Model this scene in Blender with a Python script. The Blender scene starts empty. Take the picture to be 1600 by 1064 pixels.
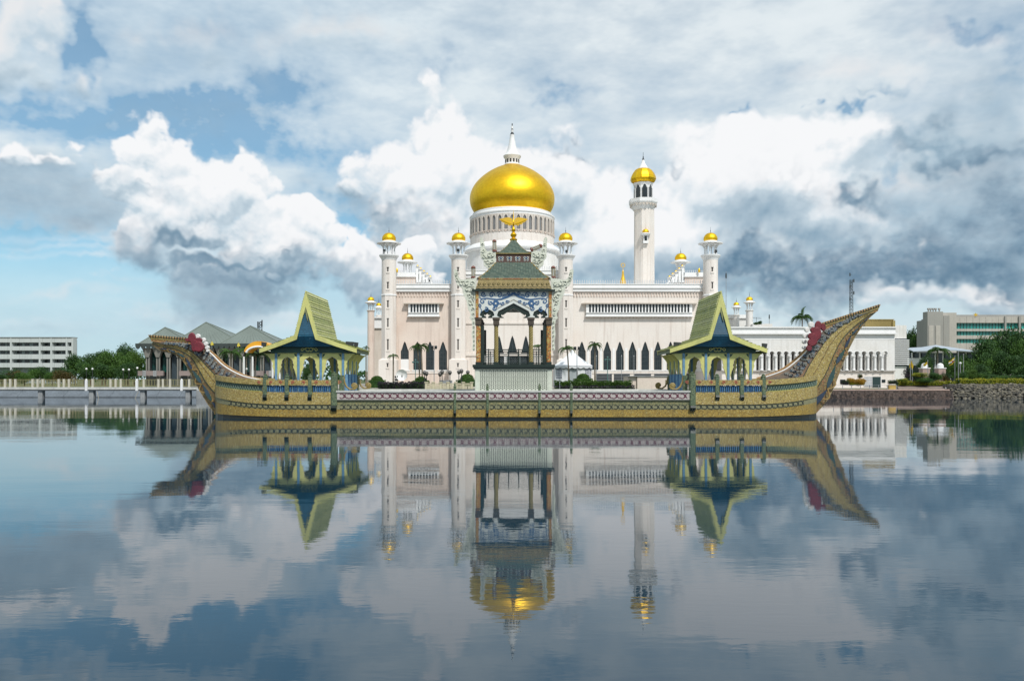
import bpy, math, random
import numpy as np
from mathutils import Vector, Matrix, Euler
random.seed(7)
R = math.radians
PI = math.pi
scene = bpy.context.scene
COL = scene.collection

# ------------------------------------------------------------------ camera
F, CX, HY, CH = 1250.0, 800.0, 593.0, 2.3      # focal length in photo px, principal column, horizon row, eye height
cam_d = bpy.data.cameras.new('camera')
cam = bpy.data.objects.new('camera', cam_d)
COL.objects.link(cam)
cam.location = (0, 0, CH)
cam.rotation_euler = (R(90), 0, 0)
cam_d.sensor_width = 36.0
cam_d.lens = 36.0 * F / 1600.0
cam_d.shift_y = (HY - 532.0) / 1600.0
cam_d.clip_start = 0.5
cam_d.clip_end = 9000
scene.camera = cam

# ------------------------------------------------------------------ sun
SUN_EL, SUN_AZ = 50.0, 24.0                    # azimuth from straight behind the camera towards the right
sun_d = bpy.data.lights.new('sun', 'SUN')
sun_d.energy = 3.5
sun_d.angle = R(5)
sun_d.color = (1.0, 0.965, 0.915)
sun = bpy.data.objects.new('sun', sun_d)
COL.objects.link(sun)
_sd = Vector((math.sin(R(SUN_AZ)) * math.cos(R(SUN_EL)), -math.cos(R(SUN_AZ)) * math.cos(R(SUN_EL)), math.sin(R(SUN_EL))))
sun.rotation_euler = _sd.to_track_quat('Z', 'Y').to_euler()
scene.view_settings.view_transform = 'Standard'
scene.view_settings.look = 'None'
scene.view_settings.exposure = 0.0
scene.view_settings.gamma = 1.0
scene.view_settings.use_curve_mapping = False

# ------------------------------------------------------------------ sky: Nishita sky behind a procedural cloud field
SKY_H = 50.6
def cloud_field(W=2048, H=1152):       # the front quarter of the sky; it is mirrored round the horizon
    rng = np.random.default_rng(11)
    fx = np.fft.rfftfreq(W)[None, :] * W / 90.0         # cycles per degree
    fy = np.fft.fftfreq(H)[:, None] * H / SKY_H

    def field(beta=1.7, lo=0.0, hi=99.0, stretch=1.0, seed=0):
        r = np.random.default_rng(seed)
        n = np.fft.rfft2(r.standard_normal((H, W)).astype(np.float32))
        f = np.sqrt((fx * stretch) ** 2 + (fy / math.sqrt(stretch)) ** 2) + 1e-6
        amp = f ** (-beta)
        amp = amp * (1 / (1 + (lo / f) ** 4)) / (1 + (f / hi) ** 4)
        o = np.fft.irfft2(n * amp, s=(H, W)).astype(np.float32)
        o -= o.mean()
        return o / (o.std() + 1e-9)

    az = (np.arange(W, dtype=np.float32) + 0.5) / W * 90.0 - 45.0
    el = (np.arange(H, dtype=np.float32) + 0.5) / H * SKY_H
    azm = az
    azr, elr = np.radians(azm), np.radians(el)
    t = np.where(el < 27, np.tan(elr), math.tan(R(27)) + (elr - R(27)) * 1.25)
    X = (800 + 1250 * np.tan(azr))[None, :] + np.zeros((H, 1), np.float32)
    Y = 593 - 1250 * (t[:, None] / np.cos(azr)[None, :])
    X = X.astype(np.float32); Y = Y.astype(np.float32)
    w1, w2 = field(1.9, .08, 3, 1, 1), field(1.9, .08, 3, 1, 2)
    w3, w4 = field(2.2, .5, 4, 1, 3), field(2.2, .5, 4, 1, 4)
    Xw = X + 12 * w1 + 2.5 * w3
    Yw = Y + 8 * w2 + 2 * w4
    # billows: rounded puffs at several sizes
    bil = np.zeros((H, W), np.float32)
    for i, (f0, a) in enumerate(((.20, 1.0), (.42, .50), (.85, .25), (1.6, .10), (3.0, .035))):
        n = field(0.0, f0 * .7, f0 * 1.25, 1, 20 + i)
        bil += a * np.sqrt(np.minimum(np.abs(n), 2.2) ** 2 + .01)
    bil -= bil.mean(); bil /= bil.std()
    fine = field(1.7, .4, 7, 1.3, 40)
    soft = field(1.9, .05, 3, 1.9, 41)
    soft2 = field(1.9, .05, 3, 2.2, 42)
    wisp = field(1.7, .15, 6, 1.8, 43)

    def ss(a, b, v):
        v = np.clip((v - a) / (b - a), 0, 1)
        return v * v * (3 - 2 * v)

    def blobs(lst, xx, yy, p=1.0):
        out = np.zeros((H, W), np.float32)
        for b in lst:
            cx, cy, rx, ry = b[:4]
            s = b[4] if len(b) > 4 else 1.0
            g = s * np.exp(-p * (((xx - cx) / rx) ** 2 + ((yy - cy) / ry) ** 2))
            out = np.maximum(out, g) if p > 1.01 else 1 - (1 - out) * (1 - np.clip(g, 0, .98))
        return out

    def metab(lst, xx, yy):
        out = np.full((H, W), -3.0, np.float32)
        for cx, cy, rx, ry in lst:
            d = 1 - np.sqrt(((xx - cx) / rx) ** 2 + ((yy - cy) / ry) ** 2)
            d = d * math.sqrt(rx * ry) / 40.0
            k = .12
            h = np.clip(.5 + .5 * (out - d) / k, 0, 1)
            out = d * (1 - h) + out * h + k * h * (1 - h)
        return out

    # --- clear sky share (alpha 0) and the thin high veil
    holes = [(120, 62, 22, 48, .95), (150, 85, 28, 20, .7), (150, 182, 190, 20, .85), (40, 150, 90, 14, .5), (440, 145, 55, 34, .85),
             (310, 170, 60, 26, .8), (345, 190, 30, 14, .8), (390, 215, 90, 26, .6), (60, 375, 130, 26, .85), (40, 400, 100, 20, .7),
             (535, 358, 34, 26, .95), (90, 425, 150, 26, .55), (110, 490, 160, 40, .45), (560, 525, 60, 20, .6), (480, 470, 50, 12, .7),
             (880, 148, 34, 18, .35), (860, 165, 24, 10, .3), (1340, 161, 12, 7, .7), (1151, 182, 10, 7, .7), (1395, 268, 18, 24, .8),
             (1385, 142, 46, 6, .4), (1520, 45, 40, 12, .6), (1590, 90, 26, 60, .4), (1295, 153, 8, 5, .6), (1170, 480, 60, 30, .45),
             (330, 520, 160, 20, .45), (520, 310, 26, 14, .4), (700, 100, 60, 18, .25), (230, 215, 200, 16, .5), (500, 240, 90, 24, .35)]
    hl = blobs(holes, Xw + 3 * w3, Yw + 2 * w4)
    right = ss(500, 1000, X)
    thin = 0.80 + .10 * right + .07 * soft + .05 * wisp
    veil = np.clip(thin - 1.05 * hl * (.85 + .25 * fine * .6), 0.28, 1)
    veil = np.maximum(veil, ss(300, 520, Y) * .86)
    vc = np.stack([.665 + .06 * right + .016 * soft + .012 * wisp, .765 + .035 * right + .013 * soft + .010 * wisp, .83 + .015 * right + .010 * soft + .008 * wisp], -1)
    left_low = ss(420, 560, Y) * (1 - right)
    vc -= left_low[..., None] * np.array([.13, .07, .03], np.float32)
    tl = ss(260, 0, Y) * ss(700, 300, X)
    vc -= tl[..., None] * np.array([.05, .03, .01], np.float32)
    col = vc.astype(np.float32)
    alpha = veil.astype(np.float32)

    def over(c, a):
        nonlocal col, alpha
        a = np.clip(a, 0, 1)[..., None]
        na = a[..., 0] + alpha * (1 - a[..., 0])
        col = (c * a + col * (alpha[..., None]) * (1 - a)) / np.maximum(na[..., None], 1e-4)
        alpha = na

    # --- soft slate layers lying behind the cumulus
    back = [(60, 280, 120, 24, .75), (40, 315, 150, 34, .65), (170, 330, 90, 30, .5), (600, 330, 95, 30, .7), (560, 305, 60, 20, .55), (640, 368, 90, 16, .5), (250, 190, 160, 14, .25),
            (1480, 225, 110, 32, .8), (1575, 175, 70, 60, .7), (1570, 300, 70, 70, .75), (1490, 300, 90, 46, .6), (1560, 110, 60, 50, .3),
            (1530, 240, 70, 24, .7), (1590, 400, 90, 70, .8), (1400, 200, 60, 12, .35)]
    bk = blobs(back, Xw + 18 * w1, Yw + 6 * w2)
    slate = np.array([.205, .315, .42], np.float32)
    greyc = np.array([.32, .46, .57], np.float32)
    tone = np.clip(.5 + .28 * soft2 + .12 * fine, 0, 1)[..., None]
    over(slate * (1 - tone) + greyc * tone, bk * (.78 + .12 * soft))

    # --- cumulus
    def cumulus(lst, edge=.05, amp=.30, dark=None, bright=.90, sh=1.0, base_soft=.55):
        m = metab(lst, Xw, Yw)
        d = m + amp * .42 * bil * np.clip(1.2 - .15 * m, .35, 1.2) + .02 * fine
        kk = 44
        gdn = -(np.roll(m, -kk, 0) - np.roll(m, kk, 0)) / 2
        a = ss(0, 1.0, d / (edge * 3.6 + base_soft * np.clip(-gdn / .45, 0, 1)))
        hgt = np.sqrt(np.clip(d, 0, 4)) + .10 * bil + .03 * fine
        g1 = -(np.roll(hgt, -5, 0) - np.roll(hgt, 5, 0)) / 2        # rows run upwards: light comes from above
        gx = (np.roll(hgt, 4, 1) - np.roll(hgt, -4, 1)) / 2
        # wide shading
        k = 44
        g2 = -(np.roll(m, -k, 0) - np.roll(m, k, 0)) / 2
        g3 = -(np.roll(hgt, -14, 0) - np.roll(hgt, 14, 0)) / 2
        lit = np.clip(.79 + sh * (.34 * g1 - .12 * gx + .22 * g3) + .26 * g2 + .022 * soft, .40, 1.0)
        lo = np.array([.27, .40, .51], np.float32); mid = np.array([.64, .74, .81], np.float32); hi = np.array([bright + .02, bright + .03, bright + .045], np.float32)
        q = np.clip((lit - .4) / .38, 0, 1)[..., None]; q2 = np.clip((lit - .70) / .22, 0, 1)[..., None]
        c = (lo * (1 - q) + mid * q) * (1 - q2) + hi * q2
        if dark:
            dk = blobs(dark, Xw + 10 * w3, Yw + 5 * w4)
            dk = np.clip(dk * (1 + .18 * bil * .6), 0, 1)[..., None]
            dc = slate * .92 * (1 - tone * .6) + greyc * (tone * .6)
            c = c * (1 - dk) + dc * dk
        return c.astype(np.float32), a

    # upper left clouds
    c, a = cumulus([(40, 20, 55, 50), (70, 62, 34, 40), (20, 50, 60, 36), (35, 100, 70, 26), (62, 118, 40, 22), (130, 128, 42, 20), (150, 136, 26, 16), (-60, 90, 120, 60)],
                   edge=.16, amp=.24, bright=.80, sh=.6, dark=[(60, 142, 100, 12, .4), (150, 152, 40, 8, .35)])
    over(c, a * .93)
    c, a = cumulus([(240, 60, 60, 40), (330, 70, 90, 60), (420, 110, 36, 60), (250, 95, 60, 24), (520, 60, 160, 44)], edge=.5, amp=.30, bright=.72, sh=.4)
    over(c, a * .55)
    # centre left, behind the dome
    c, a = cumulus([(700, 200, 46, 60), (655, 215, 46, 34), (620, 262, 70, 44), (560, 252, 46, 20), (700, 285, 110, 90), (650, 330, 120, 60), (560, 290, 50, 26),
                    (720, 400, 180, 70), (690, 130, 30, 30), (790, 330, 120, 120)], edge=.16, amp=.26, bright=.90,
                   dark=[(570, 322, 60, 16, .75), (610, 345, 60, 16, .5), (630, 372, 90, 12, .42), (560, 300, 30, 10, .4), (660, 395, 80, 14, .3)])
    over(c, a)
    # centre right
    c, a = cumulus([(882, 214, 30, 17), (852, 240, 30, 34), (880, 300, 90, 80), (960, 300, 70, 54), (1010, 390, 170, 80), (1100, 262, 80, 60), (1080, 215, 60, 30),
                    (1190, 215, 130, 40), (1180, 300, 190, 100), (1310, 235, 80, 46), (1090, 400, 190, 50), (1260, 350, 120, 60), (1030, 260, 40, 22), (1400, 250, 60, 30), (1300, 200, 140, 34)],
                   edge=.22, amp=.26, bright=.91, sh=.75,
                   dark=[(908, 240, 34, 11, .6), (1180, 330, 14, 40, .18), (1150, 320, 20, 30, .15), (1240, 300, 16, 30, .2), (1050, 245, 30, 9, .4), (1010, 415, 130, 16, .16)])
    over(c, a)
    # right hand veils
    c, a = cumulus([(1400, 130, 120, 44), (1480, 170, 90, 34), (1330, 110, 120, 40), (1500, 60, 100, 40), (1580, 140, 50, 30), (1440, 300, 110, 34), (1540, 265, 60, 22)], edge=.6, amp=.4, bright=.80, sh=.6,
                   dark=[(1480, 225, 90, 22, .8), (1570, 190, 60, 30, .7)])
    over(c, a * .75)
    # dark mass low on the right
    drk = [(1335, 308, 62, 20, .92), (1300, 296, 30, 18, .7), (1370, 325, 60, 14, .55), (1230, 428, 130, 18, .75), (1380, 428, 140, 24, .96), (1500, 412, 120, 40, .95),
           (1310, 404, 120, 22, .82), (1430, 372, 110, 34, .72), (1180, 443, 110, 16, .55), (1565, 420, 90, 50, .85), (1220, 468, 80, 30, .62), (1150, 470, 60, 36, .45),
           (1300, 465, 70, 22, .5), (1450, 345, 60, 20, .5), (1500, 240, 110, 18, .8), (1430, 222, 50, 14, .6), (1580, 340, 60, 50, .65), (1080, 445, 60, 10, .35), (640, 420, 60, 10, .2)]
    dd = blobs(drk, Xw + 20 * w1, Yw + 7 * w2 + 5 * w4)
    dd = np.clip(dd * (1 + .17 * bil * .7 + .10 * soft) * .95, 0, .88)
    mk = np.clip(.34 + .22 * soft2 + .20 * bil * .6 + .12 * fine, 0, 1)[..., None]
    over(np.array([.125, .225, .33], np.float32) * (1 - mk) + np.array([.36, .50, .61], np.float32) * mk, dd)
    b2 = blobs([(1250, 432, 120, 11, .85), (1400, 437, 150, 12, .92), (1540, 428, 90, 20, .85), (1345, 312, 60, 12, .75), (1500, 238, 110, 12, .6), (1430, 405, 120, 14, .6)], Xw + 14 * w1, Yw + 4 * w2 + 4 * w4)
    over(np.array([.10, .20, .30], np.float32) * (1 - .35 * tone) + np.array([.36, .50, .61], np.float32) * .35 * tone, b2 * .55)
    # bright gaps
    c, a = cumulus([(1450, 468, 130, 17), (1560, 470, 100, 24), (1360, 480, 60, 16), (1440, 387, 16, 9), (1432, 398, 8, 4), (1240, 495, 90, 10), (1592, 452, 40, 10)], edge=.2, amp=.12, bright=.84, sh=.6)
    over(c, a * .92)
    # the big left cumulus in front
    c, a = cumulus([(238, 212, 32, 30), (215, 238, 36, 30), (262, 245, 50, 40), (300, 285, 80, 50), (215, 290, 80, 34), (165, 278, 34, 18), (372, 268, 36, 26), (402, 272, 20, 22),
                    (360, 310, 80, 46), (250, 330, 60, 40), (300, 350, 120, 46), (430, 350, 60, 40), (470, 345, 46, 26), (500, 372, 46, 26), (440, 400, 110, 40), (210, 385, 66, 40),
                    (530, 410, 70, 36), (580, 430, 80, 50), (330, 425, 130, 34), (112, 226, 26, 15), (128, 240, 16, 10), (16, 252, 36, 20), (50, 262, 40, 16), (92, 262, 34, 18), (630, 450, 80, 40), (640, 410, 60, 30)],
                   edge=.08, amp=.20, bright=.91,
                   dark=[(290, 372, 75, 15, .85), (340, 380, 60, 10, .6), (345, 412, 105, 10, .97), (300, 400, 90, 10, .6), (250, 404, 60, 20, .5), (190, 400, 46, 30, .55), (180, 375, 40, 30, .35), (400, 392, 60, 8, .35), (420, 440, 100, 12, .35),
                         (280, 438, 50, 16, .45), (360, 446, 90, 18, .75), (350, 335, 30, 10, .3), (225, 345, 20, 12, .2), (30, 272, 90, 9, .6), (110, 282, 60, 8, .5), (540, 415, 60, 12, .28), (600, 440, 70, 12, .28), (230, 300, 40, 6, .25), (560, 440, 60, 14, .3)])
    over(c, a)
    b3 = blobs([(300, 374, 66, 9, .8), (350, 410, 100, 8, .9), (330, 420, 90, 8, .6), (290, 404, 60, 9, .45), (240, 384, 50, 12, .4), (380, 440, 80, 10, .6)], Xw + 10 * w1, Yw + 4 * w2 + 3 * w4)
    over(np.array([.12, .22, .32], np.float32) * (1 - .4 * tone) + greyc * .4 * tone, b3 * .97)
    rain = blobs([(355, 462, 66, 26, .95), (330, 485, 50, 22, .8), (400, 470, 50, 18, .5), (290, 455, 40, 14, .5), (430, 455, 60, 12, .5)], Xw + 6 * w3, Yw)
    over(np.array([.25, .36, .46], np.float32) * (1 - .4 * tone) + np.array([.45, .54, .62], np.float32) * .4 * tone, rain * .85)
    # thin low streaks on the left
    st = 1.0 * blobs([(70, 372, 110, 5, .5), (110, 385, 80, 5, .6), (40, 398, 60, 5, .4), (130, 398, 40, 4, .6), (270, 497, 60, 7, .6), (430, 492, 60, 6, .9), (400, 500, 50, 6, .6), (560, 510, 60, 6, .5), (160, 510, 130, 14, .5),
                (300, 520, 120, 10, .5), (450, 512, 80, 6, .5)], Xw, Y + 3 * w2 + 1.5 * w4)
    over(np.array([.84, .87, .90], np.float32), np.clip(st * (1 + .25 * soft), 0, 1) * .35)
    c, a = cumulus([(90, 470, 130, 18), (230, 500, 110, 16), (60, 520, 120, 20), (420, 505, 120, 14), (300, 530, 160, 16), (180, 440, 60, 12), (560, 505, 60, 12)], edge=.5, amp=.3, bright=.76, sh=.4)
    over(c, a * .5)
    # near the zenith everything melts into an even bright overcast
    z = ss(30, 50, el)[:, None]
    mean = np.array([.66, .74, .80], np.float32)
    col = col * (1 - z[..., None]) + mean * z[..., None]
    alpha = alpha * (1 - z) + .85 * z
    hz = ss(5.5, 0, el)[:, None, None] * .45                       # lower air is paler
    col = col * (1 - hz) + np.array([.66, .745, .80], np.float32) * hz
    out = np.empty((H, W, 4), np.float32)
    out[..., :3] = np.clip(col, 0, .97)
    out[..., 3] = np.clip(alpha, 0, 1)
    return out

def make_world():
    W, H = 2048, 1152
    px = cloud_field(W, H)
    img = bpy.data.images.new('cloud_field', W, H, alpha=True, float_buffer=True)
    img.colorspace_settings.name = 'Non-Color'
    img.alpha_mode = 'CHANNEL_PACKED'
    img.pixels.foreach_set(px.ravel())
    img.update(); img.pack()
    w = bpy.data.worlds.new('World'); scene.world = w; w.use_nodes = True
    nt = w.node_tree; nt.nodes.clear()
    N, L = nt.nodes.new, nt.links.new
    def math_n(op, a, b=None, c=None):
        n = N('ShaderNodeMath'); n.operation = op
        for i, v in enumerate((a, b, c)):
            if v is None: continue
            if isinstance(v, (int, float)): n.inputs[i].default_value = v
            else: L(v, n.inputs[i])
        return n.outputs[0]
    tc = N('ShaderNodeTexCoord')
    nrm = N('ShaderNodeVectorMath'); nrm.operation = 'NORMALIZE'; L(tc.outputs['Generated'], nrm.inputs[0])
    sx = N('ShaderNodeSeparateXYZ'); L(nrm.outputs[0], sx.inputs[0])
    azi = math_n('ARCTAN2', sx.outputs[0], sx.outputs[1])
    u = math_n('PINGPONG', math_n('ADD', math_n('DIVIDE', azi, PI / 2), .5), 1.0)
    v = math_n('DIVIDE', math_n('ARCSINE', sx.outputs[2]), R(SKY_H))
    v = math_n('MINIMUM', math_n('MAXIMUM', v, .0008), .9992)
    cb = N('ShaderNodeCombineXYZ'); L(u, cb.inputs[0]); L(v, cb.inputs[1])
    it = N('ShaderNodeTexImage'); it.image = img; it.interpolation = 'Linear'; it.extension = 'EXTEND'; L(cb.outputs[0], it.inputs[0])
    sky = N('ShaderNodeTexSky'); sky.sky_type = 'NISHITA'; sky.sun_disc = False
    sky.sun_elevation = R(SUN_EL); sky.sun_rotation = R(180 - SUN_AZ); sky.air_density = 1.0; sky.dust_density = .35; sky.ozone_density = 1.6
    tint = N('ShaderNodeVectorMath'); tint.operation = 'MULTIPLY'; tint.inputs[1].default_value = (.52, 1.06, 1.16); L(sky.outputs[0], tint.inputs[0])
    sc = N('ShaderNodeVectorMath'); sc.operation = 'SCALE'; sc.inputs[3].default_value = 10.0; L(it.outputs[0], sc.inputs[0])
    mx = N('ShaderNodeMix'); mx.data_type = 'RGBA'; L(it.outputs[1], mx.inputs[0]); L(tint.outputs[0], mx.inputs[6]); L(sc.outputs[0], mx.inputs[7])
    bg = N('ShaderNodeBackground'); bg.inputs[1].default_value = 0.1; L(mx.outputs[2], bg.inputs[0])
    out = N('ShaderNodeOutputWorld'); L(bg.outputs[0], out.inputs[0])
    w.cycles.sampling_method = 'MANUAL'; w.cycles.sample_map_resolution = 512
make_world()

# ------------------------------------------------------------------ helpers
def P(x, y, D): return Vector(((x - CX) * D / F, D, CH - (y - HY) * D / F))
def XX(x, D): return (x - CX) * D / F
def ZZ(y, D): return CH - (y - HY) * D / F
WO = {}
def linspace(a, b, n): return [a + (b - a) * i / (n - 1) for i in range(n)]

def setp(o, label=None, cat=None, group=None, kind=None):
    if label: o['label'] = label
    if cat: o['category'] = cat
    if group: o['group'] = group
    if kind: o['kind'] = kind
    return o

def thing(name, loc, label, cat, group=None):
    o = bpy.data.objects.new(name, None); COL.objects.link(o)
    o.empty_display_size = .2
    o.location = loc; WO[o] = Vector(loc)
    return setp(o, label, cat, group)

class MB:
    def __init__(s): s.v = []; s.f = []; s.m = []
    def add(s, vs, fs, mi=0):
        b = len(s.v); s.v += [tuple(p) for p in vs]
        for f in fs: s.f.append(tuple(b + i for i in f)); s.m.append(mi)
        return s
    def box(s, x0, x1, y0, y1, z0, z1, mi=0):
        return s.add([(x0, y0, z0), (x1, y0, z0), (x1, y1, z0), (x0, y1, z0), (x0, y0, z1), (x1, y0, z1), (x1, y1, z1), (x0, y1, z1)],
                     [(0, 3, 2, 1), (4, 5, 6, 7), (0, 1, 5, 4), (1, 2, 6, 5), (2, 3, 7, 6), (3, 0, 4, 7)], mi)
    def bbox(s, x0, x1, y0, y1, z0, z1, b=.02, mi=0):
        """box with chamfered top and front vertical edges"""
        o = [(x0 + b, y0), (x1 - b, y0), (x1, y0 + b), (x1, y1 - b), (x1 - b, y1), (x0 + b, y1), (x0, y1 - b), (x0, y0 + b)]
        return s.prismz(o, z0, z1, mi)
    def prismz(s, poly, z0, z1, mi=0):
        n = len(poly)
        vs = [(x, y, z0) for x, y in poly] + [(x, y, z1) for x, y in poly]
        fs = [tuple(range(n - 1, -1, -1)), tuple(range(n, 2 * n))] + [(i, (i + 1) % n, n + (i + 1) % n, n + i) for i in range(n)]
        return s.add(vs, fs, mi)
    def prismy(s, poly, y0, y1, mi=0):
        """poly in (x,z), extruded along y"""
        n = len(poly)
        vs = [(x, y0, z) for x, z in poly] + [(x, y1, z) for x, z in poly]
        fs = [tuple(range(n)), tuple(range(2 * n - 1, n - 1, -1))] + [(i, n + i, n + (i + 1) % n, (i + 1) % n) for i in range(n)]
        return s.add(vs, fs, mi)
    def prismx(s, poly, x0, x1, mi=0):
        n = len(poly)
        vs = [(x0, y, z) for y, z in poly] + [(x1, y, z) for y, z in poly]
        fs = [tuple(range(n)), tuple(range(2 * n - 1, n - 1, -1))] + [(i, n + i, n + (i + 1) % n, (i + 1) % n) for i in range(n)]
        return s.add(vs, fs, mi)
    def lathe(s, prof, cx, cy, n=24, mi=0, a0=0.0, cap=True):
        vs = []; k = len(prof)
        for r, z in prof:
            for i in range(n):
                a = a0 + 2 * PI * i / n
                vs.append((cx + r * math.cos(a), cy + r * math.sin(a), z))
        fs = [(j * n + i, j * n + (i + 1) % n, (j + 1) * n + (i + 1) % n, (j + 1) * n + i) for j in range(k - 1) for i in range(n)]
        if cap: fs += [tuple(range(n - 1, -1, -1)), tuple((k - 1) * n + i for i in range(n))]
        return s.add(vs, fs, mi)
    def tube(s, pts, r, n=6, mi=0, flat=1.0, up=None):
        pts = [Vector(p) for p in pts]; m = len(pts)
        rs = r if isinstance(r, (list, tuple)) else [r] * m
        vs = []
        ref = Vector(up) if up else Vector((0, 1, 0))
        for i, p in enumerate(pts):
            t = (pts[min(i + 1, m - 1)] - pts[max(i - 1, 0)])
            if t.length < 1e-9: t = Vector((0, 0, 1))
            t.normalize()
            a = t.cross(ref)
            if a.length < .05: a = t.cross(Vector((1, 0, .01)))
            a.normalize(); b = a.cross(t).normalized()
            for k in range(n):
                q = 2 * PI * (k + .5) / n
                vs.append(p + a * math.cos(q) * rs[i] + b * math.sin(q) * rs[i] * flat)
        fs = [(j * n + i, j * n + (i + 1) % n, (j + 1) * n + (i + 1) % n, (j + 1) * n + i) for j in range(m - 1) for i in range(n)]
        fs += [tuple(range(n - 1, -1, -1)), tuple((m - 1) * n + i for i in range(n))]
        return s.add(vs, fs, mi)
    def ball(s, c, r, n=12, k=7, mi=0, sx=1, sy=1, sz=1):
        vs = [(c[0], c[1], c[2] - r * sz)]
        for j in range(1, k):
            a = -PI / 2 + PI * j / k
            for i in range(n):
                q = 2 * PI * i / n
                vs.append((c[0] + r * sx * math.cos(a) * math.cos(q), c[1] + r * sy * math.cos(a) * math.sin(q), c[2] + r * sz * math.sin(a)))
        vs.append((c[0], c[1], c[2] + r * sz))
        fs = [(0, 1 + (i + 1) % n, 1 + i) for i in range(n)]
        fs += [(1 + j * n + i, 1 + j * n + (i + 1) % n, 1 + (j + 1) * n + (i + 1) % n, 1 + (j + 1) * n + i) for j in range(k - 2) for i in range(n)]
        t = len(vs) - 1; b = 1 + (k - 2) * n
        fs += [(b + i, b + (i + 1) % n, t) for i in range(n)]
        return s.add(vs, fs, mi)
    def loft(s, rings, mi=0, closed=False, caps=False):
        n = len(rings[0]); vs = [p for r in rings for p in r]
        rng = range(n if closed else n - 1)
        fs = [(j * n + i, j * n + (i + 1) % n, (j + 1) * n + (i + 1) % n, (j + 1) * n + i) for j in range(len(rings) - 1) for i in rng]
        if caps: fs += [tuple(range(n - 1, -1, -1)), tuple((len(rings) - 1) * n + i for i in range(n))]
        return s.add(vs, fs, mi)
    def mesh(s, name, mats, origin=(0, 0, 0), smooth=False):
        me = bpy.data.meshes.new(name)
        ox, oy, oz = origin
        me.from_pydata([(x - ox, y - oy, z - oz) for x, y, z in s.v], [], s.f)
        mats = mats if isinstance(mats, (list, tuple)) else [mats]
        for m in mats: me.materials.append(m)
        if len(mats) > 1: me.polygons.foreach_set('material_index', s.m)
        me.polygons.foreach_set('use_smooth', [bool(smooth)] * len(me.polygons))
        me.update()
        if smooth:
            try: me.set_sharp_from_angle(angle=R(40))
            except Exception: pass
        return me
    def build(s, name, mats, parent=None, label=None, cat=None, group=None, kind=None, smooth=False, origin=None):
        """links the collected geometry (world coordinates) as one mesh object"""
        if origin is None: origin = WO[parent] if parent else Vector((0, 0, 0))
        origin = Vector(origin)
        o = bpy.data.objects.new(name, s.mesh(name, mats, origin, smooth))
        COL.objects.link(o)
        if parent:
            o.parent = parent; o.location = origin - WO[parent]
        else: o.location = origin
        WO[o] = origin
        return setp(o, label, cat, group, kind)

def inst(name, mesh, parent, loc, rot=None, scale=None, **k):
    o = bpy.data.objects.new(name, mesh); COL.objects.link(o)
    loc = Vector(loc)
    if parent: o.parent = parent; o.location = loc - WO[parent]
    else: o.location = loc
    WO[o] = loc
    if rot is not None: o.rotation_euler = rot
    if scale is not None: o.scale = scale if isinstance(scale, (tuple, list)) else (scale,) * 3
    return setp(o, **k)

def kids(o): return [c for c in bpy.data.objects if c.parent == o]
_kidmap = {}
def copy_tree(o, loc, label=None, rotz=0.0, scale=None, children=None):
    """copies a thing with its parts and sub-parts; children: {object: [children]}"""
    c = o.copy(); COL.objects.link(c); c.location = loc; WO[c] = Vector(loc)
    if label: c['label'] = label
    c.rotation_euler.z = rotz
    if scale is not None: c.scale = scale if isinstance(scale, (tuple, list)) else (scale,) * 3
    def rec(src, dst):
        for ch in children.get(src, []):
            d = ch.copy(); COL.objects.link(d); d.parent = dst
            rec(ch, d)
    rec(o, c)
    return c
def tree_map():
    m = {}
    for o in bpy.data.objects:
        if o.parent: m.setdefault(o.parent, []).append(o)
    return m

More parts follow.
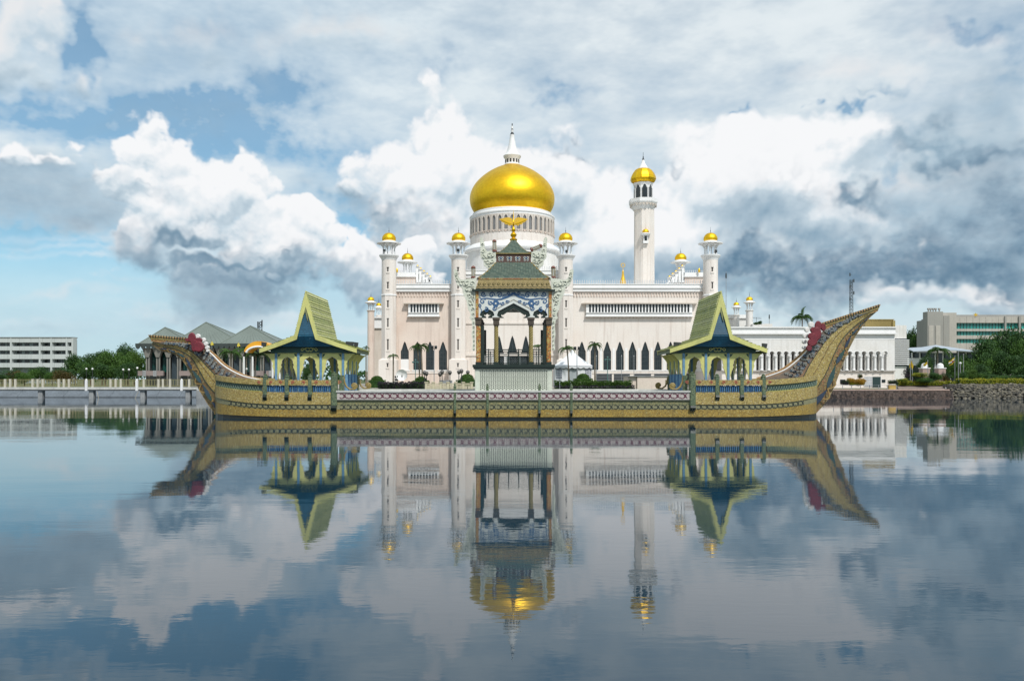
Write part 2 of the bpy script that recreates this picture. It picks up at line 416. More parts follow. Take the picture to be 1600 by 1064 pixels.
# ------------------------------------------------------------------ materials
MT = {}
def mat(name, c, rough=.7, metal=0.0, c2=None, var=.5, scale=1.5, fine=20.0, fvar=.25, bump=.15, bscale=30.0, streak=0.0, spec=.5, streak_c=None, coat=0.0, voro=None, translucent=0.0):
    """procedural surface: base colour broken up by large stains, fine grain, optional rain streaks and voronoi tesserae"""
    if name in MT: return MT[name]
    m = bpy.data.materials.new(name); MT[name] = m; m.use_nodes = True
    nt = m.node_tree; nt.nodes.clear(); N, L = nt.nodes.new, nt.links.new
    bs = N('ShaderNodeBsdfPrincipled'); out = N('ShaderNodeOutputMaterial'); L(bs.outputs[0], out.inputs[0])
    geo = N('ShaderNodeNewGeometry')
    def noise(sc, det=4, vec=None):
        n = N('ShaderNodeTexNoise'); n.inputs['Scale'].default_value = sc; n.inputs['Detail'].default_value = det
        L(vec or geo.outputs['Position'], n.inputs['Vector']); return n.outputs[0]
    def ramp(v, a, b):
        r = N('ShaderNodeMapRange'); r.inputs[1].default_value = a; r.inputs[2].default_value = b; L(v, r.inputs[0]); return r.outputs[0]
    def mix(f, a, b, mode='MIX'):
        n = N('ShaderNodeMix'); n.data_type = 'RGBA'; n.blend_type = mode
        for sck, v in ((0, f), (6, a), (7, b)):
            if isinstance(v, (int, float)): n.inputs[sck].default_value = v
            elif isinstance(v, tuple): n.inputs[sck].default_value = (*v[:3], 1)
            else: L(v, n.inputs[sck])
        return n.outputs[2]
    c2 = c2 or tuple(x * .6 for x in c)
    base = mix(ramp(noise(scale), .35, .75), c, tuple(a * (1 - var) + b * var for a, b in zip(c, c2)))
    if voro:
        vs, cols = voro
        v = N('ShaderNodeTexVoronoi'); v.inputs['Scale'].default_value = vs; L(geo.outputs['Position'], v.inputs['Vector'])
        rr = N('ShaderNodeValToRGB'); rr.color_ramp.interpolation = 'CONSTANT'
        sep = N('ShaderNodeSeparateColor'); L(v.outputs['Color'], sep.inputs[0]); L(sep.outputs[0], rr.inputs[0])
        els = rr.color_ramp.elements
        while len(els) < len(cols): els.new(.5)
        for e, (p, cc) in zip(els, cols): e.position = p; e.color = (*cc, 1)
        base = mix(.72, base, rr.outputs[0])
    f = ramp(noise(fine, 3), .3, .7)
    base = mix(f, base, mix(1.0, base, (1 - fvar, 1 - fvar, 1 - fvar), 'MULTIPLY'))
    if streak > 0:
        mp = N('ShaderNodeVectorMath'); mp.operation = 'MULTIPLY'; mp.inputs[1].default_value = (1.6, 1.6, .10); L(geo.outputs['Position'], mp.inputs[0])
        s_ = ramp(noise(1.3, 5, mp.outputs[0]), .52, .78)
        sm = N('ShaderNodeMath'); sm.operation = 'MULTIPLY'; L(s_, sm.inputs[0]); sm.inputs[1].default_value = streak
        base = mix(sm.outputs[0], base, streak_c or tuple(x * .45 for x in c))
    L(base, bs.inputs['Base Color'])
    bs.inputs['Roughness'].default_value = rough; bs.inputs['Metallic'].default_value = metal
    bs.inputs['Specular IOR Level'].default_value = spec
    if coat: bs.inputs['Coat Weight'].default_value = coat
    if bump > 0:
        b = N('ShaderNodeBump'); b.inputs['Strength'].default_value = bump; b.inputs['Distance'].default_value = .03
        L(noise(bscale, 4), b.inputs['Height']); L(b.outputs[0], bs.inputs['Normal'])
    if translucent:
        tr = N('ShaderNodeBsdfTranslucent'); L(base, tr.inputs[0]); ms = N('ShaderNodeMixShader'); ms.inputs[0].default_value = translucent
        L(bs.outputs[0], ms.inputs[1]); L(tr.outputs[0], ms.inputs[2]); L(ms.outputs[0], out.inputs[0])
    return m

M_white = mat('white_painted_concrete', (.76, .75, .73), .75, c2=(.66, .63, .58), var=.8, scale=.35, fine=4, fvar=.08, streak=.55, streak_c=(.44, .42, .38))
M_cream = mat('cream_wall_plaster', (.77, .72, .665), .8, c2=(.72, .64, .57), var=.8, scale=.22, fine=5, fvar=.09, streak=.62, streak_c=(.50, .42, .36))
M_pink = mat('pinkish_stone_wall', (.73, .63, .55), .8, c2=(.64, .51, .43), var=.8, scale=.3, fine=6, fvar=.11, streak=.60, streak_c=(.42, .33, .28))
M_beige = mat('beige_stone', (.62, .56, .49), .8, c2=(.5, .42, .34), var=.7, scale=.4, fine=5, fvar=.1, streak=.4)
M_trim = mat('bright_white_trim', (.79, .79, .78), .6, c2=(.72, .71, .69), var=.5, scale=.8, fine=6, fvar=.05, streak=.22, streak_c=(.55, .54, .51))
M_gold = mat('gold_dome_leaf', (1.0, .64, .03), .44, 1.0, c2=(.85, .45, .02), var=.6, scale=.6, fine=2.2, fvar=.14, bump=.03, bscale=4)
M_goldp = mat('gold_painted_metal', (.95, .58, .06), .4, .6, var=.3, scale=3)
M_glass = mat('dark_window_glass', (.012, .020, .024), .18, c2=(.03, .045, .05), var=.8, scale=.8, fine=2, fvar=.4, bump=.02, bscale=1.2, spec=.6)
M_glassf = mat('dark_window_bars', (.06, .075, .08), .5)
M_slit = mat('dark_recess', (.05, .045, .04), .8)
M_drum = mat('drum_grey_panel', (.50, .47, .43), .6, c2=(.3, .3, .32), var=.6, scale=.6)
MOS = [(0.0, (.37, .27, .075)), (.28, (.47, .37, .12)), (.50, (.26, .19, .06)), (.68, (.56, .46, .20)), (.80, (.15, .125, .05)), (.90, (.32, .16, .05)), (.95, (.62, .55, .35))]
M_mosaic = mat('gold_mosaic_tesserae', (.38, .29, .09), .55, c2=(.27, .21, .075), var=.6, scale=.9, fine=9, fvar=.25, bump=.5, bscale=22, voro=(21, MOS), streak=.25, streak_c=(.16, .13, .05))
M_mosaicd = mat('weathered_mosaic_waterline', (.42, .29, .06), .6, c2=(.20, .16, .06), var=.8, scale=1.2, fine=9, fvar=.35, bump=.5, bscale=22, voro=(21, [(0, (.34, .22, .04)), (.35, (.42, .29, .06)), (.6, (.20, .14, .035)), (.8, (.27, .155, .025)), (.93, (.5, .42, .17))]), streak=.45, streak_c=(.10, .09, .04))
M_mosaico = mat('olive_mosaic_band', (.22, .22, .11), .6, c2=(.15, .16, .08), fine=9, fvar=.35, bump=.4, bscale=20, voro=(15, [(0, (.20, .21, .10)), (.4, (.28, .26, .12)), (.7, (.13, .15, .08)), (.9, (.36, .3, .12))]), streak=.4)
M_mosaicb = mat('brown_mosaic_band', (.36, .20, .07), .6, c2=(.25, .13, .05), fine=9, fvar=.3, bump=.4, bscale=20, voro=(15, [(0, (.38, .21, .07)), (.4, (.5, .32, .12)), (.7, (.24, .12, .05)), (.9, (.55, .42, .2))]))
M_mosaicr = mat('rust_and_olive_mosaic', (.27, .17, .08), .6, c2=(.15, .15, .08), scale=2.5, var=.9, fine=9, fvar=.3, bump=.4, bscale=20, voro=(15, [(0, (.26, .17, .07)), (.35, (.36, .28, .11)), (.6, (.15, .13, .07)), (.8, (.40, .15, .07)), (.92, (.45, .38, .2))]))
M_darkband = mat('dark_green_joint', (.035, .05, .035), .6, c2=(.06, .07, .04), fine=12, fvar=.4, bump=.3, bscale=20)
M_algae = mat('black_waterline_algae', (.012, .014, .010), .45, c2=(.03, .03, .015), fine=8, fvar=.5, bump=.6, bscale=9)
M_scrollw = mat('pale_mosaic_scroll', (.55, .56, .47), .6, fine=14, fvar=.3)
M_scrollb = mat('blue_grey_mosaic_scroll', (.13, .20, .30), .5, c2=(.05, .09, .14), var=.8, scale=4, fine=14, fvar=.3)
M_scrollr = mat('maroon_mosaic_scroll', (.15, .035, .06), .5, fine=14, fvar=.3)
M_scrollg = mat('green_black_mosaic_scroll', (.035, .045, .035), .5, fine=14, fvar=.3)
M_pinkband = mat('pale_pink_frieze_ground', (.52, .47, .44), .6, c2=(.40, .36, .33), fine=12, fvar=.2, bump=.2, bscale=20, streak=.3)
M_red = mat('crimson_mosaic', (.21, .022, .035), .6, c2=(.12, .015, .025), var=.8, scale=3, fine=16, fvar=.35, bump=.5, bscale=20)
M_cap = mat('grey_white_coping', (.60, .60, .56), .7, fine=8, fvar=.2, streak=.3)
M_post = mat('dull_green_mosaic_post', (.10, .15, .08), .6, c2=(.17, .20, .10), var=.8, scale=3, fine=14, fvar=.4, bump=.4, bscale=20, voro=(18, [(0, (.09, .14, .08)), (.4, (.15, .2, .11)), (.7, (.06, .09, .06)), (.9, (.25, .28, .16))]))
M_blue = mat('worn_blue_paint', (.045, .16, .34), .55, c2=(.02, .08, .18), var=.8, scale=2.5, fine=10, fvar=.3)
M_blued = mat('deep_blue_gable_boards', (.012, .115, .20), .5, c2=(.008, .06, .11), var=.8, scale=2, fine=12, fvar=.35)
M_bluel = mat('pale_blue_paint', (.16, .32, .47), .55, c2=(.08, .2, .32), var=.7, scale=3, fine=10, fvar=.3)
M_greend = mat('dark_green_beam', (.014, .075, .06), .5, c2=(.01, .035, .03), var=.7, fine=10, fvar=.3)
M_yel = mat('pale_lime_yellow_paint', (.62, .60, .20), .6, c2=(.50, .52, .20), var=.6, scale=2, fine=9, fvar=.14, streak=.35, streak_c=(.27, .27, .10))
M_tile = mat('lime_roof_tile', (.55, .57, .22), .6, c2=(.40, .44, .18), var=.7, scale=1.6, fine=9, fvar=.2, streak=.3, streak_c=(.25, .27, .12))
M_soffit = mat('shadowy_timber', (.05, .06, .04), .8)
M_groof = mat('dark_green_shingle', (.085, .14, .11), .5, c2=(.16, .20, .155), var=.9, scale=3, fine=14, fvar=.35, bump=.3, bscale=16)
M_brownband = mat('dark_red_brown_panel', (.10, .045, .03), .6, fine=12, fvar=.3)
M_goldmos = mat('old_gold_carving', (.34, .25, .075), .55, c2=(.2, .15, .05), var=.8, scale=5, fine=18, fvar=.4, bump=.5, bscale=24)
M_redgold = mat('red_and_gold_mosaic', (.40, .24, .06), .55, fine=14, fvar=.3, bump=.4, bscale=24, voro=(13, [(0, (.45, .12, .03)), (.3, (.55, .42, .12)), (.55, (.5, .2, .04)), (.75, (.12, .10, .05)), (.9, (.6, .5, .25))]))
M_ink = mat('black_green_lacquer', (.012, .024, .018), .35, c2=(.02, .035, .025), fine=10, fvar=.3)
M_panelw = mat('aged_white_panel', (.68, .70, .66), .6, c2=(.58, .60, .54), var=.6, scale=2, fine=10, fvar=.1, streak=.25)
M_carve = mat('pale_green_white_carving', (.70, .71, .60), .7, c2=(.54, .57, .46), var=.8, scale=3.5, fine=12, fvar=.2, bump=.5, bscale=14)
M_plinth = mat('greenish_white_plinth', (.60, .63, .54), .7, c2=(.48, .52, .43), var=.6, scale=1.5, fine=10, fvar=.15, streak=.3)
M_bluepaint = mat('cobalt_scroll_paint', (.03, .10, .23), .5, c2=(.06, .16, .32), var=.5, scale=5, fine=12, fvar=.2)
M_bark = mat('bark', (.16, .12, .08), .9, c2=(.08, .06, .04), var=.8, scale=3, fine=12, fvar=.4, bump=.8, bscale=12)
M_palmtrunk = mat('grey_palm_trunk', (.24, .20, .15), .9, c2=(.12, .10, .07), var=.7, scale=4, fine=10, fvar=.3)
def leafm(n, c, c2): return mat(n, c, .55, c2=c2, var=1.0, scale=1.1, fine=6, fvar=.35, bump=0, translucent=.25, spec=.3)
M_leaf = leafm('tree_leaves', (.11, .22, .04), (.045, .11, .022))
M_leafd = leafm('dark_tree_leaves', (.06, .14, .035), (.025, .065, .02))
M_leafl = leafm('light_tree_leaves', (.10, .19, .03), (.05, .11, .02))
M_leafy = leafm('yellow_shrub_leaves', (.42, .40, .03), (.20, .26, .02))
M_leafo = leafm('orange_shrub_leaves', (.50, .30, .03), (.35, .18, .02))
M_leafr = leafm('reddish_tree_leaves', (.16, .10, .03), (.08, .08, .02))
M_leafp = leafm('purple_shrub_leaves', (.05, .03, .05), (.03, .05, .04))
M_topi = leafm('clipped_hedge_leaves', (.09, .18, .02), (.035, .085, .012))
M_palmleaf = leafm('palm_fronds', (.075, .16, .03), (.03, .075, .015))
M_metal = mat('dark_painted_metal', (.05, .055, .055), .5, .3)
M_steel = mat('galvanised_steel', (.42, .43, .44), .45, .6)
M_bandolive = mat('olive_tan_frieze_ground', (.27, .26, .14), .6, c2=(.19, .19, .11), fine=12, fvar=.3, bump=.3, bscale=20, streak=.3)
M_brick = mat('dark_red_brick_bank', (.13, .095, .08), .9, c2=(.07, .055, .05), var=.9, scale=1.5, fine=7, fvar=.5, bump=.8, bscale=7, voro=(3.2, [(0, (.15, .105, .085)), (.3, (.08, .06, .05)), (.5, (.20, .15, .125)), (.75, (.035, .03, .03)), (.88, (.12, .09, .08))]))
M_conc = mat('grey_concrete', (.32, .33, .33), .85, c2=(.22, .23, .24), var=.8, scale=.6, fine=5, fvar=.2, streak=.4)

# ------------------------------------------------------------------ water, ground and banks
def water_material():
    m = bpy.data.materials.new('lagoon_water'); m.use_nodes = True
    nt = m.node_tree; nt.nodes.clear(); N, L = nt.nodes.new, nt.links.new
    bs = N('ShaderNodeBsdfPrincipled'); out = N('ShaderNodeOutputMaterial'); L(bs.outputs[0], out.inputs[0])
    bs.inputs['Base Color'].default_value = (.008, .030, .050, 1); bs.inputs['IOR'].default_value = 1.54
    geo = N('ShaderNodeNewGeometry')
    def noise(sc, det, sx, sy, dist=0):
        mp = N('ShaderNodeVectorMath'); mp.operation = 'MULTIPLY'; mp.inputs[1].default_value = (sx, sy, 1); L(geo.outputs['Position'], mp.inputs[0])
        n = N('ShaderNodeTexNoise'); n.inputs['Scale'].default_value = sc; n.inputs['Detail'].default_value = det; n.inputs['Distortion'].default_value = dist
        L(mp.outputs[0], n.inputs['Vector']); return n.outputs[0]
    # calm and ruffled patches
    patch = N('ShaderNodeMapRange'); patch.inputs[1].default_value = .40; patch.inputs[2].default_value = .64
    patch.inputs[3].default_value = .45; patch.inputs[4].default_value = 1.15; L(noise(.10, 3, .5, 1.6), patch.inputs[0])
    def bump(h, dist, prev=None, st=None):
        b = N('ShaderNodeBump'); b.inputs['Distance'].default_value = dist; b.inputs['Strength'].default_value = 1.0
        if st is not None: L(st, b.inputs['Strength'])
        L(h, b.inputs['Height'])
        if prev is not None: L(prev, b.inputs['Normal'])
        return b.outputs[0]
    b1 = bump(noise(.16, 2, .8, 1.5), .011)
    b2 = bump(noise(1.1, 3, .55, 1.7, .4), .0020, b1, patch.outputs[0])
    b3 = bump(noise(5.5, 3, .6, 1.6, .3), .0007, b2, patch.outputs[0])
    L(b3, bs.inputs['Normal'])
    r = N('ShaderNodeMapRange'); r.inputs[1].default_value = .35; r.inputs[2].default_value = .7; r.inputs[3].default_value = .008; r.inputs[4].default_value = .03
    L(noise(.06, 3, .35, 1.8), r.inputs[0]); L(r.outputs[0], bs.inputs['Roughness'])
    return m
mb = MB(); mb.add([(-4000, -800, 0), (4000, -800, 0), (4000, 112, 0), (-4000, 112, 0)], [(0, 1, 2, 3)])
mb.build('water', water_material(), kind='structure')

M_grass = mat('grass_ground', (.075, .12, .03), .95, c2=(.16, .14, .06), var=.9, scale=.25, fine=6, fvar=.4, bump=.6, bscale=6)
M_pave = mat('pale_paving', (.42, .38, .33), .9, c2=(.3, .27, .22), var=.7, scale=.3, fine=4, fvar=.2)
GZ = 1.2
BL, BM = 104.0, 98.0             # distance of the left and the middle and right banks
xl = XX(335, BL)
mb = MB()
mb.add([(-4000, BL + 1.2, GZ - .15), (xl, BL + 1.2, GZ - .15), (xl, BM + .4, GZ - .15), (4000, BM + .4, GZ - .15), (4000, 5200, GZ - .15), (-4000, 5200, GZ - .15)], [(0, 1, 2, 3, 4, 5)])
mb.build('ground', M_grass, kind='structure')
mb = MB(); mb.add([(-60, 112, GZ - .146), (60, 112, GZ - .146), (75, 240, GZ - .146), (-60, 240, GZ - .146)], [(0, 1, 2, 3)])
mb.build('paved_forecourt', M_pave, kind='structure')
# grey sloping embankment on the left
mb = MB()
x = -160.0
while x < xl:
    x2 = min(x + 3.0, xl)
    mb.prismx([(BL - .6, -.6), (BL - .6, .12), (BL + .9, GZ - .18), (BL + 1.3, GZ - .10), (BL + 2.2, GZ - .10), (BL + 2.2, -.6)], x + .02, x2 - .02)
    x = x2
mb.build('embankment', mat('blue_grey_concrete_slope', (.17, .20, .23), .8, c2=(.11, .13, .15), var=.8, scale=.8, fine=5, fvar=.3, streak=.4), kind='structure')
# middle bank behind the boat
mb = MB(); mb.prismx([(BM, -.6), (BM, GZ - .25), (BM + .3, GZ - .1), (BM + .9, GZ - .1), (BM + .9, -.6)], xl, XX(1290, BM))
mb.build('embankment', M_conc, kind='structure')
# right brick bank in rough courses, then loose stones in gabions
def stone_wall(name, x0, x1, D, z0, z1, mt, label, w=.42, h=.20, rnd=.04, batter=.25):
    t = thing(name, (x0, D, 0), label, 'wall')
    c = MB(); c.box(x0, x1, D + .12 + batter, D + .9, -.6, z1 - .03); c.build('wall_core', M_conc, t)
    rs = random.Random(5); blocks = []
    z = z0; row = 0
    mb = MB()
    while z < z1 - .03:
        x = x0 - (w / 2 if row % 2 else 0)
        d0 = D + batter * (z - z0) / (z1 - z0)
        while x < x1:
            ww = w * rs.uniform(.75, 1.2)
            xa, xb = max(x, x0), min(x + ww - .03, x1)
            if xb - xa > .08:
                p = rs.uniform(-rnd, rnd)
                mb.box(xa, xb, d0 + p, d0 + .5, z, min(z + h - .025, z1))
            x += ww
        z += h; row += 1
    mb.build('stone_blocks', mt, t, kind='stuff')
    return t
t = stone_wall('brick_bank_wall', XX(1283, BM), XX(1484, BM), BM - 1.0, -.3, GZ - .25, M_brick, 'low dark brick retaining wall at the water right of the boat stern')
mb = MB(); mb.box(XX(1283, BM), XX(1478, BM), BM - .85, BM + .6, GZ - .24, GZ - .09); mb.build('coping', mat('pink_coping', (.50, .36, .30), .8, fine=6, fvar=.2), t)
M_gab = mat('mixed_gabion_stone', (.20, .18, .15), .9, fine=6, fvar=.4, bump=.7, bscale=8, voro=(4.5, [(0, (.15, .14, .11)), (.3, (.07, .07, .06)), (.5, (.26, .23, .17)), (.7, (.04, .04, .04)), (.85, (.18, .16, .11))]))
t = thing('gabion_wall', (XX(1490, BM), BM, 0), 'grey and cream rubble stone wall at the water under the yellow hedge', 'wall')
rs = random.Random(3); mb = MB()
for i in range(1100):
    x = rs.uniform(XX(1484, BM), XX(1700, BM)); z = rs.uniform(-.2, 1.75); r = rs.uniform(.10, .22)
    mb.ball((x, BM - .5 + .25 * z + rs.uniform(0, .12), z), r, 7, 4, 0, 1.2, .8, .75)
mb.build('rubble_stones', M_gab, t, kind='stuff')
mb = MB(); mb.box(XX(1484, BM), XX(1700, BM), BM - .1, BM + 1.6, -.5, 1.72); mb.build('wall_core', M_gab, t)
# sloping brick apron above the right bank
t = thing('paved_ramp', (XX(1440, BM), BM + 1, GZ), 'grey brick ramp sloping up behind the bank wall beside the flower box', 'ramp')
mb = MB()
p = [P(1404, 608, BM + .5), P(1477, 608, BM + .5), P(1470, 598.5, BM + 6), P(1400, 598.5, BM + 6)]
mb.add([(a.x, a.y, a.z + .02) for a in p] + [(a.x, a.y, .2) for a in p], [(0, 1, 2, 3), (0, 4, 5, 1), (1, 5, 6, 2), (2, 6, 7, 3), (3, 7, 4, 0)]); mb.build('ramp_surface', mat('ramp_brick', (.28, .22, .19), .9, fine=5, fvar=.4, bump=.5, bscale=6), t)
mb = MB(); mb.tube([p[1] + Vector((.1, 0, .1)), p[2] + Vector((.1, 0, .1))], .09, 6); mb.build('ramp_kerb', M_white, t)

# ------------------------------------------------------------------ the mosque
DM = 140.0
k9 = DM / F                                   # metres per photo px at the facade
mosque = thing('domed_mosque', (0, DM, GZ), 'great white mosque with a huge golden dome rising behind the boat', 'mosque')
def mx(x): return XX(x, DM)
def mz(y): return ZZ(y, DM)
def arch_top(kind, cx, w, zs, h):
    """list of points from left springing to right springing"""
    if kind == 'point':      # lancet with shoulders
        L_ = [(-w / 2, 0), (-w / 2, h * .12), (-w * .40, h * .26), (-w * .33, h * .40), (-w * .24, h * .62), (-w * .12, h * .86)]
        return [(cx + x, zs + z) for x, z in L_] + [(cx, zs + h)] + [(cx - x, zs + z) for x, z in L_[::-1]]
    if kind == 'key':        # keyhole / horseshoe
        r = w * .5; L_ = [(-w * .36, 0)] + [(-r * math.cos(a), h * .5 - 0 + r * math.sin(a)) for a in linspace(-.7, 1.3, 6)]
        return [(cx + x, zs + z) for x, z in L_] + [(cx, zs + h * .5 + r)] + [(cx - x, zs + z) for x, z in L_[::-1]]
def wall_ops(mb, x0, x1, z0, z1, y0, y1, zb, zs, ops, kind, h):
    """wall with a row of arched openings: ops = [(cx, w)]"""
    if zb > z0 + .01: mb.box(x0, x1, y0, y1, z0, zb)
    x = x0
    base = 1.0 if kind == 'point' else .72
    for cx, w in ops:
        mb.box(x, cx - w / 2 * base, y0, y1, zb, zs); x = cx + w / 2 * base
    mb.box(x, x1, y0, y1, zb, zs)
    bot = [(x0, zs)]
    for cx, w in ops: bot += arch_top(kind, cx, w, zs, h)
    bot += [(x1, zs)]
    mb.prismy(bot + [(x1, z1), (x0, z1)], y0, y1)
def parapet(x0, x1, y, yb, zt, h=1.25, parent=mosque, rail=True, step=.0):
    mb = MB()
    mb.box(x0, x1, y - .35, yb, zt, zt + h * .45); mb.box(x0 - .02, x1 + .02, y - .55, yb + .02, zt + h * .45, zt + h * .62); mb.box(x0, x1, y - .30, yb - .02, zt + h * .62, zt + h)
    mb.box(x0 - .02, x1 + .02, y - .42, yb, zt + h, zt + h + .12)
    p = mb.build('parapet', M_trim, parent)
    if rail:
        mb = MB(); n = int((x1 - x0) / .40)
        for i in range(n + 1):
            x = x0 + (x1 - x0) * i / n; mb.box(x - .045, x + .045, y - .3, y - .2, zt + h + .12, zt + h + .62); mb.prismy([(x - .09, zt + h + .62), (x + .09, zt + h + .62), (x, zt + h + .82)], y - .28, y - .22)
        mb.box(x0, x1, y - .27, y - .23, zt + h + .36, zt + h + .40)
        mb.build('crest_railing', mat('white_iron_railing', (.72, .73, .74), .6), p if parent is mosque else parent, kind='stuff')
    return p
def lancet(cx, w, zb, zs, h, y, parent=mosque, panel=False, bars=True):
    f = MB(); o = [(cx - w / 2 - .06, zb)] + [(x + (.05 if x > cx else -.05), z + .03) for x, z in arch_top('point', cx, w, zs, h)] + [(cx + w / 2 + .06, zb)]
    g = MB(); g.prismy([(cx - w / 2, zb)] + arch_top('point', cx, w, zs, h) + [(cx + w / 2, zb)], y + .30, y + .36)
    win = g.build('window', M_glass, parent)
    b = MB()
    for i in (-1, 0, 1): b.box(cx + i * w / 3.6 - .025, cx + i * w / 3.6 + .025, y + .24, y + .30, zb, zs + h * (.75 if i == 0 else .3))
    n = int((zs - zb) / .75)
    for i in range(1, n + 1): b.box(cx - w / 2, cx + w / 2, y + .25, y + .295, zb + i * (zs - zb) / n - .025, zb + i * (zs - zb) / n + .025)
    if bars: b.build('glazing_bars', M_glassf, win)
    s = MB(); s.box(cx - w / 2 - .25, cx + w / 2 + .25, y - .14, y + .24, zb - .22, zb - .003); s.build('sill', M_trim, win)
    if panel:
        q = MB(); q.box(cx - w / 2, cx + w / 2, y + .1, y + .2, zb, zb + (zs - zb) * .62); q.build('white_blind_panel', M_trim, win)
    return win
z_b, z_s = mz(578), mz(551)
LH = mz(533.4) - z_s
# --- left wing
xl0, xl1 = mx(617.5), mx(706)
cxs = [mx(v) for v in (632.4, 652.1, 671.8, 692.1)]
mb = MB(); wall_ops(mb, xl0, xl1, GZ - .2, mz(497), DM, DM + .5, z_b, z_s, [(c, 1.42) for c in cxs], 'point', LH); mb.box(xl0, xl1, DM + .9, DM + 24, GZ, mz(498))
mb.build('left_wall', M_pink, mosque)
gx = linspace(mx(643.5), mx(682), 9)
mb = MB(); wall_ops(mb, xl0, xl1, mz(497), mz(456), DM + .003, DM + .5, mz(488.6), mz(480.5), [(c, .36) for c in gx], 'key', mz(477) - mz(480.5)); mb.box(xl0, xl1, DM + .9, DM + 24, mz(498) + .003, mz(456))
mb.build('left_upper_wall', M_pink, mosque)
for i, c in enumerate(cxs): lancet(c, 1.42, z_b, z_s, LH, DM, panel=(i == 0))
def gallery(x0, x1, centres, name_w):
    """projecting white box with hood, keyhole openings and dentils"""
    mb = MB(); ya = DM - .55
    wall_ops(mb, x0, x1, mz(494), mz(475.5), ya, ya + .25, mz(489), mz(480.2), [(c, .46) for c in centres], 'key', .62)
    mb.box(x0, x0 + .2, ya + .25, DM, mz(494), mz(475.5)); mb.box(x1 - .2, x1, ya + .25, DM, mz(494), mz(475.5))
    gal = mb.build('window_gallery', M_trim, mosque)
    mb = MB(); mb.box(x0 - .8, x1 + .8, ya - .45, DM, mz(475.5), mz(474.2)); mb.box(x0 - .5, x1 + .5, ya - .1, DM, mz(474.2), mz(473.4)); mb.build('hood', M_beige, gal)
    mb = MB(); mb.box(x0 - .15, x1 + .15, ya - .15, DM, mz(495.2), mz(493.8)); mb.box(x0, x1, ya - .2, ya, mz(489.4), mz(488.6)); mb.build('sill', M_trim, gal)
    dm = MB(); dm.prismx([(0, 0), (-.28, 0), (-.1, -.28), (0, -.3)], -.12, .12); dme = dm.mesh('bracket', M_beige)
    n = int((x1 - x0) / .62)
    for i in range(n + 1): inst('bracket', dme, gal, (x0 + .15 + (x1 - x0 - .3) * i / n, DM - .0, mz(495.3)))
    pm = MB(); w = .46; pm.prismy([(-w / 2, 0), (w / 2, 0), (w / 2, 1.42), (-w / 2, 1.42)], 0, .04); pme = pm.mesh('pane', M_glass)
    for c in centres: inst('pane', pme, gal, (c, ya + .30, mz(489)))
    return gal
gallery(mx(638.5), mx(686.5), gx, 0)
def dentils(x0, x1, zt, y):
    mb = MB(); n = int((x1 - x0) / .5)
    for i in range(n):
        x = x0 + (i + .5) * (x1 - x0) / n; mb.box(x - .1, x + .1, y - .16, y, zt - .85, zt - .05)
    mb.build('dentil_course', M_pink, mosque, kind='stuff')
parapet(xl0, xl1, DM, DM + 24, mz(456))
dentils(xl0, xl1, mz(456), DM)
# --- right wing
xr0, xr1 = mx(895), mx(1101)
cxr = [mx(909.2 + 19.8 * i) for i in range(10)]
mb = MB(); wall_ops(mb, xr0, xr1, GZ - .2, mz(497), DM, DM + .5, z_b, z_s, [(c, 1.36) for c in cxr], 'point', LH); mb.box(xr0, xr1, DM + .9, DM + 30, GZ, mz(498))
mb.build('right_wall', M_cream, mosque)
gr = linspace(mx(921.5), mx(1074.5), 32)
mb = MB(); wall_ops(mb, xr0, xr1, mz(497), mz(456), DM + .003, DM + .5, mz(488.6), mz(480.5), [(c, .36) for c in gr], 'key', mz(477) - mz(480.5)); mb.box(xr0, xr1, DM + .9, DM + 30, mz(498) + .003, mz(456))
mb.build('right_upper_wall', M_cream, mosque)
for c in cxr: lancet(c, 1.36, z_b, z_s, LH, DM)
gallery(mx(915.5), mx(1080.5), gr, 0)
parapet(xr0, xr1, DM, DM + 30, mz(456))
dentils(xr0, xr1, mz(456), DM)
# white pilaster strips between the lower windows
for lst, w in ((cxr, 1.36),):
    for a, b in zip(lst[:-1], lst[1:]):
        mb = MB(); m_ = (a + b) / 2; mb.box(m_ - .22, m_ + .22, DM - .07, DM - .002, z_b - .2, z_s + LH * .4); mb.build('pilaster', M_trim, mosque)
mb = MB(); mb.box(xr0, xr1, DM - .10, DM - .004, z_b - .62, z_b - .3); mb.box(xl0, xl1, DM - .10, DM - .004, z_b - .62, z_b - .3); mb.build('string_course', M_cream, mosque)
# basement louvres
for x0, x1 in ((931.5, 956), (959.5, 984), (991.5, 1017), (1022.5, 1046), (1052, 1078)):
    mb = MB(); mb.box(mx(x0), mx(x1), DM - .06, DM - .02, mz(597), mz(582.5)); v = mb.build('louvre_vent', M_glass, mosque)
    for i in range(6):
        z = mz(597) + (i + .5) * (mz(582.5) - mz(597)) / 6; mb = MB(); mb.add([(mx(x0), DM - .10, z), (mx(x1), DM - .10, z), (mx(x1), DM - .22, z - .10), (mx(x0), DM - .22, z - .10), (mx(x0), DM - .10, z - .03), (mx(x1), DM - .10, z - .03), (mx(x1), DM - .22, z - .13), (mx(x0), DM - .22, z - .13)],
               [(0, 3, 2, 1), (4, 5, 6, 7), (0, 1, 5, 4), (1, 2, 6, 5), (2, 3, 7, 6), (3, 0, 4, 7)]); mb.build('louvre_slat', mat('grey_louvre', (.13, .14, .15), .6), v)
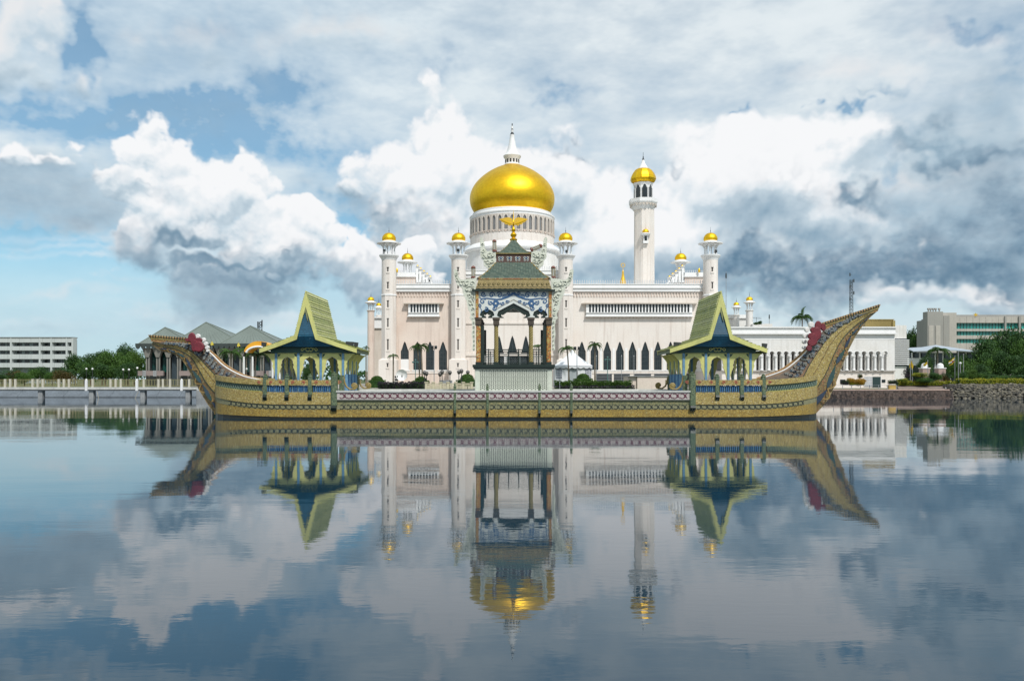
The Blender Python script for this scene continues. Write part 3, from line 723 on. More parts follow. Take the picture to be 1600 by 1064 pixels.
# --- small domed pavilions, shared
def dome_profile(r, h, z0):
    return [(r * .86, z0), (r * .97, z0 + h * .12), (r, z0 + h * .28), (r * .95, z0 + h * .48), (r * .80, z0 + h * .70), (r * .55, z0 + h * .88), (r * .25, z0 + h * .97), (.03, z0 + h)]
def chattri(cx, cy, z, r, parent, hcol=2.0, rc=None, rd=None, finial=True, plate=True, n=8):
    """open domed lantern: posts, flaring brackets, round canopy, gold dome. z = floor level, r = column circle radius"""
    rc = rc or r * 1.85; rd = rd or r * 1.12
    mb = MB()
    for i in range(n):
        a = 2 * PI * (i + .5) / n; x, y = cx + r * math.cos(a), cy + r * math.sin(a)
        x2, y2 = cx + r * 1.12 * math.cos(a), cy + r * 1.12 * math.sin(a)
        mb.tube([(x, y, z), (x, y, z + hcol * .45), (x, y, z + hcol * .6), (x2, y2, z + hcol * .85), (cx + r * 1.3 * math.cos(a), cy + r * 1.3 * math.sin(a), z + hcol)], [r * .09, r * .08, r * .09, r * .2, r * .34], 5, up=(0, 0, 1))
    c = mb.build('lantern_posts', M_trim, parent)
    mb = MB(); zc = z + hcol
    mb.lathe([(r * 1.1, zc - .03), (rc, zc + .02), (rc, zc + .12), (rc * .8, zc + .25), (rd * 1.0, zc + .32), (rd * .93, zc + .5), (rd * .9, zc + .52)], cx, cy, 32); mb.build('canopy', M_trim, c)
    mb = MB(); hd = rd * 1.22; mb.lathe(dome_profile(rd, hd, zc + .5), cx, cy, 28)
    d = mb.build('gold_dome', M_gold, c, smooth=True)
    if finial:
        mb = MB(); zt = zc + .5 + hd; mb.lathe([(.05, zt - .03), (.03, zt + .2), (.09, zt + .3), (.03, zt + .4), (.01, zt + 1.0)], cx, cy, 6); mb.build('finial', M_metal, c)
    return c
slit_z = [(419, 425.5), (442, 452), (470.5, 481), (498, 511.5), (530.5, 547), (567.5, 573.5)]
def tower(px, D, scale=1.0, low=True, slits=True):
    k = D / F; cx = XX(px, D); z = lambda y: ZZ(y, D); cy = D
    r = 11.2 * k
    mb = MB()
    mb.lathe([(r * 1.06, GZ - .2), (r * 1.06, z(461.3)), ], cx, cy, 8, a0=PI / 8)
    mb.lathe([(r * 1.02, z(461.3) + .003), (r * 1.0, z(406))], cx, cy, 28)
    sh = mb.build('tower', M_cream, mosque)
    mb = MB(); mb.lathe([(r * 1.10, z(463)), (r * 1.14, z(462)), (r * 1.10, z(460.5))], cx, cy, 8, a0=PI / 8)
    mb.lathe([(r * 1.02, z(407)), (r * 1.08, z(405)), (r * 1.28, z(402)), (r * 1.36, z(400.6)), (r * 1.36, z(399.2)), (r * 1.2, z(399.2))], cx, cy, 28); mb.build('moulding', M_trim, sh)
    if low:
        mb = MB(); w = 14.0 * k; mb.box(cx - w, cx + w, cy - w, cy + w, GZ - .2, z(562.6)); mb.lathe([(w * 1.40, z(562.6) + .003), (r * 1.1, z(560))], cx, cy, 4, a0=PI / 4); mb.build('tower_base', M_cream, sh)
    if slits:
        yf = cy - r * 1.06 * math.cos(PI / 8)
        for i, (a, b) in enumerate(slit_z):
            y = yf - .03 if i > 1 else cy - r * 1.02 - .02
            if i == 5 and low: y = cy - 14.0 * k - .03
            mb = MB(); mb.box(cx - .11, cx + .11, y, y + .15, z(b), z(a)); mb.box(cx - .2, cx + .2, y, y + .15, z(a) - .12, z(a)); s_ = mb.build('slit_window', M_slit, sh)
            mb = MB(); mb.box(cx - .28, cx + .28, y - .06, y + .12, z(b) - .32, z(b) - .14); mb.build('slit_sill', M_cream, sh)
    c = chattri(cx, cy, z(399), r * .82, mosque, z(381.6) - z(399), 19 * k, 10.9 * k)
    return sh
for px in (607.8, 716.5, 883.8, 1110.2): tower(px, DM - 1.0)
# loudspeakers in the tower lanterns
for px, y, w, lab in ((600.5, 392, 3.2, 'dark box speaker in the lantern of the leftmost front tower'), (716, 391.5, 4, 'dark speaker cluster in the lantern of the tower left of the dome'),
                      (885, 393, 3.4, 'dark speaker in the lantern of the tower right of the dome'), (1118, 393, 4, 'dark speaker in the lantern of the rightmost front tower')):
    p = P(px, y, DM - 1.8); t = thing('loudspeaker', (p.x, p.y, ZZ(399, DM - 1.8)), lab, 'loudspeaker', 'loudspeakers in the towers'); h = w * k9 / 2
    z0_ = ZZ(399, DM - 1.8); mb = MB(); mb.prismx([(p.y, p.z - h), (p.y - .3, p.z - h * 1.1), (p.y - .3, p.z + h * 1.1), (p.y, p.z + h)], p.x - h, p.x + h); mb.build('speaker_box', M_metal, t); mb = MB(); mb.box(p.x - .05, p.x + .05, p.y - .1, p.y, z0_, p.z); mb.build('speaker_stand', M_metal, t)
# --- central block between the towers, with entrance arches
xc0, xc1 = mx(727), mx(873)
yC = DM + .6
mb = MB(); cc = [(mx(779.6), 1.75), (mx(800.6), 1.9), (mx(821.8), 1.75)]
wall_ops(mb, xc0, xc1, GZ - .2, mz(506), yC, yC + .6, GZ + .8, mz(556), cc, 'point', mz(524) - mz(556)); mb.box(xc0, xc1, yC + 1, yC + 28, GZ, mz(506))
mb.build('entrance_wall', M_cream, mosque)
mb = MB(); mb.box(xc0, xc1, yC - .003, yC + 28, mz(506) + .003, mz(434)); mb.build('entrance_upper_wall', M_cream, mosque)
for c, w in cc: lancet(c, w, GZ + .8, mz(556), mz(524) - mz(556), yC)
mb = MB()
for c, w in cc:
    for s in (-1, 1): mb.box(c + s * (w / 2 + .16) - .12, c + s * (w / 2 + .16) + .12, yC - .3, yC - .005, GZ, mz(556))
mb.build('entrance_pilasters', M_trim, mosque)
for a, b in ((556, 552), (506, 503)):
    mb = MB(); mb.box(xc0, xc1, yC - .18, yC - .006, mz(a), mz(b)); mb.build('string_course', M_cream, mosque)
# narrow windows high on the entrance wall sides
for px in (752, 851):
    mb = MB(); mb.box(mx(px) - .1, mx(px) + .1, yC - .04, yC, mz(486), mz(474)); mb.build('slit_window', M_slit, mosque)
parapet(xc0, xc1, yC, yC + 28, mz(434), 1.25)
# --- the great dome
DD = 158.0; cxD = XX(800.3, DD); kd = DD / F
def dz(y): return ZZ(y, DD)
mb = MB(); mb.lathe([(72 * kd, GZ), (72 * kd, dz(424)), (71.5 * kd, dz(398))], cxD, DD, 64); mb.build('dome_base', M_white, mosque, smooth=True)
mb = MB(); mb.lathe([(71.6 * kd, dz(399)), (75.5 * kd, dz(397.5)), (76 * kd, dz(395.5)), (73 * kd, dz(391.5)), (69.5 * kd, dz(389)), (65.5 * kd, dz(386.5))], cxD, DD, 64); mb.build('dome_skirt', M_trim, mosque, smooth=True)
Rd = 63.6 * kd
mb = MB(); mb.lathe([(Rd, dz(387)), (Rd, dz(346))], cxD, DD, 72); drum = mb.build('drum', M_drum, mosque)
mb = MB(); mb.lathe([(65.5 * kd, dz(387.5)), (65.4 * kd, dz(373.5)), (Rd + .02, dz(372.5))], cxD, DD, 72); mb.build('drum_foot', M_cream, drum)
mb = MB(); mb.lathe([(Rd, dz(347.5)), (65.3 * kd, dz(347)), (65.3 * kd, dz(344)), (66.6 * kd, dz(343)), (66.6 * kd, dz(341.5)), (62 * kd, dz(339.5)), (62 * kd, dz(336.5)), (58.5 * kd, dz(335))], cxD, DD, 72); mb.build('drum_cornice', M_trim, drum, smooth=True)
# rib and arch unit of the drum
nW = 44; da = 2 * PI / nW
um = MB(); hz0, hz1 = dz(373.5), dz(346.5); hw_ = Rd * math.sin(da / 2)
outl = [(-hw_, hz1), (-hw_, hz0 + .0), (-hw_ * .60, hz0)]
ah = hz1 - hz0
right = [(hw_ * .60, hz0), (hw_ * .60, hz0 + ah * .74), (hw_ * .52, hz0 + ah * .82), (hw_ * .2, hz0 + ah * .90), (0, hz0 + ah * .95)]
left = [(-x, z) for x, z in right[:-1]][::-1]
# left pier + right pier + head, as one ring segment with a notch from below
poly = [(-hw_, hz0), (-hw_ * .60, hz0)] + [(-x, z) for x, z in right[1:-1]] + [(0, hz0 + ah * .95)] + [(x, z) for x, z in right[1:-1]][::-1] + [(hw_ * .60, hz0), (hw_, hz0), (hw_, hz1), (-hw_, hz1)]
um.prismy(poly, 0, .34); ume = um.mesh('drum_arch', mat('warm_grey_drum_stone', (.68, .62, .55), .8, c2=(.58, .50, .43), var=.8, scale=.4, streak=.4))
gm = MB(); gm.box(-.26, .26, 0, .05, hz0 + .5, hz0 + ah * .78); gm.prismy([(-.26, hz0 + ah * .78), (.26, hz0 + ah * .78), (0, hz0 + ah * .9)], 0, .05); gme = gm.mesh('drum_window', mat('drum_window_glass', (.24, .24, .24), .4))
bmv = MB(); bmv.box(-.34, .34, -.12, .1, hz0 + .30, hz0 + .42); bmv.box(-.2, .2, -.08, .1, hz0 + .05, hz0 + .30); bme2 = bmv.mesh('drum_bracket', M_pink)
for i in range(nW):
    a = -PI / 2 + i * da
    ro = Rd * math.cos(da / 2) + .30
    inst('drum_arch', ume, drum, (cxD + ro * math.cos(a), DD + ro * math.sin(a), 0), (0, 0, a + PI / 2))
    inst('drum_window', gme, drum, (cxD + (Rd + .07) * math.cos(a), DD + (Rd + .07) * math.sin(a), 0), (0, 0, a + PI / 2))
    inst('drum_bracket', bme2, drum, (cxD + ro * math.cos(a), DD + ro * math.sin(a), 0), (0, 0, a + PI / 2))
prof = [(57.6, 336.5), (60.5, 331), (63.3, 326), (65.4, 320), (66.2, 313), (65.8, 307), (64.2, 301), (61.2, 294.5), (56.8, 288), (51.0, 281.8), (44, 275.8), (36, 270.2), (27.5, 265.4), (19, 261.5), (12, 259)]
def smooth_prof(p, n=4):
    out = []
    for i in range(len(p) - 1):
        p0, p1, p2, p3 = p[max(i - 1, 0)], p[i], p[i + 1], p[min(i + 2, len(p) - 1)]
        for k in range(n):
            t = k / n; out.append(tuple(.5 * (2 * b + (c - a) * t + (2 * a - 5 * b + 4 * c - d) * t * t + (3 * b - a - 3 * c + d) * t ** 3) for a, b, c, d in zip(p0, p1, p2, p3)))
    out.append(p[-1]); return out
mb = MB(); mb.lathe([(r * kd, dz(y)) for r, y in smooth_prof(prof)], cxD, DD, 96); gd = mb.build('golden_main_dome', M_gold, mosque, smooth=True)
sp_ = [(12.2, 259.5), (12.6, 258), (11.2, 256.5), (11, 249.5), (13.6, 246), (13.8, 244.2), (12.2, 243), (9.8, 240), (7.8, 235), (6, 228), (4.4, 220), (3.4, 213), (3.6, 211.5), (2.2, 210.5), (1.6, 207), (2.2, 204.5), (1.2, 203), (1.6, 200), (.7, 197), (.2, 193)]
mb = MB(); mb.lathe([(r * kd, dz(y)) for r, y in sp_], cxD, DD, 28); spi = mb.build('spire', M_trim, gd, smooth=True)
nb = MB(); nb.box(-.16, .16, 0, .06, dz(256), dz(250.5)); nbm = nb.mesh('spire_niche', M_slit)
for i in range(14):
    a = 2 * PI * i / 14; rr = 11.25 * kd; inst('spire_niche', nbm, gd, (cxD + rr * math.cos(a), DD + rr * math.sin(a), 0), (0, 0, a + PI / 2))
mb = MB(); mb.lathe([(3.0 * kd, dz(212.2)), (2.9 * kd, dz(209.5)), (1.6 * kd, dz(207))], cxD, DD, 12); mb.lathe([(1.8 * kd, dz(203.5)), (.8 * kd, dz(199)), (.1, dz(193.5))], cxD, DD, 10); mb.build('dark_finial', M_metal, gd)
# --- roof blocks with stepped buttresses
def roofblock(x0, x1, xc, D, s, dome_r=9, zl=6):
    X0_, X1_ = XX(x0, D), XX(x1, D)
    z = lambda y: ZZ(y, D)
    mb = MB(); mb.box(X0_, X1_, D, D + 12, GZ + 12, z(433)); b = mb.build('roof_block', M_pink, mosque)
    mb = MB(); mb.box(X0_ - .1, X1_ + .1, D - .3, D + 12.1, z(433), z(429.5)); mb.box(X0_, X1_, D - .2, D + 12, z(429.5), z(426)); mb.build('roof_parapet', M_trim, b)
    mb = MB(); n = int((X1_ - X0_) / .38)
    for i in range(n + 1):
        x = X0_ + (X1_ - X0_) * i / n; mb.box(x - .05, x + .05, D - .15, D - .05, z(426), z(422.5))
    mb.box(X0_, X1_, D - .12, D - .08, z(423.2), z(422.8)); mb.build('roof_railing', mat('white_iron_railing', (.72, .73, .74), .6), b, kind='stuff')
    chattri(XX(xc, D + 3), D + 3, ZZ(426, D + 3), 6.2 * D / F, mosque, ZZ(411, D + 3) - ZZ(426, D + 3), 16 * D / F, 9.3 * D / F)
    xe = x1 if s > 0 else x0
    for i in range(5):
        px = xe + s * (2.5 + i * 5.0); yt = 416.5 + i * 4.2
        X = XX(px, D); w = 1.9 * D / F
        mb = MB(); mb.box(X - w, X + w, D + .2 + i * .05, D + 1.6, z(441), z(yt)); mb.prismy([(X - w * 1.25, z(yt)), (X + w * 1.25, z(yt)), (X + w * 1.25, z(yt - .8)), (X - w * 1.25, z(yt - .8))], D, D + 1.8)
        mb.prismy([(X + s * w, z(yt + 6)), (X + s * w, z(yt + 11)), (X + s * (w + 3.2 * D / F), z(yt + 11)), (X + s * (w + 3.2 * D / F), z(yt + 8.6))], D + .4, D + 1.3)
        q = mb.build('stepped_buttress', M_trim, mosque)
        mb = MB(); mb.lathe([(1.7 * D / F, z(yt - .8)), (1.9 * D / F, z(yt - 1.8)), (1.4 * D / F, z(yt - 3)), (.3 * D / F, z(yt - 3.8))], X, D + .9, 14); mb.build('gold_cap', M_gold, q, smooth=True)
roofblock(618.5, 649, 636.8, 148, 1)
roofblock(1070, 1100, 1063.5, 148, -1)
for px, D in ((620.5, 147.5), (1092, 147.5)):
    X = XX(px, D); mb = MB(); mb.lathe([(1.5 * D / F, ZZ(426, D)), (1.8 * D / F, ZZ(422, D)), (1.2 * D / F, ZZ(420.6, D)), (.1, ZZ(419.6, D))], X, D - .2, 12); mb.build('gold_cap', M_gold, mosque, smooth=True)

# ------------------------------------------------------------------ minaret
DMN = 166.0; km = DMN / F; cxm = XX(1005, DMN)
def nz(y): return ZZ(y, DMN)
mn = thing('minaret', (cxm, DMN, GZ), 'tall pale octagonal minaret with a gold bulb top right of the great dome', 'minaret')
cxs_ = XX(1006.5, DMN)
mb = MB(); mb.lathe([(16.6 * km, GZ), (16.4 * km, nz(445)), (15.9 * km, nz(329))], cxs_, DMN, 8, a0=PI / 8); mb.build('shaft', M_cream, mn)
mb = MB(); mb.box(cxs_ - 4.6 * km, cxs_ + 6.2 * km, DMN - 16.0 * km, DMN - 14.4 * km, GZ, nz(384)); mb.build('shaft_bay', M_cream, mn)
mb = MB(); mb.lathe([(15.9 * km, nz(329)), (17.5 * km, nz(326)), (22.4 * km, nz(319)), (22.8 * km, nz(318)), (22.8 * km, nz(313)), (21.5 * km, nz(313)), (21.5 * km, nz(316)), (13, nz(316))][:7], cxm, DMN, 8, a0=PI / 8); bal = mb.build('balcony', M_trim, mn)
tb = MB(); tb.prismy([(-.35, 0), (.35, 0), (0, -.5)], -.05, .05); tbm = tb.mesh('balcony_corbel', M_beige)
for i in range(24):
    a = -PI / 2 + 2 * PI * (i + .5) / 24; rr = 20.4 * km
    inst('balcony_corbel', tbm, bal, (cxm + rr * math.cos(a), DMN + rr * math.sin(a), nz(321)), (0, 0, a + PI / 2))
mb = MB(); mb.lathe([(14.2 * km, nz(317)), (14.0 * km, nz(292)), (15.4 * km, nz(289.5)), (16.5 * km, nz(287.5)), (13 * km, nz(286))], cxm, DMN, 8, a0=PI / 8); lan = mb.build('lantern_room', M_trim, mn)
wl = MB(); W_ = 1.05
wl.prismy([(-W_ / 2, 0)] + arch_top('point', 0, W_, 1.7, 1.1) + [(W_ / 2, 0)], -.02, .08); wlm = wl.mesh('lantern_window', M_glass)
fr = MB(); o_ = [(-W_ / 2 - .12, -.1)] + [(x * 1.22, z + .12) for x, z in arch_top('point', 0, W_, 1.7, 1.1)] + [(W_ / 2 + .12, -.1)]
for a_, b_ in zip(o_[:-1], o_[1:]): fr.tube([(a_[0], -.03, a_[1]), (b_[0], -.03, b_[1])], .06, 4)
frm = fr.mesh('window_surround', M_trim)
for i in range(8):
    a = -PI / 2 + i * PI / 4
    for off in ((-.0,),):
        rr = 14.1 * km * math.cos(PI / 8) + .03
        o = inst('lantern_window', wlm, lan, (cxm + rr * math.cos(a), DMN + rr * math.sin(a), nz(311)), (0, 0, a + PI / 2))
        inst('window_surround', frm, lan, (cxm + (rr + .05) * math.cos(a), DMN + (rr + .05) * math.sin(a), nz(311)), (0, 0, a + PI / 2))
mb = MB(); mb.lathe([(13.5 * km, nz(288.2)), (18.5 * km, nz(284.5)), (20 * km, nz(281)), (19.4 * km, nz(277)), (16.8 * km, nz(271.5)), (13.5 * km, nz(267)), (10.5 * km, nz(264.8)), (8.5 * km, nz(264.4))], cxm, DMN, 12, a0=PI / 12); mb.build('gold_bulb', M_gold, mn)
mb = MB(); mb.lathe([(8.6 * km, nz(264.8)), (7 * km, nz(262)), (4.4 * km, nz(258)), (2.6 * km, nz(254)), (1.6 * km, nz(250.5))], cxm, DMN, 12); mb.build('white_cone', M_trim, mn, smooth=True)
mb = MB(); mb.lathe([(1.6 * km, nz(250.6)), (1.7 * km, nz(249)), (.8 * km, nz(247.6)), (.9 * km, nz(246)), (.3 * km, nz(244)), (.04, nz(238.5))], cxm, DMN, 8); mb.build('finial', M_metal, mn)
xb = XX(1008.6, DMN - 2.3)
mb = MB(); y_ = DMN - 16 * km
mb.box(xb - .55, xb + .55, y_ - .7, y_, nz(383.5), nz(380)); mb.box(xb - .45, xb - .3, y_ - .6, y_, nz(380), nz(371.5)); mb.box(xb + .3, xb + .45, y_ - .6, y_, nz(380), nz(371.5))
mb.lathe([(.5, nz(372)), (1.05, nz(369.5)), (1.05, nz(368.6)), (.7, nz(367.6))], xb, y_ - .3, 16); bay_ = mb.build('oriel', M_trim, mn)
mb = MB(); mb.box(xb - .18, xb + .18, y_ - .35, y_ - .3, nz(379.5), nz(371.6)); mb.build('oriel_window', M_glass, bay_)
mb = MB(); mb.lathe(dome_profile(.68, .85, nz(367.8)), xb, y_ - .3, 16); mb.build('oriel_dome', M_gold, bay_, smooth=True); mb = MB(); mb.lathe([(.03, nz(362)), (.01, nz(358.5))], xb, y_ - .3, 5); mb.build('oriel_finial', M_goldp, bay_)

# gold star monument on the roof
p = P(973.4, 443, 150); t = thing('gold_star_finial', (p.x, 150, p.z), 'slender golden cone topped by a star ring on the roof left of the minaret', 'finial')
s_ = 150 / F; mb = MB(); mb.lathe([(5 * s_, p.z - .6), (4.4 * s_, p.z + .3), (2.6 * s_, p.z + 9 * s_), (1.3 * s_, p.z + 17 * s_), (1.6 * s_, p.z + 18.5 * s_), (.5 * s_, p.z + 20 * s_), (.4 * s_, p.z + 24 * s_)], p.x, 150, 12); mb.build('cone', M_goldp, t, smooth=True)
mb = MB(); zc = p.z + 28.5 * s_
for i in range(12):
    a = 2 * PI * i / 12; mb.tube([(p.x + .3 * math.cos(a), 150, zc + .3 * math.sin(a)), (p.x + .5 * math.cos(a), 150, zc + .5 * math.sin(a))], .05, 4)
mb.tube([(p.x + .3 * math.cos(a), 150, zc + .3 * math.sin(a)) for a in linspace(0, 6.3, 14)], .06, 4); mb.build('star_ring', M_goldp, t)

# ------------------------------------------------------------------ towers of the rear buildings
def small_tower(px, D, ydome, r, ybot, label, body=M_cream):
    k = D / F; X = XX(px, D); z = lambda y: ZZ(y, D)
    t = thing('domed_tower', (X, D, GZ), label, 'tower', 'smaller domed towers behind the mosque')
    zc = z(ydome + 8.3)
    mb = MB(); mb.lathe([(r * 1.12 * k, GZ), (r * 1.06 * k, z(ydome + 22)), (r * 1.3 * k, z(ydome + 20.5)), (r * 1.3 * k, z(ydome + 19.6))], X, D, 20); mb.build('shaft', body, t)
    chattri(X, D, z(ydome + 19.5), r * .85 * k, t, z(ydome + 8.3) - z(ydome + 19.5), r * 1.85 * k, r * 1.05 * k, True)
    return t
small_tower(579.6, 176, 465.5, 5.0, 600, 'slim domed tower at the far left end of the mosque', M_pink)
small_tower(591.8, 186, 473.2, 3.9, 600, 'lower domed lantern tower just right of the far left slim tower', M_cream)
small_tower(1171, 176, 465.2, 5.0, 512, 'slim white domed tower standing right behind the long white arcade', M_white)
small_tower(1150.5, 180, 472.6, 4.2, 500, 'short domed lantern left of the slim tower behind the arcade', M_white)
t = thing('rear_hall', (XX(589, 180), 180, GZ), 'beige and white rear hall wall seen between the left towers', 'building')
mb = MB(); mb.box(XX(577, 182), XX(612, 182), 182, 196, GZ, ZZ(513, 182)); mb.build('wall', M_beige, t); mb = MB(); mb.box(XX(577, 181.5), XX(612, 181.5), 181.6, 196, ZZ(513, 182) + .01, ZZ(498, 182)); mb.box(XX(577, 181) - .1, XX(612, 181), 181.2, 196.1, ZZ(497.5, 182), ZZ(495.5, 182)); mb.build('parapet', M_trim, t)
t = thing('rear_roof_block', (XX(1150, 182), 182, GZ), 'white rear roof block under the short lantern behind the arcade building', 'building')
mb = MB(); mb.box(XX(1120, 182), XX(1168, 182), 182, 200, GZ, ZZ(498, 182)); mb.build('wall', M_white, t); mb = MB(); mb.box(XX(1120, 182) - .2, XX(1168, 182), 181.6, 200.1, ZZ(497.5, 182), ZZ(492, 182)); mb.build('parapet', M_trim, t)
t = thing('roof_tank_house', (XX(1192, 176), 176, GZ), 'low white rooftop house with shrubs right of the slim tower', 'building')
mb = MB(); mb.box(XX(1176, 174), XX(1207, 174), 174, 180, GZ, ZZ(506, 174)); mb.build('wall', M_white, t)

# ------------------------------------------------------------------ long white arcade building on the right
DA = 122.0; ka = DA / F
ar = thing('arcade_building', (XX(1270, DA), DA, GZ), 'long low white building with a row of keyhole arches at the right of the mosque', 'building')
ax = lambda x: XX(x, DA); az_ = lambda y: ZZ(y, DA)
A0, A1 = ax(1128), ax(1398)
cs = [ax(1184 + 11.05 * i) for i in range(19)]
cs = [c for c in cs if c < A1 - .6]
mb = MB(); wall_ops(mb, A0, A1, az_(579.5), az_(531), DA, DA + .5, az_(579), az_(556), [(c, .62) for c in cs], 'key', .72); mb.box(A0, A1, DA + 3.2, DA + 22, az_(580), az_(531)); mb.build('arcade_wall', M_white, ar)
mb = MB(); mb.box(A0, A1, DA + .06, DA + 22, GZ - .2, az_(579.5) - .003); mb.build('base_wall', M_cream, ar)
mb = MB(); mb.box(A0, A1, DA - .25, DA + .05, az_(580.3), az_(578.6)); mb.build('ledge', M_drum, ar)
mb = MB(); mb.box(A0, A1, DA - .02, DA + 22, az_(531) + .003, az_(522.5)); mb.box(A0 - .1, A1 + .1, DA - .5, DA + 22.1, az_(522.5), az_(520)); mb.box(A0, A1, DA - .3, DA + 22, az_(520), az_(512.8)); mb.box(A0 - .1, A1 + .1, DA - .5, DA + 22.1, az_(512.8), az_(510.8)); mb.build('parapet', M_trim, ar)
cm = MB(); cm.lathe([(.26, 0), (.26, .15), (.17, .25), (.15, 1.9), (.24, 2.1), (.24, 2.25)], 0, 0, 10); cme_ = cm.mesh('column', M_trim)
for a, b in zip(cs[:-1], cs[1:]): inst('column', cme_, ar, ((a + b) / 2, DA - .22, az_(579)))
rm = MB(); rm.tube([(.42 * math.cos(a), 0, .40 * math.sin(a)) for a in linspace(-.8, PI + .8, 14)], .06, 5); rme = rm.mesh('arch_ring', M_trim)
sm_ = MB(); sm_.lathe([(.15, 0), (.13, 1.9), (.2, 2.2)], 0, 0, 8); smm = sm_.mesh('inner_column', M_drum)
for i, c in enumerate(cs):
    inst('arch_ring', rme, ar, (c, DA - .05, az_(552.5))); inst('inner_column', smm, ar, (c + .05, DA + 1.6, az_(579)))
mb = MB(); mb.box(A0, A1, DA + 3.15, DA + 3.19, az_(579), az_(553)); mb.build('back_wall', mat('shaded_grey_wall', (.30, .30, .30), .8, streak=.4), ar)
mb = MB(); mb.box(ax(1350.5), ax(1362.5), DA - .0, DA + .05, az_(604), az_(588.7)); dgr = mb.build('grille_door', mat('blue_grey_grille', (.28, .33, .38), .6), ar)
mb = MB()
for i in range(7): mb.box(ax(1350.5 + 2 * i) - .03, ax(1350.5 + 2 * i) + .03, DA - .04, DA - .005, az_(604), az_(588.7))
for i in range(6): mb.box(ax(1350.5), ax(1362.5), DA - .05, DA - .01, az_(590 + 2.4 * i) - .03, az_(590 + 2.4 * i) + .03)
mb.build('grille_bars', M_trim, dgr)
mb = MB(); mb.box(ax(1363.2), ax(1375.5), DA - .02, DA + .05, az_(605), az_(588.7)); mb.build('dark_door', mat('dark_green_door', (.02, .05, .05), .5), ar)
mb = MB(); mb.box(ax(1376), ax(1377), DA - .06, DA + .05, az_(605), az_(587.5)); mb.build('door_jamb', M_trim, ar)
mb = MB(); mb.box(ax(1378), ax(1383.5), DA - .02, DA + .05, az_(597.5), az_(593)); mb.build('small_window', M_glass, ar)
mb = MB(); mb.box(ax(1313), ax(1318), DA - .02, DA + .05, az_(599), az_(593)); mb.build('small_window', M_glass, ar)
# gilded roof beam structure at the right end
g = thing('gilded_roof_beam', (XX(1384, 128), 128, az_(510)), 'brown and gold carved beam lying on the roof right end behind the boat stern', 'roof ornament')
q = lambda x: XX(x, 128); w_ = lambda y: ZZ(y, 128)
mb = MB(); mb.box(q(1352), q(1396), 128, 129, w_(511), w_(500)); mb.build('gold_beam', M_goldmos, g); mb = MB(); mb.box(q(1351), q(1397), 127.9, 129.1, w_(500), w_(498.8)); mb.box(q(1394), q(1398), 127.8, 129, w_(511), w_(501)); mb.build('beam_cap', M_mosaic, g)

# ------------------------------------------------------------------ buildings on the left
# office block far left
D = 235.0; x = lambda v: XX(v, D); z = lambda v: ZZ(v, D)
ob = thing('office_block', (x(55), D, GZ), 'pale grey three storey office block with ribbon balconies at the far left', 'building')
mb = MB(); mb.box(x(-60), x(113), D + 2, D + 2.6, GZ, z(531)); mb.build('core_wall', mat('shaded_office_wall', (.36, .42, .42), .8, var=.6, streak=.3), ob)
M_off = mat('pale_grey_panel', (.58, .61, .60), .8, c2=(.46, .50, .50), var=.6, scale=.3, streak=.35)
for a, b in ((535, 527.8), (547.5, 541), (561, 553.5), (574, 567)):
    xx = x(-60)
    while xx < x(113) - .5:
        mb = MB(); x2 = min(xx + 3.4, x(113)); mb.box(xx + .03, x2 - .03, D, D + 2.2, z(a), z(b)); mb.build('balcony_panel', M_off, ob); xx += 3.4
mb = MB(); mb.box(x(-60), x(114), D - .2, D + 2.6, z(527.8), z(526.6)); mb.build('roof_edge', M_conc, ob)
for v in (17, 62, 80, 104, 113): mb = MB(); mb.bbox(x(v) - .25, x(v) + .25, D - .1, D + 2.1, GZ, z(527.8), .05); mb.build('wall_rib', M_off, ob)
for (a, b) in ((541, 535), (553.5, 547.5), (567, 561)):
    for k, v in enumerate((-2, 8, 24, 36, 49, 68, 86, 95)):
        mb = MB(); mb.box(x(v - 3.2), x(v + 3.2), D + 1.85, D + 1.98, z(a - .6), z(b + .8)); mb.build('window', M_glass, ob)
# convention hall with three pyramid roofs
D = 132.0; x = lambda v: XX(v, D); z = lambda v: ZZ(v, D); kk = D / F
hall = thing('pyramid_roof_hall', (x(320), D, GZ), 'dark glazed hall under three grey green pyramid roofs left of the mosque', 'building')
M_pyr = mat('grey_green_metal_roof', (.16, .19, .165), .5, c2=(.20, .24, .21), var=.8, scale=.3, fine=4, fvar=.12, streak=.15, metal=.1)
def pyramid(ax_, ay, hwid, eave, nm, dd=0):
    zc = z(ay); s = hwid * kk; cx, cy = x(ax_), D + s + dd
    faces = [(-1, -1), (1, -1), (1, 1), (-1, 1)]
    ze = z(eave)
    apx = Vector((cx * (cy / D) if False else XX(ax_, cy), cy, ZZ(ay, cy)))
    cor = [Vector((cx + a * s, cy + b * s, ze)) for a, b in faces]
    root = None
    for i in range(4):
        a, b = cor[i], cor[(i + 1) % 4]; n = 14 if i == 0 else 6
        for k in range(n):
            p, q = a.lerp(b, k / n), a.lerp(b, (k + 1) / n)
            # sheets narrow towards the apex
            mb = MB(); nrm = (b - a).cross(apx - a).normalized() * .04
            t0 = p + (q - p) * .02; t1 = q - (q - p) * .02
            mb.add([t0 + nrm, t1 + nrm, apx + nrm * .2, t0 - nrm, t1 - nrm, apx - nrm], [(0, 1, 2), (5, 4, 3), (0, 3, 4, 1), (1, 4, 5, 2), (2, 5, 3, 0)]); mb.build('roof_sheet', M_pyr, hall)
    for c in cor:
        mb = MB(); mb.tube([c + Vector((0, 0, .05)), apx + Vector((0, 0, .05))], .09, 5); mb.build('roof_hip', M_pyr, hall)
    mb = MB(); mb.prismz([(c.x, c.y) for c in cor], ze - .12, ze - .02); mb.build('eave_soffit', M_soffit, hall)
pyramid(258, 512, 44, 539, 'a'); pyramid(322, 504, 60, 539.5, 'b', .5); pyramid(391, 509.6, 52, 540, 'c')
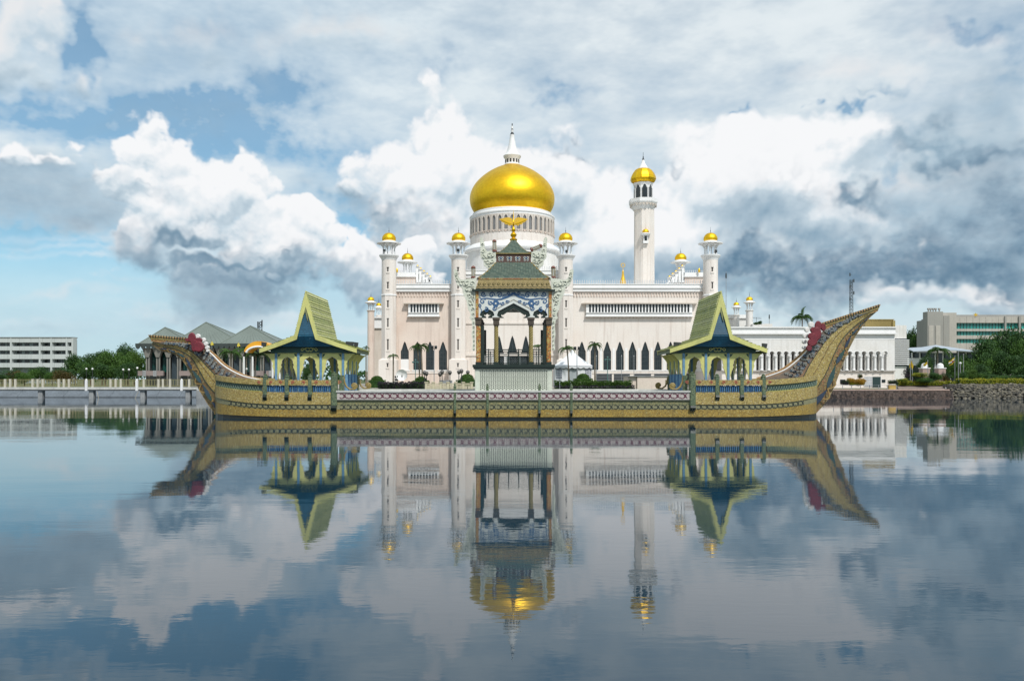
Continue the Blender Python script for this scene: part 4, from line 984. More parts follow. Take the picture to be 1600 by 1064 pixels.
# scalloped eave
sm = MB(); sm.prismy([(-.42, .55), (-.42, .12), (-.28, -.22), (0, -.42), (.28, -.22), (.42, .12), (.42, .55)], -.05, .05); smm_ = sm.mesh('eave_scallop', mat('dark_green_eave_tile', (.045, .06, .055), .6))
for i in range(28): inst('eave_scallop', smm_, hall, (x(217) + i * .86, D - .35, z(542)))
mb = MB(); mb.box(x(214.5), x(440), D - .3, D + .1, z(541), z(538)); mb.build('eave_beam', M_pyr, hall)
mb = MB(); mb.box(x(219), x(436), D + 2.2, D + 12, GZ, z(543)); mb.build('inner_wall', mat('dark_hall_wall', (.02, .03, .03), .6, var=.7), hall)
cp_ = MB(); cp_.add([(-.80, -.5, 0), (.80, -.5, 0), (.80, .5, 0), (-.80, .5, 0), (-.28, -.3, -1.55), (.28, -.3, -1.55), (.28, .3, -1.55), (-.28, .3, -1.55)], [(0, 1, 2, 3), (7, 6, 5, 4), (0, 4, 5, 1), (1, 5, 6, 2), (2, 6, 7, 3), (3, 7, 4, 0)]); cap_ = cp_.mesh('flared_capital', mat('grey_beige_concrete', (.25, .24, .21), .85, c2=(.20, .20, .18), var=.8, scale=1, streak=.4))
tc_ = MB(); tc_.box(-.10, .10, -.12, .12, 0, z(558) - GZ); tcm = tc_.mesh('thin_column', MT['grey_beige_concrete'])
gp = MB(); gp.box(-.62, .62, 0, .05, 0, 3.8); gpm = gp.mesh('green_pane', mat('deep_green_glass', (.006, .07, .055), .15, c2=(.01, .03, .035), var=.8, scale=.7, fine=2, fvar=.4, bump=.02, bscale=1, spec=.6))
gq = MB(); gq.box(-.7, .7, 0, .1, 0, 5.2); gqm = gq.mesh('blue_grey_shutter', mat('blue_grey_roller_shutter', (.045, .07, .085), .5, var=.5, scale=3))
px = 229.0; i = 0
while px < 436:
    X = x(px); inst('flared_capital', cap_, hall, (X, D + .5, z(543.5)))
    for s in (-1, 1): inst('thin_column', tcm, hall, (X + s * .2, D + .5, GZ))
    if i % 3 == 2: inst('blue_grey_shutter', gqm, hall, (X + .86, D + 1.4, GZ))
    else:
        inst('green_pane', gpm, hall, (X + .86, D + 1.6, z(581)))
        inst('green_pane', gpm, hall, (X + .86, D + 1.6, z(581) + 3.82), None, (1, 1, .35))
    px += 16.3; i += 1
mb = MB()
for a, b in ((219, 258), (283, 300), (395, 414), (418, 436)): mb.box(x(a), x(b), D - .8, D - .3, z(587), z(579.5))
mb.build('planter_wall', mat('pinkish_planter', (.30, .24, .22), .8, streak=.3), hall)
for v in (229, 245.5, 400, 425):
    mb = MB(); mb.box(x(v) - .28, x(v) + .28, D - .9, D - .2, z(588), z(579)); mb.build('planter_block', M_conc, hall)
# small yellow pennants on its eave
for i, (a, b) in enumerate(((331, 541), (372.5, 543))):
    p = P(a, b, D - .5); t = thing('pennant', p, ('left' if i == 0 else 'right') + ' of the two tiny yellow pennants at the eave of the pyramid roofed hall', 'flag', 'pennants on the hall')
    mb = MB(); mb.tube([(p.x, p.y, p.z - .5), (p.x, p.y, p.z + .95)], .03, 5); mb.build('pole', M_steel, t)
    mb = MB(); mb.prismy([(p.x, p.z + .9), (p.x + .32, p.z + .25), (p.x - .1, p.z + .1), (p.x - .22, p.z + .3)], p.y - .02, p.y + .02); mb.build('cloth', mat('yellow_cloth', (.75, .62, .06), .7), t)
# mast antennas
def mast(px_, y0, y1, D_, w, label, name='lattice_mast', dishes=0):
    p = P(px_, y0, D_); z1 = ZZ(y1, D_); t = thing(name, p, label, 'antenna')
    mb = MB(); n = max(4, int((z1 - p.z) / (w * 2.2)))
    cn = [(-w, -w), (w, -w), (w, w), (-w, w)]
    for a, b in cn: mb.tube([(p.x + a, D_ + b, p.z - .5), (p.x + a * .7, D_ + b * .7, z1)], w * .12, 4)
    for i in range(n):
        q0, q1 = i / n, (i + 1) / n; f0, f1 = 1 - .3 * q0, 1 - .3 * q1
        for j in range(4):
            a, b = cn[j], cn[(j + 1) % 4]
            mb.tube([(p.x + a[0] * f0, D_ + a[1] * f0, p.z + (z1 - p.z) * q0), (p.x + b[0] * f1, D_ + b[1] * f1, p.z + (z1 - p.z) * q1)], w * .08, 4)
            mb.tube([(p.x + a[0] * f0, D_ + a[1] * f0, p.z + (z1 - p.z) * q0), (p.x + b[0] * f0, D_ + b[1] * f0, p.z + (z1 - p.z) * q0)], w * .08, 4)
    mb.build('lattice', M_metal, t)
    for i in range(dishes):
        mb = MB(); zz = p.z + (z1 - p.z) * (.55 + .14 * i); s = 1 if i % 2 else -1
        mb.box(p.x + s * w * 1.3 - w * .35, p.x + s * w * 1.3 + w * .35, D_ - w * 1.2, D_ - w, zz - w * 1.1, zz + w * 1.1); mb.box(min(p.x, p.x + s * w * 1.3), max(p.x, p.x + s * w * 1.3), D_ - w, D_ - w * .9, zz - .05, zz + .05); mb.build('aerial_panel', M_metal, t)
    return t
mast(407, 520, 502.5, 150, .30, 'short dark roof antenna cluster behind the third pyramid roof', dishes=4)
mast(1330, 505, 437, 330, .62, 'tall thin dark lattice radio mast standing beyond the white arcade building', dishes=5)
for px_, y0, y1, D_, lab in ((1134.5, 520, 424, 150, 'thin whip antenna right of the rightmost mosque tower'), (1202, 506, 494, 175, 'short whip aerial on the rooftop house right of the slim tower')):
    p = P(px_, y0, D_); z1 = ZZ(y1, D_); t = thing('whip_antenna', p, lab, 'antenna', 'whip antennas')
    mb = MB(); mb.tube([(p.x, D_, p.z - .5), (p.x, D_, z1)], [.07, .035], 5); mb.build('rod', M_steel, t)
    mb = MB(); zz = p.z + (z1 - p.z) * .93; mb.lathe([(.12, zz - .5), (.14, zz), (.1, zz + .45)], p.x, D_, 6); mb.build('aerial_head', M_metal, t)
t = thing('roof_aerial', P(1184, 497, 175), 'small flat comb aerial above the rooftop shrubs', 'antenna'); p = P(1184, 506, 175)
mb = MB(); mb.tube([(p.x - .3, 175, p.z), (p.x - .3, 175, p.z + 1.4)], .04, 4); mb.tube([(p.x - 1.1, 175, p.z + 1.25), (p.x + .8, 175, p.z + 1.1)], .04, 4)
for i in range(7): mb.tube([(p.x - 1 + i * .28, 175, p.z + 1.25 - i * .02), (p.x - 1 + i * .28, 175, p.z + 1.5)], .025, 4)
mb.build('comb', M_metal, t)

# orange bulb arch beyond the left pavilion
D = 112.0; x = lambda v: XX(v, D); z = lambda v: ZZ(v, D)
oa = thing('orange_canopy_arch', (x(404), D, GZ), 'orange curved canopy on slender white posts behind the left pavilion', 'canopy')
mb = MB(); out = []; inn2 = []
for a in linspace(PI * .93, PI * .07, 18):
    out.append((x(404) + 23.5 * D / F * math.cos(a), z(553.5) + 20.5 * D / F * math.sin(a)))
    inn2.append((x(404) + 19.5 * D / F * math.cos(a), z(553.5) + 12.0 * D / F * math.sin(a)))
mb.prismy(out + inn2[::-1], D, D + 3.0); mb.build('orange_shell', mat('orange_gold_shell', (.75, .33, .02), .45, c2=(.85, .48, .03), var=.8, scale=.8, fine=4, fvar=.1), oa)
mb = MB(); mb.tube([(a, D - .06, b) for a, b in inn2], .16, 5); mb.build('white_edge', M_trim, oa)
for v in (380, 393.5, 425, 436):
    mb = MB(); mb.lathe([(.14, GZ), (.13, z(562)), (.10, z(557))], x(v), D + .3, 8); mb.build('white_post', M_trim, oa)

# ------------------------------------------------------------------ footbridge on the left
D = 99.0; x = lambda v: XX(v, D); z = lambda v: ZZ(v, D)
fb = thing('footbridge', (x(150), D, 0), 'white railed concrete footbridge crossing the water at the left', 'bridge')
xx = x(-60); xe = x(310)
while xx < xe - .3:
    x2 = min(xx + 1.9, xe); mb = MB(); mb.box(xx + .012, x2 - .012, D, D + 2.6, z(608.6), z(605)); mb.build('deck_slab', M_cap, fb); xx = x2
mb = MB(); mb.box(x(-60), xe, D + .25, D + 2.3, z(610.5), z(608.6) - .003); mb.build('deck_beam', M_conc, fb)
for v in (-20, 60, 140, 220.5, 291.5):
    mb = MB(); mb.bbox(x(v - 3.6), x(v + 3.6), D + .3, D + 1.0, -1.2, z(610.5) - .003, .05); mb.build('pier', M_conc, fb)
pm_ = MB(); pm_.bbox(-.12, .12, -.12, .12, 0, 1.02, .02); pmm = pm_.mesh('rail_post', mat('cream_post', (.66, .62, .50), .7, streak=.3))
pt = MB(); pt.bbox(-.14, .14, -.14, .14, -.35, .95, .03); pt.ball((0, 0, 1.0), .13, 8, 5); ptm = pt.mesh('heavy_post', M_trim)
for base_ in (15, 58, 99):
    for d in (-8, 0, 8):
        inst('rail_post', pmm, fb, (x(base_ + d), D + .15, z(605)))
for v in (180, 216 + 8, 172, 188, 247, 254, 265, 284 + 11, 144, -20, -28): inst('rail_post', pmm, fb, (x(v), D + .15, z(605)))
for v in (135, 214, 284): inst('heavy_post', ptm, fb, (x(v), D - .02, z(606)))
M_rail = mat('olive_gold_railing', (.34, .31, .15), .5, .2)
mb = MB()
for zz in (593.5, 603.2): mb.box(x(-60), xe, D + .12, D + .18, z(zz), z(zz) + .06)
mb.build('hand_rail', M_rail, fb)
mb = MB(); v = x(-60)
while v < xe:
    mb.box(v - .018, v + .018, D + .13, D + .17, z(603), z(593.5)); v += .20
mb.build('rail_bars', M_rail, fb, kind='stuff')
mb = MB()
for zz in (593.5, 603.2): mb.box(x(-60), xe, D + 2.42, D + 2.48, z(zz), z(zz) + .06)
v = x(-60)
while v < xe:
    mb.box(v - .018, v + .018, D + 2.43, D + 2.47, z(603), z(593.5)); v += .4
mb.build('rear_rail', M_rail, fb, kind='stuff')
for v, w in ((157, 5), (213, -4)):
    t = thing('floating_pole', (x(v), D - .5, 0), 'thin pole leaning in the water by the ' + ('second' if v == 157 else 'third') + ' visible bridge pier', 'pole')
    mb = MB(); mb.tube([(x(v), D - .4, -.1), (x(v - w), D - .1, .85)], .03, 5); mb.build('stick', mat('weathered_stick', (.4, .36, .28), .8), t)

# ------------------------------------------------------------------ buildings on the right
D = 165.0; x = lambda v: XX(v, D); z = lambda v: ZZ(v, D)
lb = thing('louvred_block', (x(1409), D, GZ), 'narrow white block with horizontal louvres at the right end of the arcade building', 'building')
mb = MB(); mb.box(x(1385), x(1418), D + .4, D + 14, GZ, z(508)); mb.build('wall', M_white, lb)
for i in range(13):
    zz = 531 + i * 3.1; mb = MB(); mb.box(x(1397), x(1420), D - .2, D + .35, z(zz + 1.5), z(zz)); mb.build('louvre', M_trim, lb)
mb = MB(); mb.box(x(1397), x(1419), D + .36, D + .39, z(572), z(529)); mb.build('louvre_back', M_glass, lb)
D = 265.0; x = lambda v: XX(v, D); z = lambda v: ZZ(v, D)
gv = thing('government_office', (x(1520), D, GZ), 'grey beige office building with green glass ribbon windows at the far right', 'building')
M_gv = mat('grey_beige_panel', (.48, .45, .40), .8, c2=(.40, .37, .33), var=.8, scale=.15, fine=1.5, fvar=.12, streak=.3)
M_gvd = mat('darker_grey_panel', (.36, .35, .32), .8, c2=(.30, .29, .27), var=.8, scale=.15, streak=.3)
mb = MB(); mb.box(x(1439.5), x(1463.5), D - 4, D - 1.01, GZ, z(488.5)); mb.build('stair_tower', M_gvd, gv)
for v in (1445, 1455.5):
    mb = MB(); mb.box(x(v - 3.5), x(v + 3.5), D - 4.15, D - 4.02, z(548), z(510)); mb.build('light_panel', M_gv, gv)
mb = MB(); mb.box(x(1463.5) + .01, x(1492), D - 1, D + 1, GZ, z(489)); mb.build('corner_block', M_gv, gv)
mb = MB(); mb.box(x(1468.5), x(1478), D - 2.2, D - 1.01, GZ, z(494)); mb.build('duct', M_gvd, gv)
mb = MB(); mb.box(x(1512), x(1640), D + 8, D + 30, z(496), z(488.8)); mb.build('penthouse', M_gvd, gv)
for a, b in ((504.5, 495), (517.5, 513.8), (529.5, 524), (548, 536)):
    v = 1480.0
    while v < 1640:
        v2 = v + 10; mb = MB(); mb.box(x(v) + .03, x(v2) - .03, D, D + 1.4, z(a), z(b)); mb.build('wall_panel', M_gv, gv); v = v2
mb = MB(); mb.box(x(1480), x(1640), D + 1.4, D + 20, GZ, z(495)); mb.build('core', M_gvd, gv)
M_teal = mat('teal_ribbon_glass', (.03, .42, .34), .25, c2=(.03, .24, .22), var=1, scale=.12, fine=.5, fvar=.4, bump=0, spec=.8)
M_tealf = mat('teal_mullion', (.05, .12, .11), .5)
for a, b in ((513.8, 504.5), (524, 517.5), (536, 529.5)):
    v = 1483.0
    while v < 1640:
        mb = MB(); mb.box(x(v) + .04, x(v + 5) - .04, D + .9, D + 1.0, z(a) + .02, z(b) - .02); mb.build('window', M_teal, gv); v += 5
    mb = MB(); v = 1483.0
    while v < 1640: mb.box(x(v) - .07, x(v) + .07, D + .75, D + .95, z(a) + .01, z(b) - .01); v += 5
    mb.build('mullions', M_tealf, gv)
mb = MB(); mb.box(x(1569), x(1571.5), D - .4, D, GZ, z(494)); mb.box(x(1591), x(1594), D - .4, D, GZ, z(494)); mb.build('downpipe', M_gvd, gv)
for i, v in enumerate((1451, 1454.5, 1458.5, 1462.5, 1468)):
    p = P(v, 488.6, D); mb = MB(); mb.box(p.x - .15, p.x + .15, D, D + .3, p.z, p.z + 1.2); mb.box(p.x - .35, p.x + .25, D - .1, D + .35, p.z + .9, p.z + 1.5); mb.build('roof_light', M_gvd, gv)
p = P(1524, 492, D); mb = MB(); mb.prismy([(p.x + (.85 if k % 2 else .35) * math.cos(k * PI / 6), p.z + .8 * (.85 if k % 2 else .35) * math.sin(k * PI / 6)) for k in range(12)], D - .3, D - .1); mb.build('gold_emblem', M_goldp, gv)
D = 175.0; x = lambda v: XX(v, D); z = lambda v: ZZ(v, D)
ph = thing('pale_roof_hall', (x(1475), D, GZ), 'low hall with a wide pale blue grey roof in front of the grey office building', 'building')
mb = MB(); a = [(1418, 549.5), (1418, 541), (1459, 538), (1475, 539), (1529, 549), (1529, 551.5)]
pts = [(x(u), z(w)) for u, w in a]
for i, (p0, p1) in enumerate(zip([(1416, 549), (1440, 548), (1462, 547), (1482, 547.5), (1505, 549)], [(1440, 548), (1462, 547), (1482, 547.5), (1505, 549), (1531, 551)])):
    def top(u): return 541.5 + (1459 - u) * .05 if u < 1459 else 538.5 + (u - 1459) * .150
    mb = MB(); mb.loft([[(x(u), D - 3, z(w)), (XX(u, D + 10), D + 10, ZZ(top(u), D + 10)), (XX(u, D + 10), D + 10, ZZ(top(u), D + 10) - .2), (x(u), D - 3, z(w) - .2)] for u, w in (p0, p1)], closed=True, caps=True); mb.build('roof_sheet', mat('pale_blue_grey_sheet', (.46, .52, .58), .4, c2=(.38, .44, .50), var=.8, scale=.3, streak=.2), ph)
mb = MB(); mb.box(x(1420), x(1526), D + 1, D + 10, GZ, z(551)); mb.build('dark_front', M_glass, ph)
mb = MB(); mb.box(x(1414), x(1447), D - .5, D + .9, z(571), z(559.5)); mb.build('white_wall', M_trim, ph)
for v in range(1424, 1526, 12):
    mb = MB(); mb.box(x(v) - .1, x(v) + .1, D - .4, D - .2, GZ, z(551)); mb.build('roof_column', M_trim, ph)
# low wall block behind the deck at the right of the hedge
D = 103.0; x = lambda v: XX(v, D); z = lambda v: ZZ(v, D)
wb = thing('pink_garden_wall', (x(1012), D, GZ), 'plain pinkish block wall between the hedge and the right pavilion', 'wall')
mb = MB(); mb.box(x(981), x(995), D, D + 4, GZ - .3, z(588.5)); mb.box(x(995) + .02, x(1048), D - .3, D + 4, GZ - .3, z(588.8)); mb.build('wall', M_pink, wb)
mb = MB(); mb.box(x(980.5), x(1049), D - .45, D + 4.1, z(588.5) + .02, z(587.3)); mb.build('coping', M_conc, wb)

# ------------------------------------------------------------------ foliage
def leaf_cards(mb, pts, size, rs, mi=0, up=.35):
    for c in pts:
        s = size * rs.uniform(.6, 1.25)
        n = Vector((rs.gauss(0, 1), rs.gauss(0, 1), rs.gauss(0, 1) + up)).normalized()
        a = n.cross(Vector((rs.gauss(0, 1), rs.gauss(0, 1), rs.gauss(0, 1)))).normalized(); b = n.cross(a)
        mb.add([c - a * s * .5, c - b * s * .28, c + a * s * .5, c + b * s * .28], [(0, 1, 2, 3)], mi)
def crown_mesh(name, seed, lobes, n, size, mats, flat=.8, core=True):
    """crown of radius about 1 (unit), foliage in uneven lobes"""
    rs = random.Random(seed); mb = MB(); ls = []
    for i in range(lobes):
        a = rs.uniform(0, 6.28); r = rs.uniform(.15, .62); h = rs.uniform(-.45, .62)
        ls.append((Vector((r * math.cos(a), r * math.sin(a), h * flat)), rs.uniform(.24, .44)))
    for c, r in ls:
        m = int(n * r * r * 7 / lobes); tone = 0 if rs.random() < .6 else 1
        pts = []
        for k in range(m):
            d = Vector((rs.gauss(0, 1), rs.gauss(0, 1), rs.gauss(0, 1))).normalized() * r * (rs.uniform(.55, 1.08) if rs.random() < .9 else rs.uniform(1, 1.35))
            d.z *= .78; pts.append(c + d)
        leaf_cards(mb, pts, size, rs, tone)
    return mb.mesh(name, mats)
crowns = [crown_mesh('crown', s, l + 4, 8200, .085, m, f) for s, l, m, f in ((1, 16, [M_leaf, M_leafd], .8), (2, 20, [M_leafd, M_leaf], .9), (3, 14, [M_leafl, M_leaf], .75), (4, 18, [M_leaf, M_leafl], .85), (5, 16, [M_leafr, M_leafd], .7), (6, 14, [M_leafy, M_leafl], .7), (7, 14, [M_leafo, M_leafy], .6), (8, 14, [M_leafp, M_leafd], .6))]
tk = MB(); tk.tube([(0, 0, -1), (.03, 0, -.5), (0, .02, .0), (.02, 0, .3)], [.085, .06, .05, .02], 7)
for k in range(6):
    a = k * 1.1; tk.tube([(.01, 0, -.35 + k * .08), (.28 * math.cos(a), .28 * math.sin(a), .0 + k * .05), (.5 * math.cos(a), .5 * math.sin(a), .28 + k * .03)], [.035, .022, .008], 5)
trunk_m = tk.mesh('trunk', M_bark)
def tree(px_, ytop, wpx, D_, kind, label, base=GZ, name='leafy_tree', cat='tree', group=None, seed=0, squash=1.0):
    X = XX(px_, D_); zt = ZZ(ytop, D_); H = zt - base; r = wpx * D_ / F / 2
    t = thing(name, (X, D_, base), label, cat, group)
    ch = H * .50; cz = zt - ch
    inst('crown', crowns[kind], t, (X, D_, cz), (0, 0, seed * 1.7), (r * 1.22, r * 1.0, ch * 1.12))
    inst('trunk', trunk_m, t, (X, D_, base + (cz - base) * .70), (0, 0, seed), (r * .8, r * .8, max(.2, (cz - base) * .74)))
    return t
TL = [(20, 574, 34, 140, 4, 'low reddish green tree at the far left edge behind the footbridge'), (60, 570, 40, 146, 0, 'round green tree in front of the office block, left of the reddish bush tree'),
      (100, 572, 34, 128, 4, 'reddish brown bush tree at the left end of the dark tree row'), (118, 549, 40, 165, 1, 'dark tree in front of the right corner of the office block'),
      (142, 546, 44, 160, 0, 'broad green tree second from the left in the tree row'), (160, 543, 40, 175, 1, 'dark tree behind the broad green ones in the row'),
      (178, 545, 44, 152, 3, 'lighter green tree in the middle of the left tree row'), (196, 533, 46, 162, 1, 'tallest tree of the left row, with an open spiky top'),
      (210, 541, 38, 150, 2, 'light green tree right beside the pyramid roofed hall'), (132, 562, 34, 136, 1, 'low dark tree behind the bridge right of the reddish one'),
      (165, 566, 40, 138, 1, 'low dark tree under the middle of the left tree row'), (200, 564, 40, 138, 1, 'low dark tree at the left foot of the pyramid roofed hall'), (82, 576, 30, 132, 0, 'small green bush tree left of the reddish one'),
      (38, 580, 30, 130, 3, 'small green bush near the left edge behind the footbridge'), (3, 583, 24, 128, 0, 'small green bush at the very left edge behind the footbridge')]
for i, a in enumerate(TL): tree(*a, seed=i, group='trees at the left bank')
TR = [(1428, 506, 40, 300, 1, 'distant dark hill tree directly right of the louvred block'), (1437, 511, 34, 290, 1, 'distant dark tree touching the grey office stair tower'), (1418, 515, 30, 310, 1, 'distant dark tree partly behind the louvred block'),
      (1543, 521, 52, 128, 1, 'big dark tree in front of the green office windows'), (1572, 506, 60, 134, 1, 'tallest dark tree near the right edge'), (1598, 511, 56, 130, 0, 'dark tree at the right edge of the picture'), (1620, 520, 60, 132, 1, 'dark tree just past the right edge of the picture'),
      (1556, 544, 54, 120, 0, 'green tree below the big dark one at the right'), (1588, 550, 52, 118, 1, 'dark green tree low at the right edge'), (1514, 549, 40, 128, 0, 'green tree between the tall flagpole and the big dark tree'),
      (1502, 560, 36, 122, 3, 'lighter rounded tree behind the flagpole with the large flag'), (1447, 553, 34, 138, 1, 'dark tree left of the tall palm on the right bank'), (1487, 553, 36, 134, 1, 'dark tree right of the tall palm on the right bank'), (1430, 566, 34, 112, 7, 'dark purple green bush between the arcade building and the first domed pillar'),
      (1535, 566, 34, 112, 0, 'small green tree right of the lamp on the right bank'), (1612, 566, 50, 112, 1, 'dark low tree past the right edge')]
for i, a in enumerate(TR): tree(*a, seed=i + 3, group='trees at the right bank')
def shrub(px_, y0, y1, w, D_, kind, label, name='shrub', cat='shrub', group=None):
    X = XX(px_, D_); zt, zb = ZZ(y0, D_), ZZ(y1, D_); t = thing(name, (X, D_, zb), label, cat, group)
    inst('foliage', crowns[kind], t, (X, D_, (zt + zb) / 2), (0, 0, px_), (w * D_ / F * .56, w * D_ / F * .5, (zt - zb) * .62))
    return t
SH = [(1518, 576, 599, 26, 104, 2, 'bright green rounded shrub right of the lamp post'), (1502, 580, 600, 22, 103, 0, 'dark green rounded shrub at the foot of the tall flagpole'), (1534, 580, 600, 28, 104, 0, 'dark rounded shrub right of the bright green one'),
      (1436, 581, 592, 26, 101, 5, 'yellow flowering dome shrub left of the first domed pillar'), (1461, 581, 599, 26, 102, 0, 'green shrub between the two domed pillars'), (1441, 589, 601, 34, 100.5, 1, 'dark green shrub under the yellow dome shrub'),
      (1478, 582, 600, 16, 103, 4, 'brownish shrub right of the second domed pillar'), (1410, 590, 601, 22, 101, 5, 'yellow green low shrub right of the arcade building'), (1394, 592, 602, 16, 98.8, 7, 'dark red leaved plant growing in the yellow planter'),
      (1321, 591, 604, 16, 100, 7, 'dark shrub with orange tips right below the boat stern'), (1330, 588, 606, 24, 100.5, 6, 'orange yellow shrub under the grille door, left one'), (1345, 589, 606, 24, 100.5, 6, 'orange yellow shrub beside the grille door, right one'),
      (1344, 584, 592, 9, 110, 4, 'small ball topped brown shrub before the arcade wall'), (1181, 503, 509, 10, 168, 0, 'left small shrub on the roof right of the slim tower'), (1187.5, 501, 509, 7, 168, 1, 'taller small shrub on the roof right of the slim tower'),
      (1590, 585, 600, 60, 105, 1, 'dark shrub mass under the right edge trees'), (1560, 584, 600, 40, 105, 0, 'green shrub behind the yellow hedge')]
for a in SH: shrub(*a, group='garden shrubs')
# hedges
def hedge(x0, x1, y0, y1, D_, depth, mt, label, leaf=.16, n=3000, core=None):
    X0_, X1_, zt, zb = XX(x0, D_), XX(x1, D_), ZZ(y0, D_), ZZ(y1, D_)
    t = thing('hedge', ((X0_ + X1_) / 2, D_, zb), label, 'hedge'); rs = random.Random(int(x0)); mb = MB()
    mb.box(X0_ + .1, X1_ - .1, D_ + .1, D_ + depth, zb, zt - .12); mb.build('inner_growth', M_leafd, t)
    mb = MB(); pts = []
    for i in range(n):
        u = rs.random()
        bump_ = .06 * math.sin(u * 40) + .05 * math.sin(u * 97)
        if rs.random() < .65: pts.append(Vector((X0_ + (X1_ - X0_) * u, D_ + rs.uniform(-.10, .14), rs.uniform(zb, zt + bump_))))
        else: pts.append(Vector((X0_ + (X1_ - X0_) * u, D_ + rs.uniform(0, depth), zt + bump_ + rs.uniform(-.12, .08))))
    leaf_cards(mb, pts, leaf, rs, 0, .8)
    mb.build('leaves', mt, t, kind='stuff')
    return t
hedge(866, 988, 596, 604.5, 101, 1.6, M_topi, 'long clipped green hedge in front of the white tent', n=4200)
hedge(866, 992, 603.5, 611, 99.6, 1.0, M_leafp, 'dark low planting strip along the foot of the long clipped hedge', n=3000)
hedge(590, 662, 598, 611, 100, 1.2, M_leafp, 'dark low hedge left of the lamp posts, between topiary and balustrade', n=3200)
hedge(1500, 1680, 592.5, 600, 100.2, 1.4, M_leafy, 'bright yellow clipped hedge on the stone wall at the right', n=4600)
hedge(1404, 1500, 596, 602, 100.8, 1.0, M_leafy, 'patchy yellow low hedge under the domed pillars', n=2200)
# a grassy bed with shrubs left of the bridge hall
def topiary(px_, y0, y1, y2, wt, wb_, D_, label):
    X = XX(px_, D_); k = D_ / F; t = thing('topiary_bush', (X, D_, ZZ(y2, D_)), label, 'bush', 'clipped domed bushes'); rs = random.Random(int(px_))
    zt, zm, zb = ZZ(y0, D_), ZZ(y1, D_), ZZ(y2, D_); rt, rb = wt * k / 2, wb_ * k / 2
    mb = MB(); mb.lathe([(rb * .9, zb), (rb * .9, zm - .05), (rt * .9, zm), (rt * .8, zm + (zt - zm) * .5), (rt * .4, zt - .12), (.05, zt - .08)], X, D_, 16); mb.build('inner_growth', M_leafd, t)
    mb = MB(); pts = []
    for i in range(1500):
        a = rs.uniform(0, 6.28); q = rs.random()
        if q < .5:
            e = math.asin(rs.random()); r = rs.uniform(.95, 1.05); pts.append(Vector((X + rt * r * math.cos(e) * math.cos(a), D_ + rt * r * math.cos(e) * math.sin(a), zm + (zt - zm) * r * math.sin(e))))
        elif q < .85: r = rb * rs.uniform(.95, 1.05); pts.append(Vector((X + r * math.cos(a), D_ + r * math.sin(a), rs.uniform(zb, zm))))
        else: r = rs.uniform(rt * .8, rb * 1.02); pts.append(Vector((X + r * math.cos(a), D_ + r * math.sin(a), zm + rs.uniform(-.03, .05))))
    leaf_cards(mb, pts, .15, rs, 0, .8); mb.build('leaves', M_topi, t, kind='stuff')
topiary(589, 587.5, 594.5, 606, 18, 27, 102, 'two tier clipped bush right of the left pavilion')
topiary(657.5, 588.5, 595, 602, 18, 26, 104, 'clipped dome bush behind the pair of lamp posts')
topiary(730, 584.5, 594, 604, 22, 34, 103, 'larger clipped bush against the kiosk plinth, on its left')
topiary(911, 584, 592, 597, 20, 30, 104, 'clipped dome bush on the long hedge in front of the tent')
topiary(842, 588, 594, 604, 16, 22, 110, 'small clipped bush hidden behind the kiosk plinth')

# palms
fr = MB(); rib = [(t * 1.0, 0, .28 * math.sin(t * 1.9) - .62 * t * t * t) for t in linspace(0, 1, 9)]
fr.tube(rib, linspace(.022, .005, 9), 4, 1, up=(0, 1, 0))
rsf = random.Random(9)
for i in range(1, 26):
    t = .10 + .90 * i / 26; k = min(7, int(t * 8)); f = t * 8 - k
    c = Vector(rib[k]).lerp(Vector(rib[k + 1]), f); l = .30 * math.sin(min(1, (1.12 - t) * 1.5) * 1.57) * (.55 + .45 * min(1, t * 4))
    for s in (-1, 1):
        e = c + Vector((.45 * l, s * l * .72, -l * (.42 + rsf.uniform(-.1, .16)))); m_ = c.lerp(e, .45) + Vector((0, 0, .05 * l))
        w = Vector((.020, 0, .006)); fr.add([c - w * .5, m_ - w, e, m_ + w, c + w * .5], [(0, 1, 2, 3, 4)], 0)
frm_ = fr.mesh('frond', [M_palmleaf, M_palmleaf])
def palm(px_, ytop, ybase, wpx, D_, label, nf=13, droop=1.0, lean=0.0, spear=False, seed=0, base=None, ycr=None):
    rs = random.Random(seed + int(px_)); base = GZ if base is None else base
    X = XX(px_, D_); L_ = wpx * D_ / F * .54; zc = ZZ(ycr if ycr else ytop, D_) - (L_ * .26 if not ycr else 0)
    t = thing('palm_tree', (X, D_, base), label, 'palm tree', 'palm trees')
    mb = MB(); mb.tube([(X + lean * q * q, D_, base + (zc - base) * q) for q in linspace(0, 1, 8)], [.17, .13, .11, .10, .10, .10, .10, .12], 8, up=(0, 1, 0)); mb.build('trunk', M_palmtrunk, t)
    mb = MB(); mb.tube([(X + lean, D_, zc - .1), (X + lean, D_, zc + L_ * .18)], [.11, .05], 7); mb.build('crownshaft', M_leafl, t)
    for i in range(nf):
        a = 2 * PI * i / nf + rs.uniform(-.2, .2); pit = rs.uniform(-.75, .55) * droop
        inst('frond', frm_, t, (X + lean, D_, zc + L_ * .08), (0, -pit * .6 if i % 2 else .25 - pit * .3, a), L_ * rs.uniform(.85, 1.1))
    if spear:
        inst('frond', frm_, t, (X + lean, D_, zc + L_ * .1), (0, -1.45, .5), L_ * .95)
    return t
palm(614.5, 553.5, 605, 20, 112, 'small slender palm beside the leftmost front tower of the mosque', 10)
palm(660, 537, 603, 29, 109, 'taller palm in front of the middle left lancet windows', 14, lean=-.2)
palm(656, 541, 603, 24, 111, 'palm just left behind the taller palm at the left lancet windows', 11, lean=-.35)
palm(889, 541.5, 597, 27, 108, 'curved palm standing in front of the white tent', 13, lean=-.25)
palm(929.5, 535, 597, 27, 110, 'palm right of the white tent before the lancet windows', 14)
